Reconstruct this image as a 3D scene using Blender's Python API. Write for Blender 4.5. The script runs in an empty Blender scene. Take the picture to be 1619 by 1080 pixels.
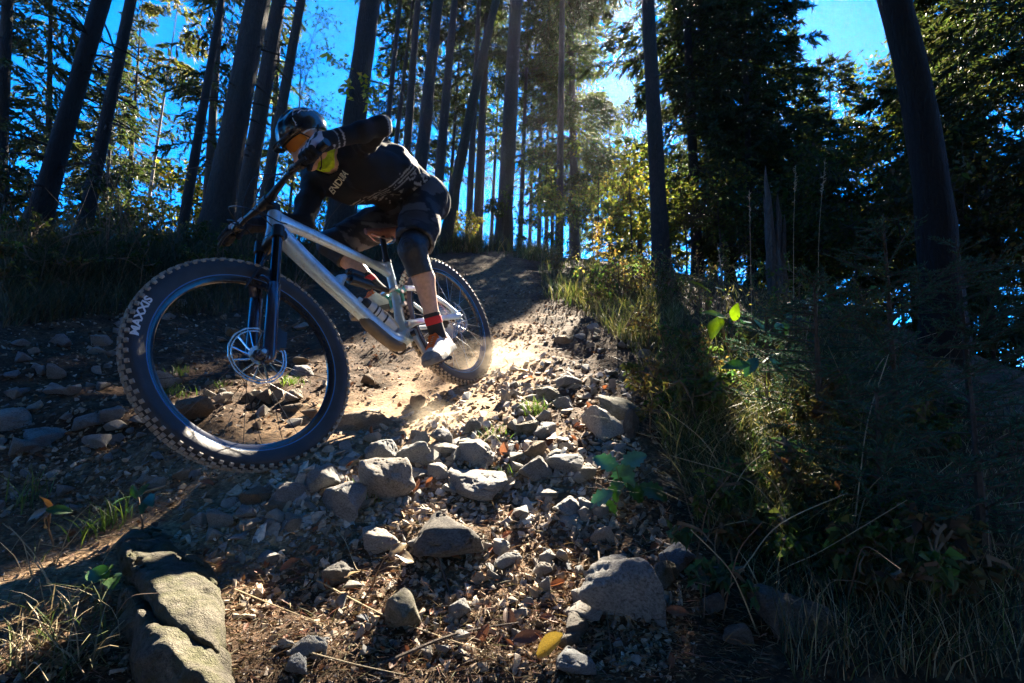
import bpy, math, random
import numpy as np
from mathutils import Vector, Matrix
from mathutils.bvhtree import BVHTree

rng = np.random.default_rng(7)
random.seed(7)
scene = bpy.context.scene
C = scene.collection

# ------------------------------------------------------------------ camera
F_PX = 834.53            # focal length in pixels of the 1619 px wide photograph
PIT, ROL = 0.1411, 0.0341
cp_, sp_, cr_, sr_ = math.cos(PIT), math.sin(PIT), math.cos(ROL), math.sin(ROL)
CAM_F = np.array([0, cp_, sp_])
_x0, _u0 = np.array([1., 0, 0]), np.array([0, -sp_, cp_])
CAM_R = cr_ * _x0 + sr_ * _u0
CAM_U = -sr_ * _x0 + cr_ * _u0
cam_d = bpy.data.cameras.new("camera")
cam = bpy.data.objects.new("camera", cam_d)
C.objects.link(cam)
cam_d.sensor_width = 36.0
cam_d.lens = 36.0 * F_PX / 1619.0
cam_d.clip_start, cam_d.clip_end = 0.05, 5000
m = Matrix.Identity(4)
for i in range(3):
    m[i][0], m[i][1], m[i][2] = CAM_R[i], CAM_U[i], -CAM_F[i]
cam.matrix_world = m
scene.camera = cam

# ------------------------------------------------------------------ sun and sky
def U(px, py, d):
    """point of the place seen at pixel (px, py) of the photograph, d metres deep"""
    return (CAM_R * ((px - 809.5) / F_PX) - CAM_U * ((py - 540) / F_PX) + CAM_F) * d
SUN = U(1010, 45, 1.0); SUN = SUN / np.linalg.norm(SUN)      # direction towards the sun
SUN_EL = math.asin(SUN[2]); SUN_AZ = math.atan2(SUN[0], SUN[1])
world = bpy.data.worlds.new("World"); scene.world = world
world.use_nodes = True
wn = world.node_tree
for nd in list(wn.nodes): wn.nodes.remove(nd)
sky = wn.nodes.new("ShaderNodeTexSky"); sky.sky_type = 'NISHITA'; sky.sun_disc = False
sky.sun_elevation = SUN_EL; sky.sun_rotation = SUN_AZ
sky.altitude = 2800; sky.air_density = 0.75; sky.dust_density = 0.2; sky.ozone_density = 6.0
hs = wn.nodes.new("ShaderNodeHueSaturation"); hs.inputs['Saturation'].default_value = 1.36
hs.inputs['Hue'].default_value = 0.503
bg = wn.nodes.new("ShaderNodeBackground"); bg.inputs['Strength'].default_value = 0.066
wo = wn.nodes.new("ShaderNodeOutputWorld")
wn.links.new(sky.outputs[0], hs.inputs['Color']); wn.links.new(hs.outputs[0], bg.inputs['Color'])
wn.links.new(bg.outputs[0], wo.inputs['Surface'])
sun_d = bpy.data.lights.new("sun", 'SUN'); sun_d.energy = 5.0; sun_d.angle = math.radians(0.53)
sun_d.color = (1.0, 0.87, 0.68)
sun_o = bpy.data.objects.new("sun", sun_d); C.objects.link(sun_o)
sun_o.location = SUN * 60
sun_o.rotation_euler = Vector(SUN).to_track_quat('Z', 'Y').to_euler()
vs = scene.view_settings
vs.view_transform = 'Standard'; vs.look = 'None'; vs.gamma = 1.0; vs.use_curve_mapping = False
vs.exposure = 3.3
scene.cycles.max_bounces = 6; scene.cycles.diffuse_bounces = 3; scene.cycles.glossy_bounces = 2
scene.cycles.transmission_bounces = 4; scene.cycles.transparent_max_bounces = 6
scene.cycles.use_denoising = True

# ------------------------------------------------------------------ materials
def _nt(name):
    mt = bpy.data.materials.new(name); mt.use_nodes = True
    nt = mt.node_tree
    return mt, nt, nt.nodes.get("Principled BSDF"), nt.nodes.get("Material Output")
def noise_node(nt, scale, detail=5, rough=0.6, vec=None, dist=0.0):
    n = nt.nodes.new("ShaderNodeTexNoise"); n.inputs['Scale'].default_value = scale
    n.inputs['Detail'].default_value = detail; n.inputs['Roughness'].default_value = rough
    n.inputs['Distortion'].default_value = dist
    if vec is not None: nt.links.new(vec, n.inputs['Vector'])
    return n
def ramp_node(nt, src, stops):
    r = nt.nodes.new("ShaderNodeValToRGB"); e = r.color_ramp.elements
    while len(e) < len(stops): e.new(0.5)
    for k, (p, c) in enumerate(stops):
        e[k].position = p; e[k].color = (*c, 1) if len(c) == 3 else c
    nt.links.new(src, r.inputs[0]); return r
def mix_node(nt, fac, a, b, mode='MIX'):
    mx = nt.nodes.new("ShaderNodeMix"); mx.data_type = 'RGBA'; mx.blend_type = mode
    for sock, v in ((mx.inputs[0], fac), (mx.inputs[6], a), (mx.inputs[7], b)):
        if isinstance(v, (int, float)): sock.default_value = v
        elif isinstance(v, tuple): sock.default_value = (*v, 1) if len(v) == 3 else v
        else: nt.links.new(v, sock)
    return mx.outputs[2]
def bump(nt, bs, height, strength=0.4, dist=0.01):
    b = nt.nodes.new("ShaderNodeBump"); b.inputs['Strength'].default_value = strength
    b.inputs['Distance'].default_value = dist
    nt.links.new(height, b.inputs['Height']); nt.links.new(b.outputs[0], bs.inputs['Normal'])
def mat(name, col, rough=0.6, metal=0.0, var=0.0, scale=20, bmp=0.0, bscale=None, coat=0.0, spec=None, attr=None, transl=0.0, tcol=None, rnd=0.0):
    """plain surface with a little colour variation and fine relief"""
    mt, nt, bs, out = _nt(name)
    tc = nt.nodes.new("ShaderNodeTexCoord")
    bs.inputs['Roughness'].default_value = rough; bs.inputs['Metallic'].default_value = metal
    bs.inputs['Coat Weight'].default_value = coat; bs.inputs['Coat Roughness'].default_value = 0.1
    if spec is not None: bs.inputs['Specular IOR Level'].default_value = spec
    csock = None
    if attr:
        a = nt.nodes.new("ShaderNodeAttribute"); a.attribute_name = attr; csock = a.outputs['Color']
    if var > 0:
        n = noise_node(nt, scale, 6, 0.62, tc.outputs['Object'])
        lo = tuple(c * (1 - var) for c in col); hi = tuple(min(1, c * (1 + var)) for c in col)
        r = ramp_node(nt, n.outputs[0], [(0.3, lo), (0.7, hi)])
        if csock is None: csock = r.outputs[0]
        else:
            r2 = ramp_node(nt, n.outputs[0], [(0.3, (1 - var,) * 3), (0.7, (1 + var,) * 3)])
            csock = mix_node(nt, 1.0, csock, r2.outputs[0], 'MULTIPLY')
    if rnd > 0:
        oi = nt.nodes.new("ShaderNodeObjectInfo")
        rr = ramp_node(nt, oi.outputs['Random'], [(0.0, (1 - rnd,) * 3), (0.5, (1, 1, 1)), (1.0, (1 + rnd * .8, 1 + rnd * .7, 1 + rnd * .6))])
        csock = mix_node(nt, 1.0, csock if csock is not None else tuple(col), rr.outputs[0], 'MULTIPLY')
    if csock is not None: nt.links.new(csock, bs.inputs['Base Color'])
    else: bs.inputs['Base Color'].default_value = (*col, 1)
    if bmp > 0:
        n2 = noise_node(nt, bscale or scale * 3, 8, 0.65, tc.outputs['Object'])
        bump(nt, bs, n2.outputs[0], bmp, 0.01)
    if transl > 0:
        tr = nt.nodes.new("ShaderNodeBsdfTranslucent")
        if tcol is None and csock is not None: nt.links.new(csock, tr.inputs['Color'])
        else: tr.inputs['Color'].default_value = (*(tcol or col), 1)
        if tcol is not None and csock is not None:
            nt.links.new(mix_node(nt, 1.0, csock, tuple(tcol), 'MULTIPLY'), tr.inputs['Color'])
        ms = nt.nodes.new("ShaderNodeMixShader"); ms.inputs[0].default_value = transl
        nt.links.new(bs.outputs[0], ms.inputs[1]); nt.links.new(tr.outputs[0], ms.inputs[2])
        nt.links.new(ms.outputs[0], out.inputs['Surface'])
    return mt

# ------------------------------------------------------------------ mesh helpers
def tag(o, label=None, cat=None, group=None, kind=None):
    if label: o['label'] = label
    if cat: o['category'] = cat
    if group: o['group'] = group
    if kind: o['kind'] = kind
    return o
def empty(name, loc=(0, 0, 0), parent=None, mw=None):
    o = bpy.data.objects.new(name, None); C.objects.link(o); o.empty_display_size = 0.1
    if parent is not None: o.parent = parent
    if mw is not None: o.matrix_local = mw
    else: o.location = loc
    return o
def make_me(name, V, F, smooth=True, cols=None, sharp=None, mats=None, fmat=None):
    """V (n,3); F an (m,k) array or a list of such arrays / of index lists"""
    me = bpy.data.meshes.new(name)
    V = np.asarray(V, dtype=np.float32).reshape(-1, 3)
    if isinstance(F, np.ndarray): F = [F]
    flat, starts, tot, pos = [], [], [], 0
    for f in F:
        f = np.asarray(f, dtype=np.int32)
        if f.ndim == 1: f = f[None, :]
        if f.size == 0: continue
        k = f.shape[1]
        flat.append(f.ravel()); starts.append(pos + np.arange(f.shape[0]) * k)
        tot.append(np.full(f.shape[0], k)); pos += f.size
    flat = np.concatenate(flat).astype(np.int32); starts = np.concatenate(starts).astype(np.int32)
    tot = np.concatenate(tot).astype(np.int32)
    me.vertices.add(len(V)); me.vertices.foreach_set('co', V.ravel())
    me.loops.add(len(flat)); me.loops.foreach_set('vertex_index', flat)
    me.polygons.add(len(starts)); me.polygons.foreach_set('loop_start', starts); me.polygons.foreach_set('loop_total', tot)
    if fmat is not None: me.polygons.foreach_set('material_index', np.asarray(fmat, dtype=np.int32))
    me.polygons.foreach_set('use_smooth', np.full(len(starts), smooth))
    me.update(calc_edges=True); me.validate()
    if cols is not None:
        a = me.color_attributes.new('col', 'FLOAT_COLOR', 'POINT')
        cc = np.ones((len(V), 4), dtype=np.float32); cc[:, :3] = cols
        a.data.foreach_set('color', cc.ravel())
    if smooth and sharp: me.set_sharp_from_angle(angle=math.radians(sharp))
    for mm in (mats or []): me.materials.append(mm)
    return me
def link(name, me, parent=None):
    o = bpy.data.objects.new(name, me); C.objects.link(o)
    if parent is not None: o.parent = parent
    return o
def obj(name, V, F, mt, parent=None, smooth=True, cols=None, sharp=40, fmat=None):
    return link(name, make_me(name, V, F, smooth, cols, sharp, mt if isinstance(mt, list) else [mt], fmat), parent)

def rotm(axis, a):
    u = np.asarray(axis, float); u = u / np.linalg.norm(u)
    K = np.array([[0, -u[2], u[1]], [u[2], 0, -u[0]], [-u[1], u[0], 0]])
    return np.eye(3) + math.sin(a) * K + (1 - math.cos(a)) * K @ K
def frame_z(d, up=(0, 0, 1)):
    """rotation whose columns are x, y, z with z along d"""
    z = np.asarray(d, float); z = z / np.linalg.norm(z)
    x = np.cross(up, z)
    if np.linalg.norm(x) < 1e-4: x = np.cross((1, 0, 0), z)
    x = x / np.linalg.norm(x); return np.stack([x, np.cross(z, x), z], 1)

class B:
    """collects quads and tris of one mesh"""
    def __init__(s): s.V = []; s.Q = []; s.T = []; s.n = 0; s.N = []
    def add(s, V, Q=None, T=None, N=None):
        V = np.asarray(V, float).reshape(-1, 3); s.V.append(V)
        if Q is not None and len(Q): s.Q.append(np.asarray(Q, int) + s.n)
        if T is not None and len(T): s.T.append(np.asarray(T, int) + s.n)
        for f in (N or []): s.N.append(np.asarray(f, int) + s.n)
        s.n += len(V); return s
    def tube(s, P, r, n=10, cap=True, sq=None, closed=False, up=(0, 0, 1)):
        P = np.asarray(P, float); k = len(P)
        r = np.full(k, r) if np.isscalar(r) else np.asarray(r, float)
        T = np.gradient(P, axis=0) if not closed else np.roll(P, -1, 0) - np.roll(P, 1, 0)
        T /= np.linalg.norm(T, axis=1)[:, None] + 1e-12
        x = frame_z(T[0], up)[:, 0]; X = []
        for i in range(k):
            x = x - T[i] * (x @ T[i]); x /= np.linalg.norm(x) + 1e-12; X.append(x)
        X = np.array(X); Y = np.cross(T, X)
        a = np.linspace(0, 2 * np.pi, n, endpoint=False)
        sx, sy = (1, 1) if sq is None else sq
        V = P[:, None] + r[:, None, None] * (sx * np.cos(a)[None, :, None] * X[:, None] + sy * np.sin(a)[None, :, None] * Y[:, None])
        i = np.arange(k if closed else k - 1)[:, None]; j = np.arange(n)[None]
        i2 = (i + 1) % k
        Q = np.stack([i * n + j, i * n + (j + 1) % n, i2 * n + (j + 1) % n, i2 * n + j], -1).reshape(-1, 4)
        N = [] if (not cap or closed) else [np.arange(n)[::-1], (k - 1) * n + np.arange(n)]
        return s.add(V, Q, None, N)
    def lathe(s, prof, c=(0, 0, 0), axis=(0, 1, 0), n=48, closed=True, a0=0.0, a1=None):
        """prof: (radius, offset along axis) pairs"""
        R = frame_z(axis); prof = np.asarray(prof, float); k = len(prof)
        full = a1 is None
        a = np.linspace(0, 2 * np.pi, n, endpoint=False) if full else np.linspace(a0, a1, n)
        V = np.asarray(c, float) + prof[None, :, 1, None] * R[:, 2] + prof[None, :, 0, None] * (np.cos(a)[:, None, None] * R[:, 0] + np.sin(a)[:, None, None] * R[:, 1])
        i = np.arange(n if full else n - 1)[:, None]; j = np.arange(k if closed else k - 1)[None]
        i2 = (i + 1) % n; j2 = (j + 1) % k
        Q = np.stack([i * k + j, i2 * k + j, i2 * k + j2, i * k + j2], -1).reshape(-1, 4)
        return s.add(V, Q)
    def box(s, c, size, R=None, taper=1.0):
        h = np.asarray(size, float) / 2
        V = np.array([[x, y, z] for z in (-1, 1) for y in (-1, 1) for x in (-1, 1)], float) * h
        V[4:, :2] *= taper
        if R is not None: V = V @ np.asarray(R).T
        return s.add(V + np.asarray(c, float), [[0, 2, 3, 1], [4, 5, 7, 6], [0, 1, 5, 4], [2, 6, 7, 3], [0, 4, 6, 2], [1, 3, 7, 5]])
    def ell(s, c, r, R=None, n=12, m_=8):
        th = np.linspace(0, 2 * np.pi, n, endpoint=False); ph = np.linspace(0, np.pi, m_ + 1)[1:-1]
        V = np.stack([np.sin(ph)[:, None] * np.cos(th), np.sin(ph)[:, None] * np.sin(th), np.cos(ph)[:, None] + 0 * th], -1).reshape(-1, 3)
        V = np.concatenate([V, [[0, 0, 1], [0, 0, -1]]]) * np.asarray(r, float)
        if R is not None: V = V @ np.asarray(R).T
        k = m_ - 1; i = np.arange(k - 1)[:, None]; j = np.arange(n)[None]
        Q = np.stack([i * n + j, (i + 1) * n + j, (i + 1) * n + (j + 1) % n, i * n + (j + 1) % n], -1).reshape(-1, 4)
        jj = np.arange(n); top, bot = k * n, k * n + 1
        T = np.concatenate([np.stack([np.full(n, top), jj, (jj + 1) % n], 1), np.stack([np.full(n, bot), (k - 1) * n + (jj + 1) % n, (k - 1) * n + jj], 1)])
        return s.add(V + np.asarray(c, float), Q, T)
    def build(s, name, mt, parent=None, smooth=True, sharp=40, cols=None, fn=None):
        V = np.concatenate(s.V)
        if fn is not None: V = fn(V)
        F = ([np.concatenate(s.Q)] if s.Q else []) + ([np.concatenate(s.T)] if s.T else []) + s.N
        return obj(name, V, F, mt, parent, smooth, cols, sharp)

def spline(P, n):
    """Catmull-Rom through P, n samples"""
    P = np.asarray(P, float); Q = np.concatenate([[2 * P[0] - P[1]], P, [2 * P[-1] - P[-2]]])
    t = np.linspace(0, len(P) - 1 - 1e-9, n); i = t.astype(int); f = (t - i)[:, None]
    a, b, c, d = Q[i], Q[i + 1], Q[i + 2], Q[i + 3]
    return 0.5 * (2 * b + (c - a) * f + (2 * a - 5 * b + 4 * c - d) * f ** 2 + (3 * b - a - 3 * c + d) * f ** 3)

# value noise for relief
_perm = rng.random((64, 64, 64))
def vnoise(P):
    P = np.asarray(P, float); i = np.floor(P).astype(int); f = P - i; f = f * f * (3 - 2 * f); i &= 63
    j = (i + 1) & 63; r = 0
    for a in (0, 1):
        wa = f[:, 0] if a else 1 - f[:, 0]; ia = j[:, 0] if a else i[:, 0]
        for b in (0, 1):
            wb = f[:, 1] if b else 1 - f[:, 1]; ib = j[:, 1] if b else i[:, 1]
            for c in (0, 1):
                wc = f[:, 2] if c else 1 - f[:, 2]; ic = j[:, 2] if c else i[:, 2]
                r = r + wa * wb * wc * _perm[ia, ib, ic]
    return r - 0.5
def fbm(P, sc, oct_=4, g=0.5):
    P = np.asarray(P, float); v = 0; a = 1.0
    for k in range(oct_):
        v = v + a * vnoise(P * sc * 2 ** k + 17.3 * k); a *= g
    return v
# ------------------------------------------------------------------ the lie of the land
_cp = [(100,720,1.85),(0,830,1.5),(0,700,1.9),(250,800,1.60),(600,740,1.8),(600,800,1.6),(800,740,1.8),(800,650,2.35),
 (850,600,2.75),(950,650,2.3),(700,640,2.45),(850,540,3.6),(780,470,5.3),(790,425,8),(790,394,11.3),(700,388,11),(900,415,9),
 (600,388,9.5),(480,385,8),(300,385,6.3),(100,388,5),(0,392,4.5),(0,560,2.6),(100,560,2.8),(100,470,3.6),(250,560,3.0),(250,470,4.1),
 (400,560,3.3),(400,620,2.6),(400,690,2.05),(250,690,1.95),(500,450,5.8),(560,560,3.5),(620,500,4.6),
 (1000,425,8),(1050,560,3.1),(1050,480,5),(1050,700,1.9),(1250,478,5),(1250,600,2.6),(1250,800,1.55),(1500,580,3.2),(1619,640,2.6),
 (1500,800,1.5),(1619,1080,.92),(1250,1080,.95),(800,1080,1.0),(400,1080,.98),(0,1080,.92),(800,920,1.3),(400,900,1.33),(100,900,1.27),(1050,900,1.3)]
_P = [U(*c) for c in _cp] + [np.array(c, float) for c in [(-.802,1.748,-.212),(-.261,2.803,.150),(0,0,-.85),(-2,0,-.85),(2,0,-.9),(0,-2,-2.1),
 (4,-2,-2.2),(-4,-2,-2.0),(-4,1.5,-.6),(0,16,4.1),(-4,14,3.4),(-8,9,1.5),(-6,14,2.6),(-10,5,.2),(6,13,2.8),(10,9,.8),(8,5,-.6),(5,2.5,-.7),(0,26,3.6),(-16,25,.5),(16,25,.5),(-20,0,-3),(20,0,-4),(0,-14,-6)]]
_P = np.array(_P)
def _tps(xy, z, lam):
    n = len(xy); d = np.linalg.norm(xy[:, None] - xy[None], axis=2)
    K = np.where(d > 0, d * d * np.log(d + 1e-12), 0) + lam * np.eye(n)
    Pm = np.concatenate([np.ones((n, 1)), xy], 1)
    A = np.block([[K, Pm], [Pm.T, np.zeros((3, 3))]])
    return np.linalg.solve(A, np.concatenate([z, np.zeros(3)]))
_w = _tps(_P[:, :2], _P[:, 2], 0.004)
def base_h(x, y):
    x = np.asarray(x, float); y = np.asarray(y, float); shp = x.shape
    xy = np.stack([x.ravel(), y.ravel()], 1); r = np.hypot(xy[:, 0], xy[:, 1])
    k = np.minimum(1, 26 / np.maximum(r, 1e-6)); q = xy * k[:, None]
    out = np.zeros(len(q))
    for s in range(0, len(q), 20000):
        qq = q[s:s + 20000]; d = np.linalg.norm(qq[:, None] - _P[None, :, :2], axis=2)
        K = np.where(d > 1e-9, d * d * np.log(d + 1e-12), 0)
        out[s:s + 20000] = K @ _w[:-3] + _w[-3] + qq @ _w[-2:]
    far = np.clip((r - 26) / 200, 0, 1)
    out = out * (1 - far) - 14 * far
    return out.reshape(shp)
_tr = np.array([U(*c)[:2] for c in [(790,394,11.3),(790,425,8),(780,470,5.3),(765,520,4.0)]] + [(-.261,2.803),(-.5,2.3),(-.802,1.748),(-1.35,1.55),(-2.4,1.5),(-4,1.4)])
_trs = spline(_tr, 120)
def trail_mask(x, y):
    xy = np.stack([np.ravel(x), np.ravel(y)], 1); d = np.full(len(xy), 1e9)
    for p in _trs: d = np.minimum(d, np.hypot(xy[:, 0] - p[0], xy[:, 1] - p[1]))
    d = d + 0.16 * fbm(np.stack([xy[:, 0], xy[:, 1], 0 * d], 1), 3.1, 3)
    return np.clip((0.52 - d) / 0.22, 0, 1).reshape(np.shape(x))
def ground_h(x, y, fine=True):
    x = np.asarray(x, float); y = np.asarray(y, float)
    h = base_h(x, y); P = np.stack([x.ravel(), y.ravel(), np.zeros(x.size)], 1)
    tm = trail_mask(x, y).ravel()
    r = 0.05 * fbm(P, 2.2, 2) + 0.035 * fbm(P + 5, 7, 3) * (1 - .55 * tm) + 0.018 * np.abs(fbm(P + 9, 21, 3)) * (1 - .7 * tm)
    if fine: r = r + 0.006 * fbm(P + 3, 70, 2) * (1 - .6 * tm)
    # ruts keep the wheel contacts at their height
    for cx, cy in ((-.802, 1.748), (-.261, 2.803)):
        g = np.exp(-((P[:, 0] - cx) ** 2 + (P[:, 1] - cy) ** 2) / .02); r = r * (1 - g)
    return h + r.reshape(h.shape)
def G(px, py, dmax=40):
    """where the sight line of photograph pixel (px, py) meets the ground: point and depth"""
    dv = U(px, py, 1.0); d = np.concatenate([np.linspace(.5, 4, 140), np.linspace(4.05, dmax, 200)])
    P = dv[None] * d[:, None]; g = P[:, 2] - GH(P[:, 0], P[:, 1]); w = np.where(g < 0)[0]
    if len(w) == 0 or w[0] == 0: return None, None
    i = w[0]; t = g[i - 1] / (g[i - 1] - g[i]); dd = d[i - 1] + t * (d[i] - d[i - 1])
    return dv * dd, dd
# the sheet: fine near the trail, coarser far away
def _axis(lo, hi, c0, c1, step, grow):
    a = list(np.arange(c0, c1 + 1e-6, step)); s = step; x = a[-1]
    while x < hi: s *= grow; x += s; a.append(min(x, hi))
    s = step; x = a[0]
    while x > lo: s *= grow; x -= s; a.insert(0, max(x, lo))
    return np.array(a)
gx = _axis(-900, 900, -2.4, 1.6, .0165, 1.05); gy = _axis(-900, 900, .75, 3.3, .0165, 1.045)
GX, GY = np.meshgrid(gx, gy, indexing='ij'); GZ = ground_h(GX, GY)
def GH(x, y):
    """height of the sheet by bilinear lookup"""
    x = np.asarray(x, float); y = np.asarray(y, float)
    i = np.clip(np.searchsorted(gx, x) - 1, 0, len(gx) - 2); j = np.clip(np.searchsorted(gy, y) - 1, 0, len(gy) - 2)
    u = np.clip((x - gx[i]) / (gx[i + 1] - gx[i]), 0, 1); v = np.clip((y - gy[j]) / (gy[j + 1] - gy[j]), 0, 1)
    return (GZ[i, j] * (1 - u) * (1 - v) + GZ[i + 1, j] * u * (1 - v) + GZ[i, j + 1] * (1 - u) * v + GZ[i + 1, j + 1] * u * v)
def gn(x, y, e=.06):
    x = np.asarray(x, float); y = np.asarray(y, float)
    n = np.stack([GH(x - e, y) - GH(x + e, y), GH(x, y - e) - GH(x, y + e), np.full(np.shape(x), 2 * e)], -1)
    return n / np.linalg.norm(n, axis=-1, keepdims=True)
TM = trail_mask(GX, GY)
def ground_material(name, trail):
    mt, nt, bs, out = _nt(name)
    tc = nt.nodes.new("ShaderNodeTexCoord"); v = tc.outputs['Object']
    at = nt.nodes.new("ShaderNodeAttribute"); at.attribute_name = 'col'
    sep = nt.nodes.new("ShaderNodeSeparateColor"); nt.links.new(at.outputs['Color'], sep.inputs[0])
    n1 = noise_node(nt, 9, 8, .7, v); n2 = noise_node(nt, 60, 6, .7, v); n3 = noise_node(nt, 230, 4, .6, v)
    vo = nt.nodes.new("ShaderNodeTexVoronoi"); vo.inputs['Scale'].default_value = 75; nt.links.new(v, vo.inputs['Vector'])
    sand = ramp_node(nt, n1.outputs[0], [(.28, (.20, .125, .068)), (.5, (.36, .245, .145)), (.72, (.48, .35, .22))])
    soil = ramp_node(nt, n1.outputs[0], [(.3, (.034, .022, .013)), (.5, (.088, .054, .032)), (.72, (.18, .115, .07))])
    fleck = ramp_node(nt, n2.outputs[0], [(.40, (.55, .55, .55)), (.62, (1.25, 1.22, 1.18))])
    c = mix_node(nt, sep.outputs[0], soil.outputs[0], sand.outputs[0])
    c = mix_node(nt, 1.0, c, fleck.outputs[0], 'MULTIPLY')
    pal = ramp_node(nt, vo.outputs['Color'], [(0, (.45, .4, .36)), (.5, (.9, .9, .9)), (1, (1.5, 1.4, 1.3))])
    c = mix_node(nt, .55, c, mix_node(nt, 1.0, c, pal.outputs[0], 'MULTIPLY'))
    nt.links.new(c, bs.inputs['Base Color']); bs.inputs['Roughness'].default_value = .95
    bs.inputs['Specular IOR Level'].default_value = .2
    ad = nt.nodes.new("ShaderNodeMath"); ad.operation = 'MULTIPLY_ADD'
    nt.links.new(vo.outputs['Distance'], ad.inputs[0]); ad.inputs[1].default_value = -.6; nt.links.new(n3.outputs[0], ad.inputs[2])
    bump(nt, bs, ad.outputs[0], .55, .012)
    return mt
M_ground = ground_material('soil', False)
_idx = np.arange(GX.size).reshape(GX.shape)
_Q = np.stack([_idx[:-1, :-1], _idx[1:, :-1], _idx[1:, 1:], _idx[:-1, 1:]], -1).reshape(-1, 4)
_V = np.stack([GX.ravel(), GY.ravel(), GZ.ravel()], 1)
_cols = np.stack([TM.ravel(), 0 * TM.ravel(), 0 * TM.ravel()], 1)
# slopes beside the trail get a share of sand where the trail spills over
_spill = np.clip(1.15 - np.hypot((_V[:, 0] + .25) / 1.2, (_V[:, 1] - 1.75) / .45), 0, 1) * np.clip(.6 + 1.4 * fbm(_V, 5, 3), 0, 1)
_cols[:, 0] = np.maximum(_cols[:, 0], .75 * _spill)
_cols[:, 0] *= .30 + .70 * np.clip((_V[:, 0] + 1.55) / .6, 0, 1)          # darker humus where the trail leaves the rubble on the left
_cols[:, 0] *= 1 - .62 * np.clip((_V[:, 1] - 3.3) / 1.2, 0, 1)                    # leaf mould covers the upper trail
_tq = TM.ravel()[_Q].mean(1) > .5
def submesh(name, Q):
    u, inv = np.unique(Q, return_inverse=True)
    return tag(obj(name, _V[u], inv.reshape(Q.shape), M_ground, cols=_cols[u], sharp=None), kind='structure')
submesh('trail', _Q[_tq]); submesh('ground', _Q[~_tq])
# ------------------------------------------------------------------ gaps that let the sun through
# The crowns are open where the photograph's sunlit patches lie: a leaf whose shadow would fall there is left off the tree.
_lit_px = [(60,850),(300,795),(420,765),(560,695),(640,635),(700,605),(745,570),(790,515),(870,470),(930,490),(890,560),(960,600),(1000,650),(960,760),(990,880),(900,970),(740,980),(560,930),(430,880),(300,850),(200,868)]
_lit_px2 = [(255,600),(330,575),(430,560),(520,540),(620,520),(700,560),(640,660),(560,720),(470,680),(360,640),(270,650)]
def _poly(px):
    return np.array([G(*p)[0][:2] for p in px])
def _inside(poly, q):
    x, y = q[:, 0], q[:, 1]; r = np.zeros(len(q), bool)
    for (x0, y0), (x1, y1) in zip(poly, np.roll(poly, -1, 0)):
        c = (y0 > y) != (y1 > y)
        r ^= c & (x < (x1 - x0) * (y - y0) / (y1 - y0 + 1e-12) + x0)
    return r
WEEDS = _poly([(870,405),(960,420),(1060,440),(1250,470),(1300,560),(1200,620),(1060,600),(960,520)])
LIT = [_poly(_lit_px), _poly(_lit_px2)]
def in_beam(P):
    """True for points that stand between the sun and a sunlit patch of the trail (ground, or rider up to 1.2 m)"""
    P = np.asarray(P, float); r = np.zeros(len(P), bool)
    # ground near the trail is close to the plane z = a + b y
    a_, b_ = -.80, .34
    for lift in (0.0, .05, .12, .6):
        t = (P[:, 2] - (a_ + lift + b_ * P[:, 1])) / (SUN[2] - b_ * SUN[1])
        for _ in range(12 if lift < .5 else 0):
            q = P[:, :2] - SUN[None, :2] * t[:, None]; t = .3 * t + .7 * (P[:, 2] - lift - GH(q[:, 0], q[:, 1])) / SUN[2]
        q = P[:, :2] - SUN[None, :2] * t[:, None]
        for po in LIT:
            if lift < .5: r |= _inside(po, q) & (t > 0)
        if lift == .12: r |= _inside(WEEDS, q) & (t > 0) & (rng.random(len(P)) < .4)
        if lift > .5: r |= (np.hypot((q[:, 0] + .62) / .45, (q[:, 1] - 2.3) / .55) < 1) & (t > 0)
    for c_ in SAPLINGS:
        q = P - c_; t = q @ SUN; r |= (np.linalg.norm(q - t[:, None] * SUN, axis=1) < .17) & (t > .3)
    return r
SAPLINGS = [U(1145, 502, 2.42), U(1185, 512, 2.42), U(1228, 575, 2.2)]

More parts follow.
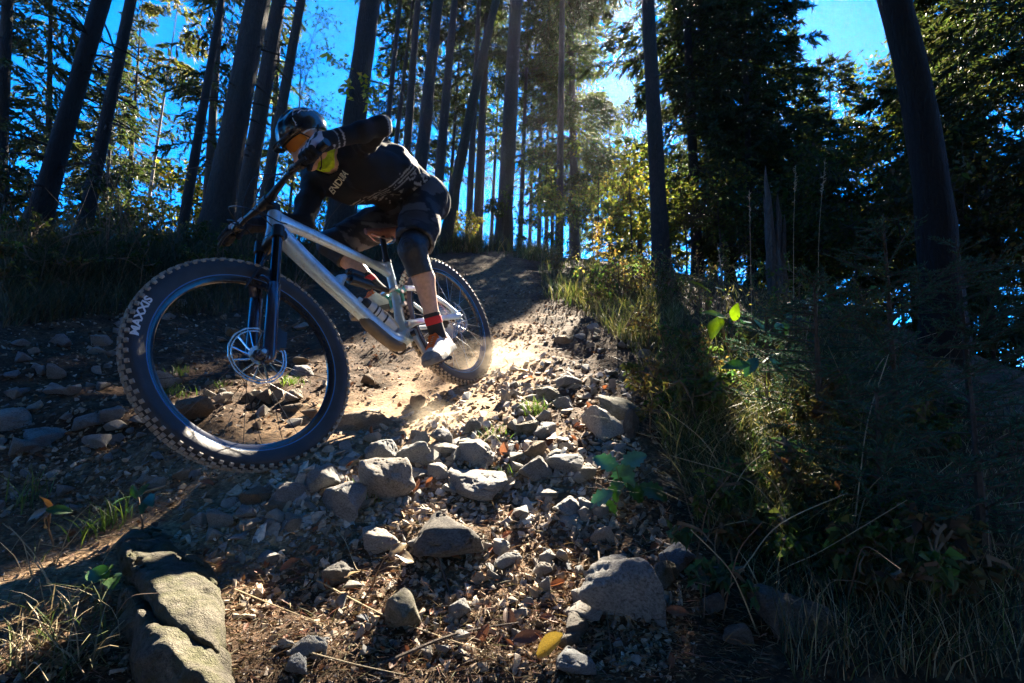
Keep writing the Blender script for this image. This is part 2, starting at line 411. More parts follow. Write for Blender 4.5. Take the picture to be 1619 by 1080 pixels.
# ------------------------------------------------------------------ bark and leaves
def bark_mat(name, c0, c1, moss=0.0, sc=1.0):
    mt, nt, bs, out = _nt(name); tc = nt.nodes.new("ShaderNodeTexCoord")
    mp = nt.nodes.new("ShaderNodeMapping"); mp.inputs['Scale'].default_value = (9 * sc, 9 * sc, 2.2 * sc)
    nt.links.new(tc.outputs['Object'], mp.inputs['Vector'])
    n = noise_node(nt, 4.2, 9, .78, mp.outputs[0], 1.2); n2 = noise_node(nt, 1.1, 4, .6, tc.outputs['Object'])
    vo = nt.nodes.new("ShaderNodeTexVoronoi"); vo.feature = 'DISTANCE_TO_EDGE'; vo.inputs['Scale'].default_value = 3.4
    nt.links.new(mp.outputs[0], vo.inputs['Vector'])
    c = ramp_node(nt, n.outputs[0], [(.3, c0), (.7, c1)]).outputs[0]
    e = ramp_node(nt, vo.outputs['Distance'], [(0, (.45, .43, .42)), (.12, (1, 1, 1))]).outputs[0]
    c = mix_node(nt, .28, c, mix_node(nt, 1.0, c, e, 'MULTIPLY'))
    if moss: c = mix_node(nt, ramp_node(nt, n2.outputs[0], [(.5, (0, 0, 0)), (.75, (moss,) * 3)]).outputs[0], c, (.05, .06, .018))
    nt.links.new(c, bs.inputs['Base Color']); bs.inputs['Roughness'].default_value = .92
    ad = nt.nodes.new("ShaderNodeMath"); ad.operation = 'ADD'; nt.links.new(n.outputs[0], ad.inputs[0])
    mn = nt.nodes.new("ShaderNodeMath"); mn.operation = 'MINIMUM'; nt.links.new(vo.outputs['Distance'], mn.inputs[0]); mn.inputs[1].default_value = .15
    ml = nt.nodes.new("ShaderNodeMath"); ml.operation = 'MULTIPLY'; nt.links.new(mn.outputs[0], ml.inputs[0]); ml.inputs[1].default_value = 1.3
    nt.links.new(ml.outputs[0], ad.inputs[1]); bump(nt, bs, ad.outputs[0], 1.0, .05)
    return mt
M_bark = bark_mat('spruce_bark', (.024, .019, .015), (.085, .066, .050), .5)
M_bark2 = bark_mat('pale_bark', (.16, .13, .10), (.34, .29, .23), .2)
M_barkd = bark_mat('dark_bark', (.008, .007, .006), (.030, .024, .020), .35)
M_snag = bark_mat('dead_wood', (.07, .06, .05), (.24, .21, .18), 0)
def leaf_mat(name, cols, tr, tcol, rough=.55):
    mt = mat(name, (1, 1, 1), rough, attr='col', transl=tr, tcol=tcol, spec=.2)
    return mt
M_needle = leaf_mat('spruce_needles', None, .38, (1.9, 1.9, .8))
M_leaf = leaf_mat('broad_leaves', None, .5, (1.55, 1.65, .75), .5)

def pal(n, base, var=.35, warm=.0):
    """n leaf colours round a base colour"""
    k = 1 + var * (rng.random((n, 1)) * 2 - 1); c = np.asarray(base)[None] * k
    c = c * (1 + .22 * (rng.random((n, 3)) * 2 - 1)); c[:, 0] *= 1 + warm * rng.random(n)
    return np.clip(c, .004, 1)

def kites(P, D, L, W, col, droop=.25, roll=None):
    """small folded leaf-like quads at P along D; returns V, Q, cols"""
    n = len(P); D = D / (np.linalg.norm(D, axis=1, keepdims=True) + 1e-9)
    rv = rng.normal(size=(n, 3)) if roll is None else roll
    S = np.cross(D, rv); S /= np.linalg.norm(S, axis=1, keepdims=True) + 1e-9
    Nn = np.cross(S, D)
    L = np.broadcast_to(np.asarray(L, float), (n,))[:, None]; W = np.broadcast_to(np.asarray(W, float), (n,))[:, None]
    tip = P + D * L; tip[:, 2] -= droop * L[:, 0]
    mid = P + D * L * .45
    V = np.stack([P, mid + S * W * .5 + Nn * W * .12, tip, mid - S * W * .5 + Nn * W * .12], 1).reshape(-1, 3)
    Q = np.arange(4 * n).reshape(n, 4)
    return V, Q, np.repeat(col, 4, 0)

def spikes(P, D, L, W, col, droop=.12):
    """narrow three-cornered needle sprays"""
    n = len(P); D = D / (np.linalg.norm(D, axis=1, keepdims=True) + 1e-9)
    S = np.cross(D, rng.normal(size=(n, 3))); S /= np.linalg.norm(S, axis=1, keepdims=True) + 1e-9
    tip = P + D * L[:, None]; tip[:, 2] -= droop * L
    V = np.stack([P + S * W[:, None] * .5, tip, P - S * W[:, None] * .5 + D * L[:, None] * .25], 1).reshape(-1, 3)
    return V, np.arange(3 * n).reshape(n, 3), np.repeat(col, 3, 0)

def axis_of(base, top_px, H):
    """straight trunk from base through the sight line of pixel top_px, as upright as that allows"""
    dv = U(*top_px, 1.0); z = np.array([0, 0, 1.])
    # closest points of the sight line and the plumb line above the base
    A = np.array([[dv @ dv, -dv @ z], [dv @ z, -1.0]]); b = np.array([dv @ base, z @ base])
    t = np.linalg.solve(A, b)[0]; d = dv * t - base
    return d / np.linalg.norm(d)

def trunk_mesh(path, radii, n=14, rough=.06, stubs=0, stub_zone=(.1, .6), flare=.35):
    path = np.asarray(path, float); b = B(); k = len(path)
    rr = np.asarray(radii, float).copy()
    b.tube(path, rr, n, cap=True)
    V = b.V[0]; ctr = np.repeat(path, n, 0)[:len(V)]
    off = V - ctr; nz = fbm(V * np.array([1, 1, .35]), 7, 3)[:, None]
    q = V * np.array([1, 1, .16]); rd = np.abs(fbm(q, 26, 3))[:, None] if rr[0] > .07 else 0      # furrows of the bark
    kn = np.exp(-((np.arange(k)[:, None] - rng.uniform(0, k, 9)) / .8) ** 2).max(1).repeat(n)[:len(V), None] * .06
    b.V[0] = ctr + off * (1 + rough * 2 * nz - .10 * rd + kn * (nz > .1))
    for _ in range(stubs):
        t = rng.uniform(*stub_zone); i = t * (k - 1); i0 = int(i); p = path[i0] + (path[min(i0 + 1, k - 1)] - path[i0]) * (i - i0)
        a = rng.uniform(0, 2 * np.pi); d = np.array([math.cos(a), math.sin(a), rng.uniform(-.35, .15)]); L = rng.uniform(.15, .9) * (rr[i0] / .15) ** .5
        e = p + d * L + np.array([0, 0, -.12 * L]); md = p + d * L * .5
        b.tube([p, md, e], [.045 * rr[i0] / .15 * .5, .012, .004], 4, cap=False)
    return b

def thin_beam(b, base=0):
    """leave off the thin limbs (all but the first tube, the trunk itself) that would shade the sunlit patches"""
    V = np.concatenate(b.V); n0 = len(b.V[0]); Q = np.concatenate(b.Q); c = V[Q].mean(1)
    b.Q = [Q[(Q[:, 0] < n0) | ~in_beam(c + base)]]

def spruce(name, base, ax, H, r, c0=.45, R=2.2, nb=70, col=(.030, .048, .020), bark=None, label='', group=None, cat='tree', seed=None,
           size=.16, twig=1.0, bend=None, stubs=14, prune=True, dens=1.0, sink=.25, nseg=14, under=None, tip=1.0, asym=None):
    """needle tree: tapered trunk, whorls of drooping limbs, each limb carrying side twigs of needle sprays"""
    base = np.asarray(base, float); ax = np.asarray(ax, float)
    if r > .07 and nseg < 40: nseg = 46
    t = np.linspace(0, 1, nseg) ** (1.25 if r > .07 else 1); path = base[None] + ax[None] * (t * H)[:, None]
    if bend is not None: path = path + np.asarray(bend)[None] * (np.minimum(t * H, 4.5) ** 2 + 9 * np.maximum(t * H - 4.5, 0))[:, None]
    path[0] -= ax * sink
    rad = r * (1 - .93 * t) * (1 + .45 * np.exp(-t * H / .35)); rad = np.maximum(rad, .012)
    root = empty(name, base); tag(root, label, cat, group)
    tb = trunk_mesh(path, rad, 30 if r > .07 else 8, stubs=stubs, stub_zone=(.06, max(c0, .3)))
    VV, QQ, CC, nv = [], [], [], 0
    h = np.sort(c0 + (1 - c0) * rng.random(nb) ** .92)
    for hh in h:
        i = np.interp(hh, t, np.arange(nseg)); i0 = min(int(i), nseg - 2); p = path[i0] + (path[i0 + 1] - path[i0]) * (i - i0)
        f = (hh - c0) / (1 - c0 + 1e-9)
        L = R * (1.06 - f) ** .8 * rng.uniform(.55, 1.1) * (.55 + .45 * min(1, f / .12)) * tip + .12
        a = rng.uniform(0, 2 * np.pi)
        if asym is not None and rng.random() < .75: a = asym + rng.normal() * .9
        rise = -.35 + .75 * f + rng.normal() * .12
        d = np.array([math.cos(a), math.sin(a), rise]); d /= np.linalg.norm(d)
        s = np.linspace(0, 1, 5)[:, None]
        br = p + d * L * s + np.array([0, 0, 1.]) * (-.16 * L * s ** 1.4 + .10 * L * s ** 3)
        rb = max(.006, .16 * rad[i0]) * (1.05 - s[:, 0])
        tb.tube(br, np.maximum(rb, .003), 3, cap=False)
        nt_ = max(4, int(L * 11 * twig)); st = rng.uniform(.12, 1, nt_) ** .85
        ip = st * 4; k0 = np.minimum(ip.astype(int), 3); fr = (ip - k0)[:, None]
        tp = br[k0] * (1 - fr) + br[k0 + 1] * fr
        side = np.where(rng.random(nt_) < .5, -1, 1)[:, None] * np.cross(d, [0, 0, 1.])[None]
        td = side * rng.uniform(.5, 1, (nt_, 1)) + d[None] * rng.uniform(.4, .9, (nt_, 1)) + np.array([0, 0, -1.]) * rng.uniform(.0, .55, (nt_, 1))
        td /= np.linalg.norm(td, axis=1, keepdims=True)
        tl = (.22 + .32 * L / max(R, .1)) * (1.15 - st) * rng.uniform(.7, 1.2, nt_) + size * .6
        ns = max(2, int(15 * dens))
        u = (np.arange(ns) + rng.random((nt_, ns))) / ns
        q = tp[:, None] + td[:, None] * (u * tl[:, None])[..., None]
        q[..., 2] -= .18 * (u ** 2) * tl[:, None]
        q = q.reshape(-1, 3); dd = np.repeat(td, ns, 0) + rng.normal(size=(len(q), 3)) * .42
        VV.append(q); QQ.append(dd); CC.append(np.full(len(q), f))
    P = np.concatenate(VV); D = np.concatenate(QQ)
    keep = np.ones(len(P), bool)
    if prune: keep = ~(in_beam(P) & (rng.random(len(P)) < .99))
    P, D = P[keep], D[keep]
    c = pal(len(P), col, .45, .35)
    if under is not None:
        w = rng.random(len(P)) < under[1]; c[w] = pal(w.sum(), under[0], .3, .2)
    V, Q, cc = spikes(P, D, size * rng.uniform(.5, 1.05, len(P)), size * rng.uniform(.20, .36, len(P)), c)
    if prune: thin_beam(tb)
    tb.build('trunk', bark or M_bark, root, fn=lambda v: v - base)
    obj('crown', V - base, Q, M_needle, root, smooth=False, cols=cc)
    return root

def broadleaf(name, base, H, r, clumps, col, label, n_leaf=2500, leaf=.09, bark=None, group=None, cat='tree', prune=True, bend=0.3, bare=0, under=None):
    """leafy tree or shrub: bent stem, limbs towards the leaf clumps (centre, radius) given relative to the base"""
    base = np.asarray(base, float); root = empty(name, base); tag(root, label, cat, group)
    b = B(); top = np.array([0, 0, H * .8]) + rng.normal(size=3) * bend * .3 * np.array([1, 1, 0])
    path = spline([(0, 0, -.15), top * .35 + rng.normal(size=3) * bend * .15, top * .7 + rng.normal(size=3) * bend * .15, top], 9)
    b.tube(path, np.linspace(r, r * .25, 9), 8)
    P, D = [], []; tot = sum(c[1] ** 2 for c in clumps)
    for c, rad in clumps:
        c = np.asarray(c, float); j = int(np.argmin(np.linalg.norm(path - c * .75, axis=1)))
        mid = (path[j] + c) / 2 + rng.normal(size=3) * rad * .15
        lim = spline([path[j], mid, c + rng.normal(size=3) * rad * .3], 7); b.tube(lim, np.linspace(r * .35, .006, 7), 4, cap=False)
        k = int(n_leaf * rad ** 2 / tot) + 3; nt_ = max(3, k // 14)
        # twigs inside the clump, leaves along them
        e = rng.normal(size=(nt_, 3)); e /= np.linalg.norm(e, axis=1, keepdims=True); e *= rad * rng.random((nt_, 1)) ** .45 * np.array([1, 1, .8])
        for q in e:
            s0 = lim[rng.integers(3, 7)]; q = c + q; b.tube([s0, (s0 + q) / 2 + rng.normal(size=3) * .04 * rad, q], [.006, .004, .002], 3, cap=False)
            u = rng.uniform(.35, 1.08, (14, 1)); P.append(s0 + (q - s0) * u + rng.normal(size=(14, 3)) * rad * .10); D.append((q - s0)[None] * .6 + rng.normal(size=(14, 3)) * rad * .9)
    P = np.concatenate(P); D = np.concatenate(D)
    if prune:
        keep = ~(in_beam(P + base) & (rng.random(len(P)) < .99)); P, D = P[keep], D[keep]
    c = pal(len(P), col, .4, .4)
    if under is not None:
        w = rng.random(len(P)) < under[1]; c[w] = pal(w.sum(), under[0], .3, .2)
    V, Q, cc = kites(P, D, leaf * rng.uniform(.6, 1.3, len(P)), leaf * rng.uniform(.45, .75, len(P)), c, .3)
    if prune: thin_beam(b, base)
    b.build('trunk' if cat == 'tree' else 'stem', bark or M_bark, root)
    obj('crown' if cat == 'tree' else 'foliage', V, Q, M_leaf, root, smooth=False, cols=cc)
    return root

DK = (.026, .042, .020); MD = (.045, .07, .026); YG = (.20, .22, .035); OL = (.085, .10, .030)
def at(px, py, d):
    """foot of a tree in the line of sight px, d metres deep, on the ground"""
    p = U(px, py, d); return np.array([p[0], p[1], float(GH(p[0], p[1]))])
# ------------------------------------------------------------------ the forest, tree by tree
def T(bx, by, d, top, w, H, label, kind='spruce', **k):
    base = at(bx, by, d); ax = axis_of(base, top, H); r = w / 2 * d / F_PX
    k.setdefault('size', min(.17, .055 + .0085 * d)); k.setdefault('dens', 1.6 if d < 9 else 1.2)
    return spruce('spruce_tree', base, ax, H, r, label=label, **k)
far_g = 'slender spruce trunks standing along the crest'
# left edge
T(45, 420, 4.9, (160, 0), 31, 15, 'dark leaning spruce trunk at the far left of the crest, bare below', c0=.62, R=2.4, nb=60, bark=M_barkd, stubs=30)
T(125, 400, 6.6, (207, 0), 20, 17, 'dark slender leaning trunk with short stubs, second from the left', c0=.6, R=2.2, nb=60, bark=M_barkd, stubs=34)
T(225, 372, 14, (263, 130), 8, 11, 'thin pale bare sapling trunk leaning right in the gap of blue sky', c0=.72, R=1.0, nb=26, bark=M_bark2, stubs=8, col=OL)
T(284, 368, 10, (334, 97), 17, 15, 'thin dark trunk slanting left of the thickest trunk, small pale snag beside it', c0=.5, R=2.0, nb=60, bark=M_barkd)
T(338, 372, 6.6, (408, 0), 43, 21, 'thickest rough trunk behind the front wheel with sunlit right flank', c0=.42, R=2.6, nb=85, stubs=26)
T(378, 372, 7.4, (441, 0), 27, 20, 'rough trunk close to the right of the thickest trunk, behind the handlebar', c0=.45, R=2.3, nb=70, stubs=26)
T(408, 366, 9, (476, 0), 19, 18, 'slim leaning trunk just left of the rider helmet', c0=.5, R=1.9, nb=60, stubs=20)
# behind and beside the rider
T(533, 385, 7.6, (586, 0), 40, 21, 'stout spruce trunk rising straight behind the rider back', c0=.62, R=2.2, nb=55, stubs=16)
T(592, 372, 14, (632, 10), 11, 20, 'thin trunk first to the right of the stout trunk behind the rider', c0=.42, R=2.0, nb=70)
T(604, 372, 17, (652, 10), 10, 21, 'thin trunk second to the right of the stout trunk, leaning beside it', c0=.42, R=2.0, nb=70)
T(632, 378, 13, (661, 0), 15, 20, 'slim straight trunk above the rider lower back, left of a wider one', c0=.45, R=1.9, nb=70)
T(652, 382, 11.5, (693, 0), 23, 21, 'wide dark trunk above the rider hips', c0=.55, R=1.9, nb=60)
T(684, 384, 13, (719, 0), 17, 21, 'straight trunk between the wide dark trunk and the curved mossy one', c0=.5, R=1.9, nb=66)
M_moss = bark_mat('mossy_bark', (.028, .024, .016), (.085, .075, .045), .9)
T(702, 392, 9.5, (731, 230), 18, 17, 'slender mossy trunk curving to the right across the straight ones above the rider hips', c0=.6, R=1.7, nb=50, bark=M_moss, bend=CAM_R * .006, stubs=8)
T(740, 384, 15, (752, 120), 12, 20, 'thin sunlit trunk right of the curved mossy trunk', c0=.48, R=1.8, nb=70)
T(795, 392, 12.5, (816, 0), 27, 23, 'tall straight trunk at the head of the trail, ivy round its foot', c0=.42, R=2.3, nb=90, stubs=20)
T(822, 386, 18, (834, 60), 9, 20, 'thin trunk just right of the tall trunk at the trail head', c0=.45, R=1.8, nb=70)
T(884, 388, 14, (889, 0), 13, 22, 'slim straight trunk right of the trail head with dark full crown', c0=.36, R=2.4, nb=210, twig=1.2)
for k, (bx, tx, d) in enumerate([(705, 728, 21), (716, 741, 23), (760, 772, 22), (775, 792, 25), (838, 846, 26), (853, 858, 20), (865, 868, 22), (876, 874, 24), (905, 903, 24), (918, 915, 26)]):
    T(bx, 392, d, (tx, 60), 8, 19, 'thin far spruce trunk beyond the crest, ' + ('first', 'second', 'third', 'fourth', 'fifth', 'sixth', 'seventh', 'eighth', 'ninth', 'tenth')[k] + ' from the left in the bright row', c0=.42, R=1.7, nb=80, group=far_g, twig=.8, stubs=6, col=MD)
T(1047, 440, 7.2, (1024, 0), 27, 20, 'sturdy trunk right of the trail with the sun glinting at its left edge', c0=.66, R=2.0, nb=46, stubs=12)
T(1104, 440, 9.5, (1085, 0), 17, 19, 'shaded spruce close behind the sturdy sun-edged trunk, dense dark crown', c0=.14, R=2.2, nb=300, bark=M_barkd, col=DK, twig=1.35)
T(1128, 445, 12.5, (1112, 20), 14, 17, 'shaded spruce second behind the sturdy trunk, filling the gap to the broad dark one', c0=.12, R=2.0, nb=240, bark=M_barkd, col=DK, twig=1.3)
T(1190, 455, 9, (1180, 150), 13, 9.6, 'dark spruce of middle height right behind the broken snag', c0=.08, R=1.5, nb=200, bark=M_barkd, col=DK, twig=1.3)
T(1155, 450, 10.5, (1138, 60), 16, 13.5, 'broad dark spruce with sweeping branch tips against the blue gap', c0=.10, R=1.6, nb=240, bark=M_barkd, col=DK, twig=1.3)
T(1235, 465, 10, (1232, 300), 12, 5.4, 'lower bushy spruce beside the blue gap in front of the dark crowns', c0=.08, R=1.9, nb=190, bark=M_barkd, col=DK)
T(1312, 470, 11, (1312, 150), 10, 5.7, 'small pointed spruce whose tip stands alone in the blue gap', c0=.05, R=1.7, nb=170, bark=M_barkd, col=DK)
# the big curved trunk at the right
base = at(1487, 500, 3.4); ax = axis_of(base, (1488, 250), 13)
spruce('spruce_tree', base, ax, 14, .108, c0=.72, R=2.6, nb=46, bark=M_barkd, stubs=10, bend=-CAM_R * .050 , nseg=30,
       label='big nearly black trunk bowing to the left at the right side')
T(1560, 520, 6.5, (1545, 40), 16, 7.6, 'tall dark spruce right of the big bowed trunk', c0=.04, R=1.9, nb=190, bark=M_barkd, col=DK, twig=1.3)
T(1640, 560, 5.2, (1630, 60), 15, 7.0, 'dark spruce filling the right edge', c0=.04, R=1.7, nb=180, bark=M_barkd, col=DK, twig=1.3)
T(1480, 500, 9, (1505, 20), 14, 8.6, 'pointed spruce behind the bowed trunk, tip above the yellow leaves', c0=.1, R=1.8, nb=130, bark=M_barkd, col=(.045, .05, .02))
# crowns filling the left and the centre
T(212, 380, 17, (216, 128), 14, 12.6, 'narrow pointed spruce against open blue sky at the left', c0=.16, R=1.9, nb=150, col=DK)
T(178, 382, 15, (176, 200), 12, 9.2, 'short dark spruce left of the narrow pointed one', c0=.12, R=1.7, nb=110, col=DK)
T(5, 400, 8, (12, 0), 20, 17, 'dark bushy spruce at the left border', c0=.10, R=1.15, nb=170, col=DK, bark=M_barkd)
T(88, 400, 9.5, (78, 150), 14, 8.2, 'dark full spruce between the two leaning left trunks', c0=.06, R=1.3, nb=130, col=DK, bark=M_barkd)
T(330, 375, 12, (345, 60), 16, 17, 'dark spruce left of the thickest trunk, high full crown', c0=.22, R=1.55, nb=150, col=DK)
T(432, 375, 15, (440, 60), 14, 15, 'light green spruce behind the rider helmet', c0=.18, R=1.15, nb=110, col=MD)
T(640, 385, 19, (655, 20), 14, 20, 'spruce with drooping boughs behind the rider shoulder', c0=.2, R=1.7, nb=170, col=DK)
T(660, 385, 22, (680, 40), 14, 22, 'far drooping spruce between the trunks over the rider back', c0=.25, R=2.3, nb=150, col=DK)
T(752, 388, 18, (770, 20), 15, 23, 'far spruce with heavy crown over the trail head', c0=.33, R=2.6, nb=210, col=DK)
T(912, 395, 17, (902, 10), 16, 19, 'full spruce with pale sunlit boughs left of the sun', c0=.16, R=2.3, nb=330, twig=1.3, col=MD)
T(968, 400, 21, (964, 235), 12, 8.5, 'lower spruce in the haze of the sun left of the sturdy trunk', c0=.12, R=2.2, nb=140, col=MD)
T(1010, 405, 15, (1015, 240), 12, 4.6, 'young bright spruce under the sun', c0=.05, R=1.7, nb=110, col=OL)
# leafy trees and shrubs
b = at(1448, 480, 8.5)
broadleaf('leafy_tree', b, 6.4, .07, [((-.3, 0, 2.0), 1.0), ((.5, .2, 2.6), 1.1), ((-.5, .1, 3.3), 1.0), ((.3, 0, 4.1), 1.0), ((-.1, 0, 4.7), .8), ((.6, 0, 4.9), .7)], (.10, .105, .025),
          'yellowing leafy tree left of the big bowed trunk', 6500, .09, under=((.05, .075, .02), .4))
b = at(1530, 500, 7.5)
broadleaf('leafy_tree', b, 5.2, .06, [((-.2, 0, 1.5), .8), ((.2, 0, 2.5), .9), ((-.2, 0, 3.6), .85), ((-.3, 0, 4.7), .7), ((.3, 0, 4.2), .6)], (.09, .09, .025),
          'yellow leaved tree in the shade right of the big bowed trunk', 4600, .085, under=((.04, .06, .02), .55))
b = at(298, 372, 12.5)
broadleaf('leafy_tree', b, 4.6, .04, [((-.3, 0, 1.6), .8), ((.2, 0, 2.6), .9), ((-.2, 0, 3.5), .7)], (.26, .24, .03),
          'small tree with bright yellow leaves left of the thickest trunk', 1500, .15, under=((.05, .08, .02), .35))
b = at(455, 378, 9.5)
broadleaf('leafy_tree', b, 4.8, .03, [((-.3, 0, 1.9), .6), ((.3, 0, 2.8), .7), ((0, 0, 3.9), .7), ((-.6, 0, 3.2), .5), ((.3, 0, 4.6), .5)], (.07, .085, .03),
          'thin leafy tree with sparse small leaves left of the helmet', 1100, .06)
b = at(566, 384, 7.2)
broadleaf('leafy_tree', b, 3.3, .02, [((.05, -.1, 2.35), .22), ((.0, -.1, 2.75), .26), ((-.55, 0, 3.0), .2), ((-.4, 0, 2.6), .16)], (.30, .27, .03),
          'spindly sapling with a few yellow leaves in front of the stout trunk', 150, .085, bend=.5)
sh_g = 'leafy shrubs lit from behind along the crest'
def shrub(px, d, w, h, n, leaf, col, label, under=None, name='leafy_shrub', cat='shrub', group=None):
    b = at(px, 400, d); cl = []
    for k in range(6): cl.append(((rng.uniform(-w, w), rng.uniform(-w, w) * .6, h * rng.uniform(.3, 1)), w * rng.uniform(.35, .65)))
    return broadleaf(name, b, h, .018, cl, col, label, n, leaf, cat=cat, bend=.15, under=under, group=group)
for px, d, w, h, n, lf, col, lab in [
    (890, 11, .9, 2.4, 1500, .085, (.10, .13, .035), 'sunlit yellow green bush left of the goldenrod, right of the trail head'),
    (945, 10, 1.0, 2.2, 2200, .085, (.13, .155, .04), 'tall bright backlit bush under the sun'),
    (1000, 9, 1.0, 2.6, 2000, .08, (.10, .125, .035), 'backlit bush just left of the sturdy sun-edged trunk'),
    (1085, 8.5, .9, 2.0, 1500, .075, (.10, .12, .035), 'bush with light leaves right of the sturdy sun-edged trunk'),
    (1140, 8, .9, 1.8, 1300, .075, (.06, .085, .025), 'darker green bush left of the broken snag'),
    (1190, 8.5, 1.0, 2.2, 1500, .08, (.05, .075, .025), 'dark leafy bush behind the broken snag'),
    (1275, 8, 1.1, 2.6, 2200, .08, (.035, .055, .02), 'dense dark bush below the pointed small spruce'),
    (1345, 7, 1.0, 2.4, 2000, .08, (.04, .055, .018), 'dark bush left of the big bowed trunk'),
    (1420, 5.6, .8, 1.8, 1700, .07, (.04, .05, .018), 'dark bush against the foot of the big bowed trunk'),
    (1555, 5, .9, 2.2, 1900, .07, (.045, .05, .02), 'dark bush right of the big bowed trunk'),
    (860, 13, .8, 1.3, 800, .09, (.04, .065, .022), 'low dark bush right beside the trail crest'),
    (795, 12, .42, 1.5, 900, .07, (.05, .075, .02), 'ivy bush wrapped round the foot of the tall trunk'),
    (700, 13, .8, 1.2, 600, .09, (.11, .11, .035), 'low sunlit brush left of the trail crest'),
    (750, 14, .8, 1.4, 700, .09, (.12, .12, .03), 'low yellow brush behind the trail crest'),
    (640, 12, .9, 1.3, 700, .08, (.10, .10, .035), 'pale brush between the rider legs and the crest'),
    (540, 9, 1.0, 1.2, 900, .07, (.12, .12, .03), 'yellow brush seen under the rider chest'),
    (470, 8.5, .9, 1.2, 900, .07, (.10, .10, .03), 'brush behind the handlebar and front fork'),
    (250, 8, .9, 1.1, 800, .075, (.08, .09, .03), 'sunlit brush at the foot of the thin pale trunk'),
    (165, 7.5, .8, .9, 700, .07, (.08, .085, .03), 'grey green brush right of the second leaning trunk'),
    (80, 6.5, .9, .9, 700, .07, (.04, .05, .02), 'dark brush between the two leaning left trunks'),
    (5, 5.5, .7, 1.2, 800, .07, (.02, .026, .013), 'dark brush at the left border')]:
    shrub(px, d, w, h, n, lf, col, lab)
# broken snag
b = at(1226, 430, 5.6); root = empty('broken_snag', b)
tag(root, 'splintered grey dead tree stump standing in the weeds right of the sturdy trunk', 'snag')
d1 = U(1213, 262, 5.75) - b; d2 = U(1226, 305, 5.7) - b
sb = B()
for e, r0, o in ((d1, .052, (-.02, 0, 0)), (d2, .05, (.035, .02, 0)), (d2 * .8 + CAM_R * .05, .035, (.06, .03, 0)), (d1 * .55, .06, (0, 0, 0)), (d1 * .78, .028, (-.05, .02, 0)), (d2 * .62, .04, (.07, -.02, 0)), (d1 * .4, .05, (.03, -.04, 0)), (d2 * .9, .022, (.01, -.03, 0))):
    P = np.linspace(0, 1, 9)[:, None] * e + np.array(o); P[0, 2] -= .2; P[1:-1] += rng.normal(size=(7, 3)) * .006
    sb.tube(P, r0 * np.array([1.2, 1.05, 1, .9, .85, .75, .6, .4, .05]), 7)
sb.build('trunk', M_snag, root)
# unseen trees added beyond the picture to shade it: behind the camera, left and right
sg = 'unseen forest spruces added round the viewpoint for shade'
for k, (x, y, H, R, c0) in enumerate([(-3.4, -2.2, 15, 2.6, .3), (3.2, -2.6, 16, 2.8, .25), (.3, -4.2, 17, 3, .3), (5.2, .2, 14, 2.6, .12), (-5.6, .4, 15, 2.8, .12), (1.8, -1.9, 15, 2.6, .2), (-1.6, -3.0, 16, 2.8, .15), (6.4, -2.5, 15, 2.8, .1), (-6, -3, 15, 2.8, .1), (3.6, -.6, 13, 2.0, .22)]):
    z = float(GH(x, y))
    spruce('spruce_tree', (x, y, z), (rng.normal() * .03, rng.normal() * .03, 1), H, .16, c0=c0, R=R, nb=150, col=DK, bark=M_barkd, label='unseen forest spruce added for its shade, ' + ('behind at the left', 'behind at the right', 'straight behind', 'beside at the right', 'beside at the left', 'close behind at the right', 'farther behind at the left', 'far behind at the right', 'far behind at the left', 'close at the right')[k] + ' of the viewpoint', group=sg, twig=1.1, size=.42, dens=.35)
# ------------------------------------------------------------------ the mountain bike
_rx = lambda a: rotm((1, 0, 0), a); _ry = lambda a: rotm((0, 1, 0), a); _rz = lambda a: rotm((0, 0, 1), a)
BK_T = np.array([-.20580116, 2.89603652, .1718727])
BK_R = _rz(4.22559094) @ _ry(.261067423) @ _rx(.316494373)
STEER, FORK_L = -.0959559540, -.0360300583
HA = math.radians(65); BU = np.array([-math.cos(HA), 0, math.sin(HA)]); BN = np.array([math.sin(HA), 0, math.cos(HA)])
RA = np.array([0, 0, .37]); FA0 = np.array([1.22, 0, .37]); AX = FA0 - .044 * BN
FA = FA0 + FORK_L * BU; CROWN = AX + .5 * BU + FORK_L * BU * .3; HT = AX + .625 * BU
BAR = HT + .04 * BN + .04 * BU; BB = np.array([.425, 0, .318])
SR = rotm(BU, STEER)
St = lambda P: (np.atleast_2d(P) - AX) @ SR.T + AX          # steered
Wd = lambda P: np.atleast_2d(P) @ BK_R.T + BK_T             # bike to world
mw = Matrix.Identity(4)
for i in range(3):
    for j in range(3): mw[i][j] = BK_R[i, j]
    mw[i][3] = BK_T[i]
bike = empty('mountain_bike', mw=mw)
tag(bike, 'silver blue full suspension mountain bike leaning into the turn on the rocky trail', 'bicycle')

def paint_mat():
    mt, nt, bs, out = _nt('silver_paint'); tc = nt.nodes.new("ShaderNodeTexCoord")
    n = noise_node(nt, 16, 7, .7, tc.outputs['Object']); n2 = noise_node(nt, 120, 4, .7, tc.outputs['Object'])
    dirt = ramp_node(nt, n.outputs[0], [(.50, (0, 0, 0)), (.72, (.55, .55, .55))])
    d2 = ramp_node(nt, n2.outputs[0], [(.58, (0, 0, 0)), (.68, (.6, .6, .6))])
    c = mix_node(nt, dirt.outputs[0], (.52, .71, .84), (.34, .28, .21)); c = mix_node(nt, d2.outputs[0], c, (.27, .21, .15))
    nt.links.new(c, bs.inputs['Base Color']); bs.inputs['Metallic'].default_value = .3; bs.inputs['Roughness'].default_value = .32
    bs.inputs['Coat Weight'].default_value = .5; bs.inputs['Coat Roughness'].default_value = .12
    return mt
M_paint = paint_mat()
M_tan = mat('dusty_underside', (.11, .092, .074), .55, .1, .3, 20)
M_mint = mat('mint_anodised', (.12, .50, .46), .3, .7)
M_black = mat('black_parts', (.022, .024, .028), .38, .2, .3, 40)
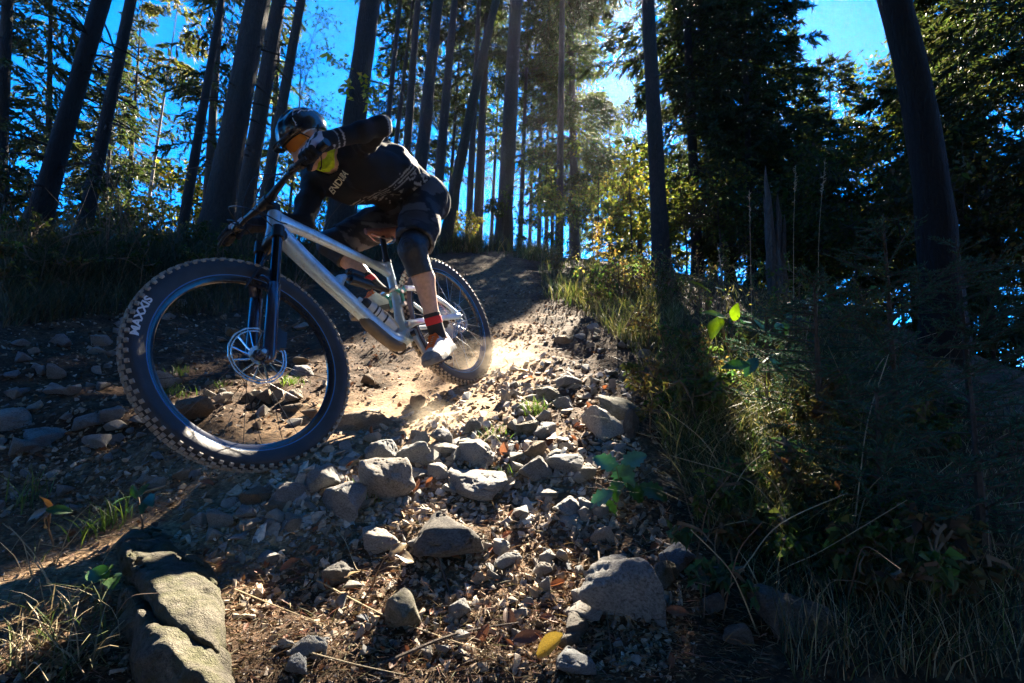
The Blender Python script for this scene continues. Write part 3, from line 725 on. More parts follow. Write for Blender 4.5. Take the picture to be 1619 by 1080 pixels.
M_lower = mat('fork_lowers', (.075, .075, .11), .2, .5, .25, 30, coat=.6)
M_stan = mat('fork_stanchion', (.05, .06, .09), .12, .9)
M_alu = mat('bare_aluminium', (.55, .56, .58), .3, .95, .12, 60)
M_steel = mat('rotor_steel', (.66, .72, .78), .25, .95, .1, 50)
M_rub = mat('tyre_rubber', (.030, .031, .036), .52, 0, .35, 14, .2, 160)
M_sunrub = mat('dusty_sunlit_tread', (.36, .32, .265), .9, 0, .35, 40, .3)  # dusty tread, its colour raised to stand in for sunlight on the knobs
M_rim = mat('rim_carbon', (.018, .022, .034), .25, .1, .2, 20, coat=.7)
M_rimline = mat('rim_blue_line', (.06, .22, .50), .35, .2)
M_white = mat('white_print', (.82, .83, .84), .5)
M_red = mat('saddle_leather', (.20, .085, .06), .45, 0, .3, 30)
M_grey = mat('grey_print', (.34, .36, .38), .5)
M_bottle = mat('bottle_plastic', (.62, .64, .62), .35, 0, .15, 30)

def text_tris(txt, size, sx=1.0, bold=.0):
    """outline lettering as a flat triangle mesh in x (reading direction) and y (up), centred"""
    cu = bpy.data.curves.new('t', 'FONT'); cu.body = txt; cu.size = size; cu.align_x = 'CENTER'; cu.align_y = 'CENTER'
    cu.offset = bold; cu.resolution_u = 3
    ob = bpy.data.objects.new('t', cu); me = bpy.data.meshes.new_from_object(ob)
    me.calc_loop_triangles()
    V = np.array([v.co[:] for v in me.vertices]); Tt = np.array([t.vertices[:] for t in me.loop_triangles])
    bpy.data.objects.remove(ob); bpy.data.curves.remove(cu); bpy.data.meshes.remove(me)
    V[:, 0] *= sx; return V, Tt
def subdivide_tris(V, Tt, L):
    """split long triangles so that lettering can follow a curved surface"""
    V = [tuple(v) for v in V]; ix = {}; out = []; st = [tuple(t) for t in Tt]
    def mid(a, b):
        k = (min(a, b), max(a, b))
        if k not in ix: V.append(tuple((np.array(V[a]) + np.array(V[b])) / 2)); ix[k] = len(V) - 1
        return ix[k]
    while st:
        a, b, c = st.pop(); d = [math.dist(V[a], V[b]), math.dist(V[b], V[c]), math.dist(V[c], V[a])]
        m_ = max(d)
        if m_ <= L: out.append((a, b, c)); continue
        if d[0] == m_: q = mid(a, b); st += [(a, q, c), (q, b, c)]
        elif d[1] == m_: q = mid(b, c); st += [(a, b, q), (a, q, c)]
        else: q = mid(c, a); st += [(a, b, q), (q, b, c)]
    return np.array(V), np.array(out)

# --- wheels
def wheel(ctr, k, rotor_r, rotor_y, steered, rear=False):
    """wheel in its own frame (axle along y), k scales tyre and rim"""
    mm = Matrix.Identity(4); R = SR if steered else np.eye(3); c = St(ctr)[0] if steered else np.asarray(ctr)
    for i in range(3):
        for j in range(3): mm[i][j] = R[i, j]
        mm[i][3] = c[i]
    w = empty('wheel', parent=bike, mw=mm)
    prof = [(.300, -.0145), (.312, -.020), (.326, -.027), (.340, -.0315), (.352, -.030), (.361, -.022), (.3655, -.010), (.3665, 0), (.3655, .010), (.361, .022), (.352, .030), (.340, .0315), (.326, .027), (.312, .020), (.300, .0145)]
    pr = np.array(prof) * [k, .88]
    B().lathe(pr, n=120).build('tyre', M_rub, w, sharp=None)
    rp = np.array([(.314, -.0155), (.312, -.0158), (.297, -.0135), (.288, -.009), (.285, -.004), (.285, .004), (.288, .009), (.297, .0135), (.312, .0158), (.314, .0155)]) * [k, 1]
    B().lathe(rp, n=120).build('rim', M_rim, w, sharp=30)
    for sgn in (1, -1):
        B().lathe(np.array([(.3095, .0162 * sgn), (.3055, .0156 * sgn), (.3050, .0150 * sgn), (.309, .0150 * sgn)]) * [k, 1], n=120).build('rim_line', M_rimline, w, sharp=30)
    # tread: blocks in five rows
    tb = B(); nk = 74
    for row, (yy, rr, tilt, sz) in enumerate([(0, .3665, 0, (.013, .018, .008)), (-.0135, .3648, -.30, (.015, .011, .010)), (.0135, .3648, .30, (.015, .011, .010)), (-.0262, .3575, -.85, (.013, .012, .011)), (.0262, .3575, .85, (.013, .012, .011))]):
        for q in range(nk):
            a = (q + (.5 if row in (1, 2) else 0)) * 2 * np.pi / nk; z = np.array([math.cos(a), 0, math.sin(a)]); t = np.array([-math.sin(a), 0, math.cos(a)])
            nrm = z * math.cos(tilt) + np.array([0, 1, 0]) * math.sin(tilt); s_ = np.cross(nrm, t)
            tb.box(z * rr * k + np.array([0, yy * .88, 0]) + nrm * .001, sz, np.stack([t, s_, nrm], 1), .86)
    tag(tb.build('tread', M_sunrub, w, smooth=False), kind='stuff')
    # hub and spokes
    hw = .034 if not rear else .040
    B().lathe([(.008, -.055), (.014, -.055), (.014, -hw - .006), (.029, -hw), (.029, -hw + .004), (.016, -hw + .010), (.016, hw - .010), (.029, hw - .004), (.029, hw), (.014, hw + .006), (.014, .055), (.008, .055)], n=28).build('hub', M_black, w, sharp=35)
    me0 = None
    for q in range(28):
        sd = 1 if q % 2 else -1; a = q * 2 * np.pi / 28; a2 = a + (.52 if (q // 2) % 2 else -.52)
        p0 = np.array([.027 * math.cos(a2 + .9), sd * hw, .027 * math.sin(a2 + .9)]) if 0 else np.array([.027 * math.cos(a + (1.35 if (q // 2) % 2 else -1.35)), sd * hw, .027 * math.sin(a + (1.35 if (q // 2) % 2 else -1.35))])
        p1 = np.array([.288 * k * math.cos(a), sd * .004, .288 * k * math.sin(a)])
        B().tube([p0, (p0 + p1) / 2, p1], .0011, 4).build('spoke', M_black if not rear else M_alu, w)
    # brake rotor: braking ring with holes, curved arms, carrier
    rb = B(); ro, ri = rotor_r, rotor_r - .016; n = 140; y0 = rotor_y
    aa = np.linspace(0, 2 * np.pi, n, endpoint=False)
    def ring(r0, r1, wav=0):
        Vs = []
        for yy in (y0 - .001, y0 + .001):
            for rr, wv in ((r0, 1), (r1, 0)):
                rad = rr + (wav * .0010 * np.sin(aa * 14) if wv else 0)
                Vs.append(np.stack([rad * np.cos(aa), 0 * aa + yy, rad * np.sin(aa)], 1))
        i = np.arange(n); j = (i + 1) % n
        q = lambda a, b: np.stack([a * n + i, a * n + j, b * n + j, b * n + i], 1)
        rb.add(np.concatenate(Vs), np.concatenate([q(0, 1)[:, ::-1], q(2, 3), q(0, 2), q(1, 3)[:, ::-1]]))
    ring(ro, ro - .0048, 1); ring(ri + .0058, ri + .0015, 0); ring(.034, .020, 0)
    for q in range(48):
        a = q * 2 * np.pi / 36; a2 = a + .03
        P0 = np.array([(ri + .002) * math.cos(a), y0, (ri + .002) * math.sin(a)]); P1 = np.array([(ro - .004) * math.cos(a2), y0, (ro - .004) * math.sin(a2)])
        rb.tube([P0, P1], .0018, 4, sq=(1, .5))
    for q in range(12):
        a = q * 2 * np.pi / 12; P = [np.array([r_ * math.cos(a + da), y0, r_ * math.sin(a + da)]) for r_, da in ((.030, -.25), (.05, -.12), (ri - .012, -.02), (ri + .003, .0))]
        rb.tube(spline(P, 6), .0034, 5, sq=(1, .4), up=(0, 1, 0))
    rb.build('brake_rotor', M_steel, w, sharp=30)
    return w
fw_ = wheel(FA, .385 / .37, .102, .050, True)
rw_ = wheel(RA, 1.0, .092, .054, False, True)
def sidewall_text(txt, w, k, ang, size, sgn=1, flip=1):
    V, Tt = text_tris(txt, size, 1.25, .0012); V, Tt = subdivide_tris(V, Tt, .012)
    r = .340 * k + V[:, 1]; a = ang - flip * V[:, 0] / (.340 * k)
    # follow the tyre wall
    prf = np.array([(.300, .0145), (.312, .020), (.326, .027), (.340, .0315), (.352, .030), (.361, .022)])
    yy = np.interp(r / k, prf[:, 0], prf[:, 1]) * .88 + .0010
    obj('lettering', np.stack([r * np.cos(a), yy * sgn, r * np.sin(a)], 1), Tt, M_white, w, smooth=False)
MAXA = None
# --- frame
fr = B()
dtj = HT - .085 * BU
ttp = [HT - .028 * BU + [-.012, 0, 0], [.78, 0, .845], [.60, 0, .770], [.44, 0, .700], [.345, 0, .640]]
fr.tube(spline(ttp, 18), np.interp(np.linspace(0, 1, 18), [0, .15, .7, 1], [.034, .027, .020, .020]), 14, sq=(.92, 1.0))
dtp = [HT - .075 * BU + [-.006, 0, 0], [.86, 0, .735], [.72, 0, .565], [.585, 0, .405], [.50, 0, .325], BB + [.004, 0, -.004]]
fr.tube(spline(dtp, 24), np.interp(np.linspace(0, 1, 24), [0, .12, .5, .85, 1], [.036, .037, .033, .036, .040]), 16, sq=(.95, 1.05))
stt = [BB, [.400, 0, .42], [.366, 0, .54], [.348, 0, .66], [.338, 0, .715]]
fr.tube(spline(stt, 14), np.interp(np.linspace(0, 1, 14), [0, .3, 1], [.034, .024, .0195]), 12)
fr.tube([HT + .002 * BU, HT - .012 * BU, HT - .07 * BU, CROWN + .014 * BU, CROWN + .004 * BU], [.0275, .029, .026, .0295, .029], 18)
fr.tube(spline([[.50, 0, .725], [.42, 0, .71], [.352, 0, .70]], 6), .011, 8)
fr.lathe([(.018, -.046), (.030, -.046), (.034, -.040), (.034, .040), (.030, .046), (.018, .046)], BB, n=24)
frame = fr.build('frame', M_paint, bike, sharp=50)
sg_ = B(); sg_.tube(spline([np.array(p) + np.array([.012, 0, -.020]) for p in ([.64, 0, .47], [.575, 0, .392], [.50, 0, .322], [.435, 0, .300])], 12), [.012, .026, .030, .031, .031, .031, .031, .031, .031, .030, .028, .020], 12)
sg_.build('down_tube_guard', M_tan, frame)
# rear triangle
cs = B()
for s_ in (1, -1):
    cs.tube(spline([[.405, s_ * .030, .372], [.33, s_ * .048, .378], [.18, s_ * .064, .374], [0, s_ * .074, .370]], 10), [.020, .019, .015, .013, .012, .012, .012, .012, .014, .016], 10, sq=(.8, 1.15))
cs.build('chainstay', M_paint, bike)
ss = B()
for s_ in (1, -1):
    ss.tube(spline([[.325, s_ * .032, .560], [.25, s_ * .052, .545], [.12, s_ * .068, .475], [.02, s_ * .074, .388]], 10), [.014, .013, .012, .011, .011, .011, .011, .012, .012, .013], 10, sq=(.8, 1.1))
ss.build('seatstay', M_paint, bike)
rk = B()
for s_ in (1, -1):
    rk.tube(spline([[.325, s_ * .040, .560], [.365, s_ * .041, .540], [.400, s_ * .038, .563]], 7), [.015, .013, .013, .015, .013, .013, .014], 8, sq=(1, .45), up=(0, 1, 0))
    rk.tube(spline([[.365, s_ * .041, .540], [.372, s_ * .041, .510], [.378, s_ * .040, .478]], 5), .012, 8, sq=(1, .45), up=(0, 1, 0))
rko = rk.build('rocker_link', M_mint, bike)
for p in ([.325, 0, .560], [.365, 0, .540], [.400, 0, .563], [.378, 0, .478], [.405, 0, .372]):
    B().lathe([(.0, -.050), (.010, -.050), (.012, -.047), (.012, .047), (.010, .050), (.0, .050)], p, n=14, closed=False).build('pivot_bolt', M_alu, rko)
# shock with reservoir
sh = B(); p0, p1 = np.array([.665, 0, .640]), np.array([.400, 0, .563])
d_ = (p1 - p0) / np.linalg.norm(p1 - p0)
sh.tube([p0, p0 + d_ * .03, p0 + d_ * .032, p0 + d_ * .15, p0 + d_ * .152, p1 - d_ * .03, p1], [.010, .012, .024, .024, .013, .013, .011], 14)
sh.tube([p0 + d_ * .03 + [0, 0, .036], p0 + d_ * .05 + [0, 0, .038], p0 + d_ * .12 + [0, 0, .036], p0 + d_ * .13 + [0, 0, .036]], [.010, .019, .019, .010], 12)
sh.tube([p0 + d_ * .034 + [0, .016, .02], p0 + d_ * .044 + [0, .02, .03]], .010, 8)
sh.build('rear_shock', M_black, bike, sharp=35)
B().tube([[.725, 0, .600], [.69, 0, .630], [.655, 0, .643]], [.030, .022, .012], 10).build('shock_mount', M_paint, frame)
# bottle
bo = B(); q0 = np.array([.610, 0, .520]); q1 = np.array([.475, 0, .372]); d_ = (q1 - q0) / np.linalg.norm(q1 - q0); L = np.linalg.norm(q1 - q0)
prof_t = [-.02, 0, .012, .03, .05, .10, .115, .13, L]
bo.tube([q0 + d_ * t for t in prof_t], [.010, .013, .026, .028, .035, .036, .032, .036, .035], 18)
bot = bo.build('water_bottle', M_bottle, bike, sharp=40)
B().tube([q0 + d_ * t for t in (-.004, .008, .02, .032)], [.015, .028, .0295, .0295], 18).build('bottle_cap', M_black, bot)
lb = B()
for t, w_ in ((.062, .0095), (.084, .006), (.125, .010)): lb.tube([q0 + d_ * t, q0 + d_ * (t + w_)], .0366 if t < .1 else .0364, 20, cap=False)
lb.build('bottle_print', M_black, bot)
cg = B()
for s_ in (1, -1):
    cg.tube(spline([q0 + d_ * .06 + [-.02, s_ * .028, -.005], q0 + d_ * .12 + [-.02, s_ * .037, 0], q1 + [.0, s_ * .037, .0], q1 + d_ * .016 + [0, s_ * .02, 0]], 10), .0042, 6)
cg.tube(spline([q1 + d_ * .016 + [0, .02, 0], q1 + d_ * .022, q1 + d_ * .016 + [0, -.02, 0]], 6), .004, 6)
cg.tube([q0 + d_ * .08 + [-.030, 0, -.026], q0 + d_ * .17 + [-.030, 0, -.026]], .007, 6); cg.build('bottle_cage', M_alu, frame)
# crank, chainring, pedals
CA = math.radians(268); cd = np.array([math.cos(CA), 0, math.sin(CA)])
PEDL = BB + .17 * cd + np.array([0, .14, 0]); PEDR = BB - .17 * cd - np.array([0, .14, 0])
ck = B()
for s_, dd in ((1, cd), (-1, -cd)):
    e = BB + .17 * dd + [0, s_ * .090, 0]; a_ = BB + [0, s_ * .072, 0]
    ck.tube([a_ - dd * .022, a_ - dd * .014, a_ + dd * .03, (a_ + e) / 2, e - dd * .012, e + dd * .012, e + dd * .016], [.008, .018, .017, .0145, .014, .013, .006], 12, sq=(.62, 1), up=(0, 1, 0))
crank = ck.build('crank', M_alu, bike, sharp=45)
B().lathe([(.0, .082), (.010, .084), (.0165, .084), (.0175, .078), (.0165, .06), (0, .06)], BB, n=20, closed=False).build('crank_bolt', M_black, crank)
cr = B(); cr.lathe([(.058, -.052), (.066, -.052), (.066, -.048), (.058, -.048)], BB, n=48)
for q in range(32):
    a = q * 2 * np.pi / 32; cr.box(BB + [.068 * math.cos(a), -.05, .068 * math.sin(a)], (.006, .0035, .006), _ry(-a))
for q in range(4):
    a = q * np.pi / 2 + .4; cr.tube([BB + [.02 * math.cos(a), -.05, .02 * math.sin(a)], BB + [.06 * math.cos(a), -.05, .06 * math.sin(a)]], .006, 6)
cr.build('chainring', M_black, bike)
ch = B(); RC = RA + [0, -.046, 0]
def loop_pts(c0, r0, c1, r1):
    d = c1 - c0; L = math.hypot(d[0], d[2]); th = math.atan2(d[2], d[0]); ph = math.acos((r0 - r1) / L); P = []
    for a in np.linspace(th + ph, th + 2 * np.pi - ph, 24): P.append(c0 + [r0 * math.cos(a), 0, r0 * math.sin(a)])
    for a in np.linspace(th - ph, th + ph, 14): P.append(c1 + [r1 * math.cos(a), 0, r1 * math.sin(a)])
    return np.array(P)
ch.tube(loop_pts(BB + [0, -.05, 0], .069, RC, .062), .0036, 5, closed=True, sq=(1, 1)); ch.build('chain', M_alu, bike)
cz = B()
for k_, r_ in enumerate((.098, .086, .075, .066, .058, .051, .045, .039, .033, .028)):
    cz.lathe([(r_ - .010, -.020 - .0038 * k_), (r_, -.020 - .0038 * k_), (r_, -.0185 - .0038 * k_), (r_ - .010, -.0185 - .0038 * k_)], RA, n=36)
cz.build('cassette', M_alu, bike)
de = B(); h0 = RA + [.008, -.062, -.035]
de.tube([RA + [0, -.068, 0], h0], .010, 6); de.tube([h0, h0 + [.028, -.006, -.030]], [.016, .013], 8); de.tube([h0 + [.028, -.006, -.030], h0 + [.055, .012, -.095]], .008, 6)
de.lathe([(.005, -.003), (.019, -.003), (.019, .003), (.005, .003)], h0 + [.028, .012, -.035], n=18); de.lathe([(.005, -.003), (.019, -.003), (.019, .003), (.005, .003)], h0 + [.055, .012, -.095], n=18)
de.build('derailleur', M_black, bike)
for pc, s_ in ((PEDL, 1), (PEDR, -1)):
    pb = B()
    for xx in (-.044, .044): pb.box(pc + [xx, 0, 0], (.012, .095, .013))
    for yy in (-.042, 0, .042): pb.box(pc + [0, yy, 0], (.090, .012, .0125))
    pb.tube([pc - [0, s_ * .055, 0], pc + [0, s_ * .045, 0]], .0085, 10)
    for xx in (-.042, .042):
        for yy in (-.04, -.013, .013, .04):
            for zz in (.009, -.009): pb.box(pc + [xx, yy, zz], (.004, .004, .007))
    pb.build('pedal', M_black, bike, smooth=False)
# seat post and saddle
SAD = np.array([.262, 0, .872])
pst = B(); pst.tube([[.339, 0, .712], [.322, 0, .78], [.304, 0, .846], [.298, 0, .858]], [.0148, .0148, .0150, .012], 14)
pst.tube([[.339, 0, .708], [.334, 0, .73]], .0215, 14); pst.build('seat_post', M_black, bike, sharp=40)
sd = B(); xs = np.linspace(-.125, .150, 16); prof = np.interp(xs, [-.125, -.09, -.02, .05, .13, .15], [.045, .070, .052, .026, .019, .010])
for_z = np.interp(xs, [-.125, -.06, .03, .15], [.016, .006, .0, -.006]); n = 16; aa = np.linspace(0, 2 * np.pi, n, endpoint=False)
Vs = np.stack([np.stack([np.full(n, x), w_ * np.cos(aa), z_ + np.where(np.sin(aa) > 0, .017, .028 * (1 - .4 * (x > .1))) * np.sin(aa)], 1) for x, w_, z_ in zip(xs, prof, for_z)])
i = np.arange(15)[:, None]; j = np.arange(n)[None]
sd.add(Vs + SAD + [0, 0, .01], np.stack([i * n + j, i * n + (j + 1) % n, (i + 1) * n + (j + 1) % n, (i + 1) * n + j], -1).reshape(-1, 4), None, [np.arange(n)[::-1], 15 * n + np.arange(n)])
saddle = sd.build('saddle', M_red, bike, sharp=60)
rl = B()
for s_ in (1, -1): rl.tube(spline([SAD + [-.10, s_ * .028, -.008], SAD + [-.05, s_ * .022, -.036], SAD + [.06, s_ * .022, -.036], SAD + [.125, s_ * .008, -.010]], 14), .0036, 6)
rl.tube([SAD + [.0, -.028, -.034], SAD + [.0, .028, -.034]], .012, 8); rl.build('saddle_rails', M_alu, saddle)
# --- everything that turns with the bars
fk = B(); YL = .066
for s_ in (1, -1):
    lo = FA + [0, 0, 0]; off = np.array([0, s_ * YL, 0]); leg0 = FA - .044 * BN * 0 - .012 * BU
    base_ = FA - .030 * BN + off
    fk.tube([base_ - .022 * BU, base_ - .006 * BU, base_ + .03 * BU, base_ + .14 * BU, base_ + .285 * BU, base_ + .292 * BU], [.013, .021, .0235, .0225, .0235, .018], 16, sq=(1, 1))
    fk.tube([FA + off - [0, s_ * .016, 0], FA + off + [0, s_ * .012, 0]], [.018, .015], 14)
    fk.tube([FA + off, base_ + .012 * BU], [.018, .018], 12)
fk.tube(spline([FA - .030 * BN + .275 * BU + [0, -YL, 0], FA - .004 * BN + .315 * BU + [0, -YL * .75, 0], FA + .006 * BN + .335 * BU, FA - .004 * BN + .315 * BU + [0, YL * .75, 0], FA - .030 * BN + .275 * BU + [0, YL, 0]], 18), .014, 8, sq=(1, .7))
fork = fk.build('fork', M_lower, bike, sharp=45, fn=St)
sx = B()
for s_ in (1, -1):
    b_ = FA - .030 * BN + np.array([0, s_ * YL, 0]); top_ = AX - .030 * BN * 0 + (CROWN - AX) + np.array([0, s_ * YL, 0])
    sx.tube([b_ + .285 * BU, b_ + ((CROWN - FA) @ BU) * BU + .0 * BN], .0182, 14)
sx.build('stanchions', M_stan, fork, fn=St)
crn = B(); crn.tube(spline([CROWN + [0, -YL, -.004] - .0 * BN, CROWN + .010 * BU, CROWN + [0, YL, -.004]], 9), [.024, .026, .026, .028, .030, .028, .026, .026, .024], 12)
for s_ in (1, -1):
    b_ = FA - .030 * BN + np.array([0, s_ * YL, 0]); hh = (CROWN - FA) @ BU
    crn.tube([b_ + (hh - .028) * BU, b_ + (hh + .022) * BU], [.0245, .0235], 14)
crn.build('fork_crown', M_black, fork, sharp=50, fn=St)
caf = B(); b_ = FA - .030 * BN + np.array([0, .05, 0])
caf.box(b_ + .075 * BU - .040 * BN, (.075, .034, .040), np.stack([BU, [0, 1, 0], -BN], 1), .85); caf.box(b_ + .07 * BU - .02 * BN + [0, .012, 0], (.09, .014, .03), np.stack([BU, [0, 1, 0], -BN], 1))
caf.build('brake_caliper', M_black, fork, fn=St)
B().tube([FA + [0, -.09, 0], FA + [0, .092, 0]], .0085, 12).build('axle', M_alu, fork, fn=St)
rc = B(); b_ = RA + np.array([.03, .052, .075]); rc.box(b_, (.07, .03, .036), _ry(-.5), .85); rc.build('brake_caliper', M_black, bike)
# stem, bar, grips, levers, hoses
stm = B(); stm.tube([HT + .0 * BU, HT + .045 * BU], .0195, 16); stm.tube([HT + .026 * BU - .004 * BN, HT + .03 * BU + .012 * BN, BAR - .004 * BN], [.019, .021, .020], 12)
stm.tube([HT + .002 * BU, HT + .016 * BU], .0235, 16); stm.tube([BAR - [0, .025, 0], BAR + [0, .025, 0]], .0215, 14); stm.build('stem', M_black, bike, sharp=40, fn=St)
GR = {s_: BAR + np.array([-.03, s_ * (.34 if s_ > 0 else .31), .02]) for s_ in (1, -1)}
bp = lambda s_, y: BAR + np.array([-.03 * (max(0, abs(y) - .08) / .30), y, .02 * min(1, max(0, (abs(y) - .05) / .12))])
hb = B(); ys = np.linspace(-.385, .40, 41); hb.tube([bp(1, y) for y in ys], np.interp(np.abs(ys), [0, .05, .14, .4], [.0172, .0168, .0115, .0112]), 12)
bar = hb.build('handlebar', M_black, bike, fn=St)
for s_ in (1, -1):
    yo = (.402 if s_ > 0 else .388); g = B(); yv = np.linspace(yo - .135, yo, 28)
    g.tube([bp(s_, s_ * y) for y in yv], .0158 + .0009 * np.sin(np.arange(28) * 2.6), 12); g.build('grip', M_black, bar, fn=St)
    lv = B(); y0 = yo - .150
    c0 = bp(s_, s_ * y0); lv.tube([c0 - [0, .010, 0], c0 + [0, .010, 0]], .0185, 12)
    lv.tube(spline([c0 + [.012, -s_ * .01, -.008], c0 + [.030, s_ * .005, -.014], c0 + [.036, -s_ * .035, -.012]], 6), [.011, .012, .012, .011, .010, .008], 8)
    lv.tube(spline([c0 + [.036, s_ * .0, -.016], c0 + [.062, s_ * .022, -.032], c0 + [.066, s_ * .060, -.040], c0 + [.062, s_ * .096, -.044]], 10), [.008, .008, .007, .0065, .006, .006, .006, .006, .006, .006], 6, sq=(.6, 1.2))
    lv.build('brake_lever', M_black, bar, fn=St)
ho = B()
for s_, e in ((1, [.95, .05, .80]), (-1, [.965, -.04, .79])):
    c0 = bp(s_, s_ * .20) + [.04, 0, -.012]
    ho.tube(spline([c0, c0 + [.06, -s_ * .05, -.01], c0 + [.075, -s_ * .13, -.07], np.array(e) + [.03, 0, .02], e, FA + [-.03, .07, .24]], 26), .0026, 5)
ho.tube(spline([bp(1, .2) + [.02, 0, -.02], bp(1, .1) + [.09, 0, .03], bp(1, -.06) + [.085, 0, -.05], HT + [.03, -.03, -.04], HT + [-.01, -.03, -.05]], 20), .0024, 5)
ho.tube(spline([bp(-1, -.2) + [.02, 0, -.02], bp(-1, -.08) + [.11, 0, .01], bp(1, .05) + [.10, 0, -.07], HT + [.02, .03, -.05], HT + [-.015, .03, -.06]], 20), .0024, 5)
ho.build('brake_hose', M_black, bar, fn=St)
# head badge side marks on the frame: short dark dashes of print on the top tube
# lettering on the front tyre, placed by the angle at which the photograph shows it
def _wheel_angle(px, py):
    """angle round the front wheel of the point of its left side plane on this sight line"""
    o = Wd(St(FA + [0, .03, 0]))[0]; n_ = (BK_R @ SR @ np.array([0, 1., 0])); dv = U(px, py, 1.0)
    P = dv * ((o @ n_) / (dv @ n_)); l = (BK_R @ SR).T @ (P - o); return math.atan2(l[2], l[0])
_a0, _a1 = _wheel_angle(214, 540), _wheel_angle(250, 466)
_da = (_a1 - _a0 + math.pi) % (2 * math.pi) - math.pi
sidewall_text('MAXXIS', fw_, .385 / .37, _a0 + _da / 2, .031, 1, 1 if _da < 0 else -1)
# ------------------------------------------------------------------ the rider
def surface_nets(f, org, h):
    """closed quad surface of the zero level of f on a regular grid (negative inside)"""
    s = f < 0; nx, ny, nz = f.shape
    cor = [(a, b, c) for a in (0, 1) for b in (0, 1) for c in (0, 1)]
    sl = lambda a, b, c, arr: arr[a:nx - 1 + a, b:ny - 1 + b, c:nz - 1 + c]
    cnt = sum(sl(*c, s).astype(np.int8) for c in cor); act = (cnt > 0) & (cnt < 8)
    I = np.argwhere(act); idx = np.full(act.shape, -1); idx[act] = np.arange(len(I))
    acc = np.zeros((len(I), 3)); n = np.zeros(len(I))
    for a in cor:
        for ax in range(3):
            if a[ax]: continue
            b = list(a); b[ax] = 1
            fa = f[I[:, 0] + a[0], I[:, 1] + a[1], I[:, 2] + a[2]]; fb = f[I[:, 0] + b[0], I[:, 1] + b[1], I[:, 2] + b[2]]
            w = (fa < 0) != (fb < 0); t = fa / np.where(w, fa - fb, 1)
            p = np.broadcast_to(np.array(a, float), (len(I), 3)).copy(); p[:, ax] += t
            acc[w] += p[w]; n[w] += 1
    V = org + (I + acc / n[:, None]) * h
    Q = []
    for ax in range(3):
        u, v = [(1, 2), (2, 0), (0, 1)][ax]
        lo = [slice(None)] * 3; hi = [slice(None)] * 3; lo[ax] = slice(0, -1); hi[ax] = slice(1, None)
        a_, b_ = s[tuple(lo)], s[tuple(hi)]; E_ = np.argwhere(a_ != b_)
        E_ = E_[(E_[:, u] > 0) & (E_[:, v] > 0) & (E_[:, u] < f.shape[u] - 1) & (E_[:, v] < f.shape[v] - 1)]
        e = lambda du, dv: idx[tuple((E_ - np.array([du if k == u else dv if k == v else 0 for k in range(3)])).T)]
        q = np.stack([e(1, 1), e(0, 1), e(0, 0), e(1, 0)], 1); fl = ~a_[tuple(E_.T)]
        q[fl] = q[fl][:, ::-1]; Q.append(q)
    Q = np.concatenate(Q); return V, Q[(Q >= 0).all(1)]
def cone(P, a, b, ra, rb):
    a, b = np.asarray(a, float), np.asarray(b, float); d = b - a; t = np.clip(((P - a) @ d) / (d @ d), 0, 1)
    return np.linalg.norm(P - a - t[..., None] * d, axis=-1) - (ra + (rb - ra) * t)
def ellip(P, c, R, r):
    q = (P - c) @ R; r = np.asarray(r, float); k0 = np.linalg.norm(q / r, axis=-1); k1 = np.linalg.norm(q / (r * r), axis=-1)
    return k0 * (k0 - 1) / (k1 + 1e-9)
def smin(a, b, k):
    h = np.clip(.5 + .5 * (b - a) / k, 0, 1); return b * (1 - h) + a * h - k * h * (1 - h)
def fuse(P, prims, k):
    r = None
    for p in prims:
        d = cone(P, *p[1:]) if p[0] == 'c' else ellip(P, *p[1:])
        r = d if r is None else smin(r, d, k)
    return r
def sdf(fn, lo, hi, h):
    lo, hi = np.asarray(lo, float), np.asarray(hi, float); n = np.ceil((hi - lo) / h).astype(int) + 1
    n = ((n + 3) // 4) * 4; m_ = n // 4                       # coarse pass first, fine only near the surface
    gc = np.stack(np.meshgrid(*[lo[i] + h * (4 * np.arange(m_[i]) + 1.5) for i in range(3)], indexing='ij'), -1)
    dc = fn(gc.reshape(-1, 3)).reshape(m_); near = np.abs(dc) < 4 * h * .87 * 1.6 + .028
    f = np.repeat(np.repeat(np.repeat(dc, 4, 0), 4, 1), 4, 2)
    I = np.argwhere(np.repeat(np.repeat(np.repeat(near, 4, 0), 4, 1), 4, 2))
    f[tuple(I.T)] = fn(lo + h * I)
    return surface_nets(f, lo, h)
def bounds(prims, m_=.05):
    lo, hi = np.full(3, 1e9), np.full(3, -1e9)
    for p in prims:
        if p[0] == 'c':
            for q, r in ((p[1], p[3]), (p[2], p[4])): lo = np.minimum(lo, np.asarray(q) - r); hi = np.maximum(hi, np.asarray(q) + r)
        else: lo = np.minimum(lo, np.asarray(p[1]) - max(p[3])); hi = np.maximum(hi, np.asarray(p[1]) + max(p[3]))
    return lo - m_, hi + m_

J = {k: np.array(v) for k, v in dict(
 pel=(-.560, 2.784, 1.142), hipL=(-.490, 2.705, 1.135), hipR=(-.637, 2.824, 1.096), nb=(-.891, 2.396, 1.231), shL=(-.748, 2.280, 1.189), shR=(-1.016, 2.515, 1.151),
 elL=(-.572, 2.040, 1.168), elR=(-1.007, 2.401, .874), hd=(-.978, 2.285, 1.228), knL=(-.490, 2.457, .775), knR=(-.963, 2.671, .864), mid=(-.682, 2.579, 1.262)).items()}
fwv, lfv, upv = BK_R[:, 0], BK_R[:, 1], BK_R[:, 2]
gripL, gripR = Wd(St(bp(1, .322)))[0], Wd(St(bp(-1, -.325)))[0]
barL = (Wd(St(bp(1, .40))) - Wd(St(bp(1, .28))))[0]; barL /= np.linalg.norm(barL)      # outwards
barR = (Wd(St(bp(-1, -.38))) - Wd(St(bp(-1, -.27))))[0]; barR /= np.linalg.norm(barR)
pdL, pdR = Wd(PEDL)[0], Wd(PEDR)[0]
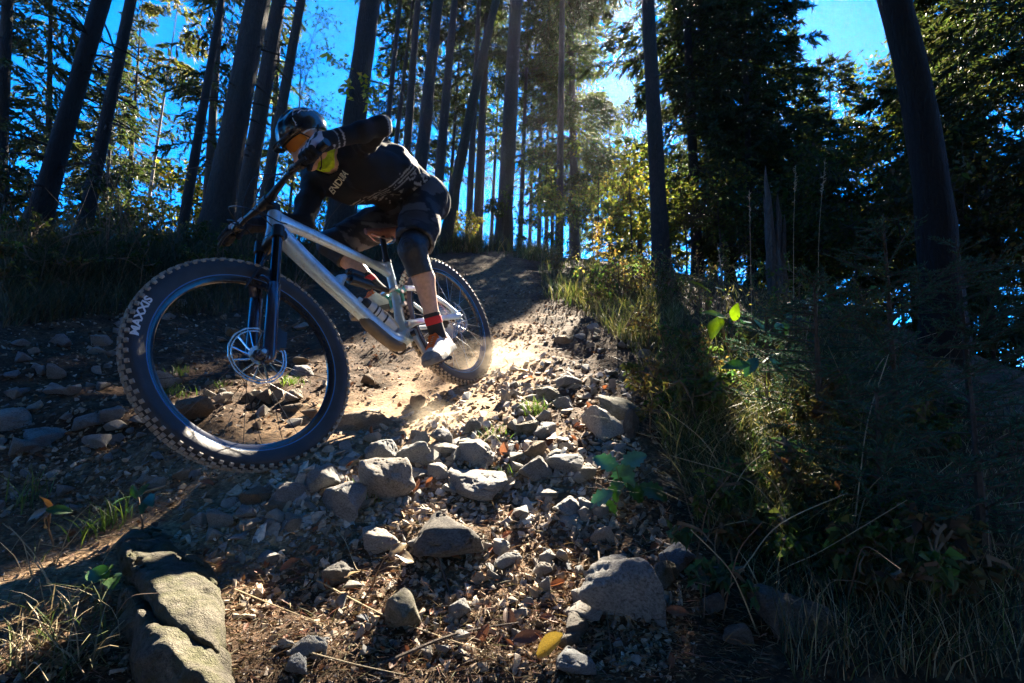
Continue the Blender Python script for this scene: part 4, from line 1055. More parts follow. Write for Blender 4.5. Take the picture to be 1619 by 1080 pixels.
def unit(v): v = np.asarray(v, float); return v / np.linalg.norm(v)
J['wrL'] = gripL + unit(.62 * unit(J['elL'] - gripL) + .6 * upv - .25 * fwv) * .075
J['wrR'] = gripR + unit(.9 * unit(J['elR'] - gripR) + .5 * upv) * .080
# feet: the ball of the foot over the pedal axle
footL = unit(fwv - .22 * upv + .18 * lfv); footR = unit(fwv - .12 * upv - .1 * lfv)
SOLE = .030
def foot_frame(f):
    u = unit(upv - (upv @ f) * f); return f, unit(np.cross(u, f)), u       # forward, left, up
ballL = pdL + foot_frame(footL)[2] * (SOLE + .012); ballR = pdR + foot_frame(footR)[2] * (SOLE + .012)
J['anL'] = ballL - footL * .125 + foot_frame(footL)[2] * .075; J['anR'] = ballR - footR * .125 + foot_frame(footR)[2] * .075
mid_ = lambda a, b, t=.5: J[a] * (1 - t) + J[b] * t
rider = empty('person', (J['pel'][0], J['pel'][1], J['pel'][2]))
tag(rider, 'mountain biker in black jersey, helmet and amber glasses crouched over the silver bike', 'person')
RO = np.array(rider.location)

M_skin = mat('skin', (.60, .36, .26), .5, 0, .16, 60, .12, 240)
M_lens = mat('amber_lens', (.85, .28, .02), .08, .35, coat=1)
M_buff = mat('yellow_neck_tube', (.55, .76, .03), .85, 0, .25, 70, .3, 90)
M_helm = mat('helmet_shell', (.020, .024, .032), .22, 0, .2, 30, coat=.8)
M_strap = mat('black_strap', (.02, .02, .022), .8)
M_pad = mat('knee_pad', (.022, .026, .036), .5, 0, .4, 60, .3, 120)
M_sole = mat('shoe_sole', (.16, .155, .15), .8, 0, .25, 50, .3, 90)
M_shoe = mat('shoe_upper', (.66, .64, .60), .75, 0, .22, 40, .3, 160)
M_toe = mat('shoe_toe', (.24, .235, .23), .8, 0, .25, 50)
M_lace = mat('orange_laces', (.85, .20, .04), .6)
M_sock = mat('black_sock', (.03, .03, .033), .9)
M_sockr = mat('red_sock_band', (.55, .03, .04), .85)
M_cloth = mat('cloth', (1, 1, 1), .78, attr='col', bmp=.25, scale=30, bscale=380, spec=.3)

# head frame: face turned down the trail
hu = unit((-.66, -.34, .66)); hf = np.array((-.58, -.42, -.70)); hf = unit(hf - (hf @ hu) * hu); hl = np.cross(hu, hf)
HR = np.stack([hf, hl, hu], 1); HC = J['hd']
hp = lambda f, l, u: HC + HR @ np.array([f, l, u])
def hand_prims(w, g, bd, sgn, r=1.0, thick=0.0):
    """wrist, bar centre, outward bar direction; four fingers wrapped round the grip, thumb under it"""
    fwd = unit((g - w) - ((g - w) @ bd) * bd)                  # wrist to bar
    nrm = unit(np.cross(fwd, bd)); nrm = nrm if nrm @ upv > 0 else -nrm    # back of the hand
    T_ = thick; P = []; K = []
    for q in range(4):
        o = (q - 1.5) * .0205 * 1.0; ln = (.92, 1.0, .97, .80)[q]
        kn = g + bd * (-o) * 1.0 + nrm * .026 - fwd * .004; K.append(kn)
        c0 = w + bd * (-o * .55) + nrm * .006
        P.append(('c', c0, kn, .0150 * r + T_, .0120 * r + T_))                # metacarpal
        a = kn + fwd * .036 * ln - nrm * .004
        b_ = a - nrm * .026 * ln + fwd * .004; d = b_ - fwd * .021 * ln - nrm * .008
        P += [('c', kn, a, .0108 * r + T_, .0098 * r + T_), ('c', a, b_, .0096 * r + T_, .0090 * r + T_), ('c', b_, d, .0088 * r + T_, .0075 * r + T_)]
    t0 = w + bd * -.026 * 1 - nrm * .012 + fwd * .018; t1 = g - bd * .044 - nrm * .016 - fwd * .012; t2 = g - bd * .050 - nrm * .026 + fwd * .016
    P += [('c', t0, t1, .0145 * r + T_, .0120 * r + T_), ('c', t1, t2, .0115 * r + T_, .0090 * r + T_)]
    return P, (fwd, nrm, K)
handL, hfL = hand_prims(J['wrL'], gripL, barL, 1); handR, hfR = hand_prims(J['wrR'], gripR, barR, -1)
ch_off = unit(np.cross(J['nb'] - J['pel'], J['shL'] - J['shR'])); ch_off = ch_off if ch_off @ upv < 0 else -ch_off      # towards the chest
def trunk_prims(e):
    shL, shR, nb, md, pl = J['shL'], J['shR'], J['nb'], J['mid'], J['pel']
    lat = unit(shL - shR); ch = ch_off
    return [('c', shL - lat * .02, shR + lat * .02, .070 + e, .070 + e), ('c', nb * .55 + md * .45 + lat * .075 + ch * .085, md + lat * .065 + ch * .065, .126 + e, .116 + e),
            ('c', nb * .55 + md * .45 - lat * .075 + ch * .085, md - lat * .065 + ch * .065, .126 + e, .116 + e), ('c', md, pl, .112 + e, .122 + e),
            ('c', md + lat * .05 + ch * .02, J['hipL'], .095 + e, .115 + e), ('c', md - lat * .05 + ch * .02, J['hipR'], .095 + e, .115 + e), ('c', J['hipL'], J['hipR'], .118 + e, .118 + e),
            ('c', nb, nb * .5 + md * .5, .085 + e, .105 + e)]
def arm_prims(s, e, cuff=0):
    a, b_, c = J['sh' + s], J['el' + s], J['wr' + s]
    m1 = a * .45 + b_ * .55; m2 = b_ * .68 + c * .32
    return [('c', a, m1, .062 + e, .052 + e), ('c', m1, b_, .052 + e, .043 + e), ('c', b_, m2, .042 + e, .043 + e), ('c', m2, c, .043 + e, .030 + e + cuff)]
def leg_prims(s, e):
    a, b_, c = J['hip' + s], J['kn' + s], J['an' + s]; m1 = a * .5 + b_ * .5; m2 = b_ * .66 + c * .34; back = -fwv * .018
    return [('c', a, m1, .098 + e, .078 + e), ('c', m1, b_, .078 + e, .058 + e), ('c', b_, m2 + back, .055 + e, .054 + e), ('c', m2 + back, c + (b_ - c) * .22, .054 + e, .036 + e), ('c', c + (b_ - c) * .22, c, .036 + e, .035 + e)]
neck = [('c', J['nb'] + unit(J['hd'] - J['nb']) * .01, hp(-.03, 0, -.08), .060, .054)]
head = [('e', hp(-.005, 0, .03), HR, (.096, .074, .092)), ('c', hp(.035, 0, -.055), hp(.060, 0, -.092), .046, .028), ('e', hp(.045, 0, -.025), HR, (.048, .058, .07)),
        ('c', hp(.088, 0, -.005), hp(.110, 0, -.045), .009, .0135), ('c', hp(.098, .010, -.047), hp(.098, -.010, -.047), .010, .010),
        ('c', hp(.082, .016, -.072), hp(.082, -.016, -.072), .009, .009), ('c', hp(.080, .014, -.082), hp(.080, -.014, -.082), .009, .009),
        ('e', hp(.070, 0, -.108), HR, (.020, .022, .016)), ('c', hp(.078, .030, .018), hp(.084, .008, .020), .010, .010), ('c', hp(.078, -.030, .018), hp(.084, -.008, .020), .010, .010),
        ('e', hp(-.005, .076, -.012), HR, (.018, .010, .032)), ('e', hp(-.005, -.076, -.012), HR, (.018, .010, .032))]
def foot_prims(ball, f, e=0):
    F_, L_, U_ = foot_frame(f); h = ball - F_ * .165
    return [('c', h + U_ * .03, ball - F_ * .02 + U_ * .016, .034 + e, .036 + e), ('c', ball - F_ * .02 + U_ * .014, ball + F_ * .065 + U_ * .004, .037 + e, .026 + e), ('c', h + U_ * .035 + F_ * .02, h + U_ * .09 + F_ * .04, .034 + e, .036 + e)]
# one continuous body, a little thinner than its clothes
body_p = trunk_prims(-.014) + arm_prims('L', -.016) + arm_prims('R', -.012) + leg_prims('L', -.001) + leg_prims('R', -.001) + neck + head + foot_prims(ballL, footL, -.006) + foot_prims(ballR, footR, -.006)
def body_fn(P):
    a = fuse(P, body_p, .016)
    return np.minimum(a, np.minimum(fuse(P, [(p[0], p[1], p[2], p[3] * .8, p[4] * .8) for p in handL], .004), fuse(P, [(p[0], p[1], p[2], p[3] * .8, p[4] * .8) for p in handR], .004)))
lo, hi = bounds(body_p, .06); V, Q = sdf(body_fn, lo, hi, .0095)
obj('body', V - RO, Q, M_skin, rider, sharp=None)

def wrinkle(P, amp, sc, dirs):
    """cloth folds stretched along dirs"""
    return amp * (1 - np.abs(2 * fbm(P * np.asarray(dirs)[None], sc, 2)))
# jersey
jp = trunk_prims(0) + arm_prims('L', -.003, .007) + arm_prims('R', .002, .007) + [('c', J['nb'], J['nb'] * .5 + hp(-.03, 0, -.08) * .5, .066, .060)]
tax = unit(J['pel'] - J['mid'])
fold_d = unit(J['shL'] * .5 + J['shR'] * .5 - J['pel'] + np.array([0, 0, -.12]))
def jersey_fn(P):
    d = fuse(P, jp, .030) + .008 - .016 * np.abs(fbm(P, 10, 2)) - .030 * (1 - .95 * np.exp(-(np.linalg.norm(P - U(540, 283.5, 2.48), axis=1) / .11) ** 2)) * np.abs(fbm(P - .72 * ((P @ fold_d)[:, None]) * fold_d, 13, 2)) - .006 * np.sin(60 * (P @ unit(J['elL'] - J['shL'])) + 9 * fbm(P, 6, 2)) * np.exp(-((np.linalg.norm(P - J['shL'], axis=1)) / .16) ** 2)
    d = np.where(cone(P, J['wrL'], J['elL'], .1, .1) > 0, np.maximum(d, (P - (J['pel'] * .72 + J['mid'] * .28)) @ tax - .05), d)                      # hem
    nk = unit(hp(-.03, 0, -.08) - J['nb']); d = np.where(cone(P, J['nb'], hp(-.03, 0, -.08), .10, .10) < 0, np.maximum(d, (P - J['nb']) @ nk - .055), d)
    # cuffs
    for s in 'LR': ax_ = unit(J['wr' + s] - J['el' + s]); near = np.linalg.norm(P - J['wr' + s], axis=1) < .12; d = np.where(near, np.maximum(d, (P - J['wr' + s]) @ ax_ - .0), d)
    return d
lo, hi = bounds(jp, .04); V, Q = sdf(jersey_fn, lo, hi, .0078)
# woven pattern: stripes at the cuff and elbow, broken grey bands round the waist
c = np.tile(np.array([.008, .010, .015]), (len(V), 1))
tt = (V - J['mid']) @ tax; nz = fbm(V, 26, 3)
band = (tt > -.01) & (tt < .13); s_ = np.sin(tt * 2 * np.pi / .018 + 1.2 * fbm(V, 12, 2)); arm_near = np.minimum(np.linalg.norm(V - J['elL'], axis=1), np.linalg.norm(V - J['elR'], axis=1)) < .2
w = band & ~arm_near & (((s_ > .45) & (tt < .05) & (nz > -.25)) | ((fbm(V, 70, 2) > .05) & (tt >= .045) & (nz > -.02)))
c[w] = (.30, .31, .31)
axF = unit(J['wrL'] - J['elL']); uu = (V - J['elL']) @ axF; LF = np.linalg.norm(J['wrL'] - J['elL']); nearF = np.linalg.norm(V - J['elL'] - uu[:, None] * axF, axis=1) < .075
for a_, b_ in ((.70, .725), (.79, .82), (.88, .90)): k = nearF & (uu > a_ * LF) & (uu < b_ * LF); c[k] = (.42, .44, .46)
for a_, b_ in ((-.045, -.038), (-.022, -.012)): k = nearF & (uu > a_) & (uu < b_) & (np.linalg.norm(V - J['shL'], axis=1) > .2); c[k] = (.5, .5, .5)
jersey = obj('jersey', V - RO, Q, M_cloth, rider, cols=c, sharp=None)
jv = V
# shorts
def short_prims(s, e):
    a, b_ = J['hip' + s], J['kn' + s]; d = b_ - a
    return [('c', a, a + d * .5, .112 + e, .100 + e), ('c', a + d * .5, a + d * .93, .100 + e, .090 + e)]
shp = short_prims('L', 0) + short_prims('R', -.008) + [('c', J['hipL'], J['hipR'], .128, .128), ('c', J['pel'], J['pel'] * .8 + J['mid'] * .2, .130, .112)]
def shorts_fn(P):
    d = fuse(P, shp, .03) - .020 * np.abs(fbm(P * np.array([1, 1, .4]), 11, 2)) - .004 * np.sin(46 * (P @ unit(J['hipL'] - J['knR'])) + 8 * fbm(P, 5, 2))
    for s, e in (('L', .86), ('R', .88)):
        ax_ = unit(J['kn' + s] - J['hip' + s]); h0 = J['hip' + s] * (1 - e) + J['kn' + s] * e
        near = np.linalg.norm(P - J['kn' + s], axis=1) < .20
        cut = (P - h0) @ ax_ - .004 * fbm(P, 8, 1)
        d = np.where(near, np.maximum(d, cut), d)
        # open the leg from below
        core = cone(P, J['hip' + s] * .3 + J['kn' + s] * .7, J['kn' + s] + ax_ * .05, .074, .078 if s == 'L' else .070)
        d = np.where(near, np.maximum(d, -core), d)
    return d
lo, hi = bounds(shp, .04); V, Q = sdf(shorts_fn, lo, hi, .0082)
n1 = fbm(V * np.array([1, 1, 2.2]), 9, 3); c = np.tile(np.array([.011, .014, .021]), (len(V), 1)); c[n1 > .12] = (.075, .082, .095); c[(n1 < -.18)] = (.035, .040, .05)
obj('shorts', V - RO, Q, M_cloth, rider, cols=c, sharp=None)
# knee pads
for s in 'LR':
    k_, h_, a_ = J['kn' + s], J['hip' + s], J['an' + s]; up_ = unit(h_ - k_); dn = unit(a_ - k_)
    front = unit(-(up_ + dn)) if np.linalg.norm(up_ + dn) > .15 else fwv
    pp = [('c', k_ + up_ * .11, k_ + front * .006, .074, .067), ('c', k_ + front * .006, k_ + dn * .125 - fwv * .004, .067, .060)]
    def pad_fn(P):
        d = fuse(P, pp, .02) - .003 * fbm(P, 30, 2)
        cap_c = k_ + front * .055; q = P - cap_c; ax1 = q @ front; rad = np.sqrt(np.maximum((q * q).sum(1) - ax1 ** 2, 0))
        cap = ellip(P, k_ + front * .030 + dn * .006, frame_z(front, up_), (.048, .062, .044)); d = smin(d, cap, .008)
        d = d + .0035 * np.exp(-((rad - .030) / .004) ** 2) * (ax1 > -.03) + .0035 * np.exp(-((rad - .014) / .003) ** 2) * (ax1 > -.03)
        sidev = np.cross(front, up_); ss_ = q @ sidev; vv = q @ up_
        d = d + .003 * np.exp(-((np.abs(ss_) - .058) / .0035) ** 2) * (np.abs(vv) < .06)
        d = np.maximum(d, (P - k_) @ dn - .120); return np.maximum(d, (P - k_) @ up_ - .10)
    lo, hi = bounds(pp, .05); V, Q = sdf(pad_fn, lo, hi, .0045)
    obj('knee_pad', V - RO, Q, M_pad, rider, sharp=None)
# socks and shoes
for s, ball, f in (('L', ballL, footL), ('R', ballR, footR)):
    F_, L_, U_ = foot_frame(f); an, kn = J['an' + s], J['kn' + s]; up_ = unit(kn - an)
    b = B(); P = [an - up_ * .03, an + up_ * .01, an + up_ * .05, an + up_ * .095, an + up_ * .102]
    b.tube(P, [.042, .0395, .0395, .0415, .036], 18); sk = b.build('sock', M_sock, rider, fn=lambda v: v - RO)
    b = B(); b.tube([an + up_ * .042, an + up_ * .045, an + up_ * .078, an + up_ * .081], [.039, .0412, .0424, .040], 18, cap=False); b.build('sock_band', M_sockr, sk, fn=lambda v: v - RO)
    heel = ball - F_ * .175
    def upper_fn(P):
        q = P - ball; x, y, z = q @ F_, q @ L_, q @ U_
        wd = np.interp(x, [-.20, -.17, -.10, -.02, .05, .09, .105], [.020, .034, .034, .046, .045, .028, .005])
        ht = np.interp(x, [-.20, -.17, -.12, -.07, 0, .06, .10], [.05, .090, .098, .080, .052, .036, .012])
        body_ = np.sqrt((y / wd) ** 2 + (np.maximum(z + .008, 0) / ht) ** 2) - 1
        d = body_ * np.minimum(wd, ht) * .8
        d = np.maximum(d, -(z + .016)); d = np.maximum(d, x - .105); d = np.maximum(d, -x - .20)
        d = np.maximum(d, -cone(P, an - up_ * .02, an + up_ * .2, .036, .042))
        return d - .0012 * fbm(P, 40, 2)
    lo = np.minimum(heel, ball + F_ * .1) - .12; hi = np.maximum(heel, ball + F_ * .1) + .14
    V, Q = sdf(upper_fn, lo, hi, .004); sh_ = obj('shoe', V - RO, Q, M_shoe, rider, sharp=50)
    def sole_fn(P):
        q = P - ball; x, y, z = q @ F_, q @ L_, q @ U_
        wd = np.interp(x, [-.21, -.185, -.10, -.02, .05, .095, .113], [.012, .034, .034, .048, .048, .032, .008])
        rise = np.interp(x, [-.21, -.05, .04, .113], [0, 0, .001, .012])
        d = np.maximum(np.abs(y) - wd, np.abs(z + .027 - rise) - .0135); d = np.maximum(d, np.abs(x + .0475) - .160)
        return d - .0015 + .0016 * (np.sin(x * 420) > .2) * (z < -.03)
    V, Q = sdf(sole_fn, lo, hi, .0042); obj('sole', V - RO, Q, M_sole, sh_, sharp=40)
    def toe_fn(P):
        q = P - ball; x = q @ F_; z = q @ U_
        return np.maximum(np.maximum(upper_fn(P) - .0025, -(x - .045) + .6 * (z - .0)), -(z + .02))
    V, Q = sdf(toe_fn, lo, hi, .004); obj('toe_cap', V - RO, Q, M_toe, sh_, sharp=50)
    b = B()
    def top(x, y):
        wd = np.interp(x, [-.20, -.17, -.10, -.02, .05], [.020, .034, .034, .046, .045]); ht = np.interp(x, [-.12, -.07, 0, .06], [.098, .080, .052, .036])
        return ball + F_ * x + L_ * y + U_ * (ht * math.sqrt(max(.02, 1 - (y / wd) ** 2)) - .006)
    for q in range(6):
        x0 = -.078 + .018 * q
        b.tube([top(x0, -.020), top(x0 + .006, -.008), top(x0 + .010, .006), top(x0 + .013, .022)], .0034, 6)
        b.tube([top(x0 + .013, -.020), top(x0 + .010, -.007), top(x0 + .006, .008), top(x0, .022)], .0034, 6)
    for sg__ in (1, -1): b.tube(spline([top(-.078, 0), top(-.07, sg__ * .018) + U_ * .014, top(-.055, sg__ * .030) + U_ * .010, top(-.075, sg__ * .014) + U_ * .008], 9), .0032, 6)
    b.build('laces', M_lace, sh_, fn=lambda v: v - RO)
# gloves
for s, hd_, fr_, g_, bd_ in (('L', handL, hfL, gripL, barL), ('R', handR, hfR, gripR, barR)):
    fwd, nrm, K = fr_; wr = J['wr' + s]; ax_ = unit(J['el' + s] - wr)
    pr_ = [('c', wr + ax_ * .035, wr, .036, .034), ('c', wr, wr * .4 + K[1] * .6, .033, .024), ('c', wr, wr * .4 + K[2] * .6, .033, .024)]
    fg = [(p[0], p[1], p[2], p[3] + .0022, p[4] + .0022) for p in hd_]
    fn_ = lambda P: smin(fuse(P, fg, .0035), fuse(P, pr_, .015), .006)
    lo, hi = bounds(fg + pr_, .02); V, Q = sdf(fn_, lo, hi, .0030)
    c = np.tile(np.array([.016, .017, .020]), (len(V), 1)); q = V - wr; x, y, z = q @ fwd, q @ bd_, (V - g_) @ nrm
    L_ = np.linalg.norm(K[1] - wr)
    back = (z > .008) & (x > -.010) & (x < L_ + .022)
    st = np.sin((y * 1.0 + .22 * (x - .04) ** 2 * 10) * 2 * np.pi / .0245 + .6)
    c[back & (st > .05)] = (.62, .58, .64)
    obj('glove', V - RO, Q, M_cloth, rider, cols=c, sharp=None)
# neck tube
b_ax = unit(hp(-.03, 0, -.08) - J['nb'])
nt0 = J['nb'] + b_ax * .02
nb_ = [('c', nt0 + HR[:, 0] * .010, hp(-.012, 0, -.080), .092, .076)]
def buff_fn(P):
    d = fuse(P, nb_, .01) - .006 * fbm(P * np.array([1, 1, 2.5]), 20, 2) - .004 * np.sin((P @ b_ax) * 230 + 5 * fbm(P, 14, 2))
    d = np.maximum(d, (P - nt0) @ b_ax - .098); return np.maximum(d, -((P - nt0) @ b_ax) - .07)
lo, hi = bounds(nb_, .03); V, Q = sdf(buff_fn, lo, hi, .0045); obj('neck_tube', V - RO, Q, M_buff, rider, sharp=None)
# helmet
hc = hp(-.012, 0, .045)
def helmet_fn(P):
    q = (P - hc) @ HR; x, y, z = q[:, 0], q[:, 1], q[:, 2]
    o = ellip(P, hc, HR, (.123, .095, .098)); i_ = ellip(P, hc + HR[:, 2] * -.004, HR, (.104, .080, .085))
    d = np.maximum(o, -i_)
    rim = z + .030 - .055 * np.clip(x, 0, 1) * 3.2 * np.clip(x, 0, .14) / .14 * 0 - np.interp(x, [-.15, -.09, 0, .06, .14], [-.040, -.034, -.008, .012, .018]) - .0
    d = np.maximum(d, -rim)
    # long vents sweeping back, a raised centre ridge
    for yy, x0, x1, zz, w_ in ((0, .075, -.02, .100, .018), (.040, .085, .005, .092, .017), (-.040, .085, .005, .092, .017), (.045, -.03, -.105, .088, .017), (-.045, -.03, -.105, .088, .017),
                               (.082, .060, -.005, .062, .015), (-.082, .060, -.005, .062, .015), (.080, -.04, -.105, .055, .015), (-.080, -.04, -.105, .055, .015), (0, -.05, -.12, .09, .017)):
        a_ = hc + HR @ np.array([x0, yy, zz * (.92 if abs(x0) > .07 else 1)]); e_ = hc + HR @ np.array([x1, yy * 1.04, zz * (.72 if x1 < -.09 else 1)])
        d = np.maximum(d, -(cone(P, a_, e_, w_, w_ * .8)))
    return d + .002 * np.sin(np.abs(y) * 150) * (z > .02)
V, Q = sdf(helmet_fn, hc - .18, hc + .18, .0042); helm = obj('helmet', V - RO, Q, M_helm, rider, sharp=45)
b = B()
vz = [hc + HR @ np.array([.128 + dx, y, -.002 + dz]) for y, dx, dz in ((-.085, -.055, .0), (-.05, -.012, .008), (0, .008, .012), (.05, -.012, .008), (.085, -.055, .0))]
vt = [p + HR @ np.array([.030, 0, -.006]) for p in vz]
va, vb = spline(vz, 14), spline(vt, 14)
for k_ in range(13): pass
Vv = np.concatenate([va, vb, vb - HR[:, 2] * .006, va - HR[:, 2] * .006]); i = np.arange(13)
b.add(Vv, np.concatenate([np.stack([p * 14 + i, p * 14 + i + 1, r_ * 14 + i + 1, r_ * 14 + i], 1) for p, r_ in ((1, 0), (2, 1), (3, 2), (0, 3))]))
b.build('visor', M_helm, helm, fn=lambda v: v - RO, sharp=30)
ht_ = BVHTree.FromPolygons([Vector(v) for v in V], [tuple(q) for q in Q])
# pale marks on the helmet: one slanted word-like mark on the side, streaks at the crown
def stick(paths, r, tree, name, mt, parent, lift=.0012):
    b = B()
    for P in paths:
        pts = []
        for p in P:
            hit = tree.find_nearest(Vector(p)); pts.append(np.array(hit[0]) + np.array(hit[1]) * lift * (1 if (np.array(hit[1]) @ (np.array(p) - hc)) > 0 else -1))
        b.tube(pts, r, 6, sq=(1, .4), up=tuple(HR[:, 0]))
    return b.build(name, mt, parent, fn=lambda v: v - RO)
side = lambda x, z: hc + HR @ np.array([x, .13, z])
stick([[side(.062, .015), side(.056, .024), side(.050, .040)], [side(.050, .042), side(.045, .054)], [side(.066, .008), side(.058, .010)], [side(.058, .028), side(.052, .026)]], .0038, ht_, 'helmet_mark', M_white, helm)
stick([spline([side(.03, .085), side(-.01, .092), side(-.05, .086)], 6), spline([side(.00, .062), side(-.03, .070), side(-.06, .066)], 6), spline([side(-.06, .045), side(-.085, .052), side(-.105, .044)], 6)], .0022, ht_, 'helmet_streaks', M_white, helm)
b = B()
for s_ in (1, -1):
    b.tube(spline([hp(.045, s_ * .082, .020), hp(.020, s_ * .082, -.030), hp(.020, s_ * .062, -.085), hp(.040, s_ * .020, -.128), hp(.044, 0, -.131)], 12), .0050, 6, sq=(1, .4))
    b.tube(spline([hp(-.055, s_ * .082, .008), hp(-.015, s_ * .084, -.030), hp(.018, s_ * .070, -.075)], 8), .0048, 6, sq=(1, .4))
b.build('chin_strap', M_strap, helm, fn=lambda v: v - RO)
# glasses: one curved amber lens, pale arms
nth, nz_ = 22, 7; a_ = np.linspace(-1.22, 1.22, nth); z_ = np.linspace(-.026, .022, nz_)
Lv = []
for r_ in (0, -.0022):
    for zz in z_:
        for t in a_:
            cut = .016 * math.exp(-(t / .16) ** 2) if zz < -.012 else 0
            Lv.append(hp((.104 + r_) * math.cos(t) - .002 - .25 * abs(zz) * .3, (.079 + r_) * math.sin(t), .004 + max(zz, -.026 + cut) * (1 - .25 * (abs(t) / 1.22) ** 3)))
Lv = np.array(Lv); i = np.arange(nz_ - 1)[:, None]; j = np.arange(nth - 1)[None]; n_ = nz_ * nth
q1_ = np.stack([i * nth + j, i * nth + j + 1, (i + 1) * nth + j + 1, (i + 1) * nth + j], -1).reshape(-1, 4)
gl = obj('glasses', Lv - RO, np.concatenate([q1_, q1_[:, ::-1] + n_]), M_lens, rider, sharp=None)
b = B()
for s_ in (1, -1): B().tube(spline([hp(.035, s_ * .077, .010), hp(.010, s_ * .082, .010), hp(-.03, s_ * .080, .002)], 7), .0042, 6, sq=(.6, 1)).build('glasses_arm', M_white, gl, fn=lambda v: v - RO)
b = B(); b.tube(spline([hp(.104 * math.cos(t), .0795 * math.sin(t), .0275 * (1 - .25 * (abs(t) / 1.22) ** 3) - .001) for t in np.linspace(-1.22, 1.22, 9)], 24), .0030, 6); b.build('glasses_frame', M_strap, gl, fn=lambda v: v - RO)
# the word on the chest, laid on the cloth
jt = BVHTree.FromPolygons([Vector(v) for v in jv], [tuple(q) for q in np.array([p.vertices[:] for p in jersey.data.polygons])])
c0_, c1_ = U(528, 300, 1), U(552, 267, 1); mid2 = U(540, 283.5, 1)
hit = jt.ray_cast(Vector((0, 0, 0)), Vector(unit(mid2)))
if hit[0] is not None:
    h0 = np.array(hit[0]); nn = np.array(hit[1]); nn = nn if nn @ h0 < 0 else -nn
    dep = h0 @ CAM_F; xr = (c1_ - c0_) * dep; Lw = np.linalg.norm(xr)
    e0, e1 = jt.ray_cast(Vector((0, 0, 0)), Vector(unit(c0_)))[0], jt.ray_cast(Vector((0, 0, 0)), Vector(unit(c1_)))[0]
    if e0 is not None and e1 is not None and (e1 - e0).length < .2: xr = np.array(e1 - e0); Lw = np.linalg.norm(xr)
    xr = unit(xr - (xr @ nn) * nn); yr = np.cross(nn, xr)
    for part_, txt_, col_ in (('lettering', 'ENDURA', mat('lettering_cream', (.62, .60, .42), .6)),):
        Vt, Tt = text_tris(txt_, .030, 1, .0006); Vt, Tt = subdivide_tris(Vt, Tt, .010); Vt *= Lw / np.ptp(Vt[:, 0])
        out = []
        for v in Vt:
            p = h0 + xr * v[0] + yr * v[1]; h2 = jt.ray_cast(Vector(p + nn * .08), Vector(-nn))
            out.append((np.array(h2[0]) if h2[0] is not None else p) + nn * .0055)
        obj(part_, np.array(out) - RO, Tt, col_, jersey, smooth=False)
# ------------------------------------------------------------------ stones
def stone_mat(name, c0, c1, moss=0.0, sc=1.0, rnd=.28, lich=.25):
    mt, nt, bs, out = _nt(name); tc = nt.nodes.new("ShaderNodeTexCoord"); v = tc.outputs['Object']
    oi = nt.nodes.new("ShaderNodeObjectInfo")
    vm = nt.nodes.new("ShaderNodeVectorMath"); vm.operation = 'ADD'; nt.links.new(v, vm.inputs[0])
    cx = nt.nodes.new("ShaderNodeMath"); cx.operation = 'MULTIPLY'; nt.links.new(oi.outputs['Random'], cx.inputs[0]); cx.inputs[1].default_value = 50
    nt.links.new(cx.outputs[0], vm.inputs[1]); v = vm.outputs[0]
    n1 = noise_node(nt, 1.6 * sc, 8, .68, v, .4); n2 = noise_node(nt, 14 * sc, 5, .7, v); n3 = noise_node(nt, 55 * sc, 3, .6, v)
    c = ramp_node(nt, n1.outputs[0], [(.3, c0), (.68, c1)]).outputs[0]
    sp = ramp_node(nt, n2.outputs[0], [(.36, (.55, .54, .53)), (.48, (1, 1, 1)), (.66, (1.4, 1.38, 1.34))]).outputs[0]
    c = mix_node(nt, 1.0, c, sp, 'MULTIPLY')
    sp3 = ramp_node(nt, n3.outputs[0], [(.3, (.72, .72, .72)), (.7, (1.2, 1.2, 1.2))]).outputs[0]; c = mix_node(nt, .8, c, mix_node(nt, 1.0, c, sp3, 'MULTIPLY'))
    tint = ramp_node(nt, oi.outputs['Random'], [(0, (1.08, .98, .87)), (.35, (1, 1, 1)), (.7, (.80, .84, .90)), (1, (1.25, 1.2, 1.12))]).outputs[0]
    if rnd: c = mix_node(nt, .85, c, mix_node(nt, 1.0, c, tint, 'MULTIPLY'))
    if moss:
        ge = nt.nodes.new("ShaderNodeNewGeometry"); sx_ = nt.nodes.new("ShaderNodeSeparateXYZ"); nt.links.new(ge.outputs['Normal'], sx_.inputs[0])
        n4 = noise_node(nt, 2.6 * sc, 6, .7, v)
        mf = ramp_node(nt, n4.outputs[0], [(.42, (0, 0, 0)), (.62, (moss,) * 3)]).outputs[0]
        c = mix_node(nt, mf, c, (.085, .088, .030))
    nt.links.new(c, bs.inputs['Base Color']); bs.inputs['Roughness'].default_value = .88; bs.inputs['Specular IOR Level'].default_value = .3
    ad = nt.nodes.new("ShaderNodeMath"); ad.operation = 'ADD'; nt.links.new(n2.outputs[0], ad.inputs[0]); nt.links.new(n3.outputs[0], ad.inputs[1])
    bump(nt, bs, ad.outputs[0], .85, .03)
    return mt
M_st = stone_mat('grey_stone', (.32, .31, .29), (.53, .515, .49))
M_stp = stone_mat('pale_stone', (.46, .44, .40), (.66, .63, .58))
M_stb = stone_mat('blue_grey_stone', (.25, .26, .27), (.46, .47, .475))
M_stm = stone_mat('mossy_stone', (.22, .21, .17), (.40, .38, .32), .6)
M_stt = stone_mat('tan_stone', (.28, .20, .13), (.47, .36, .25))
M_std = stone_mat('dark_stone', (.12, .115, .11), (.26, .25, .235))

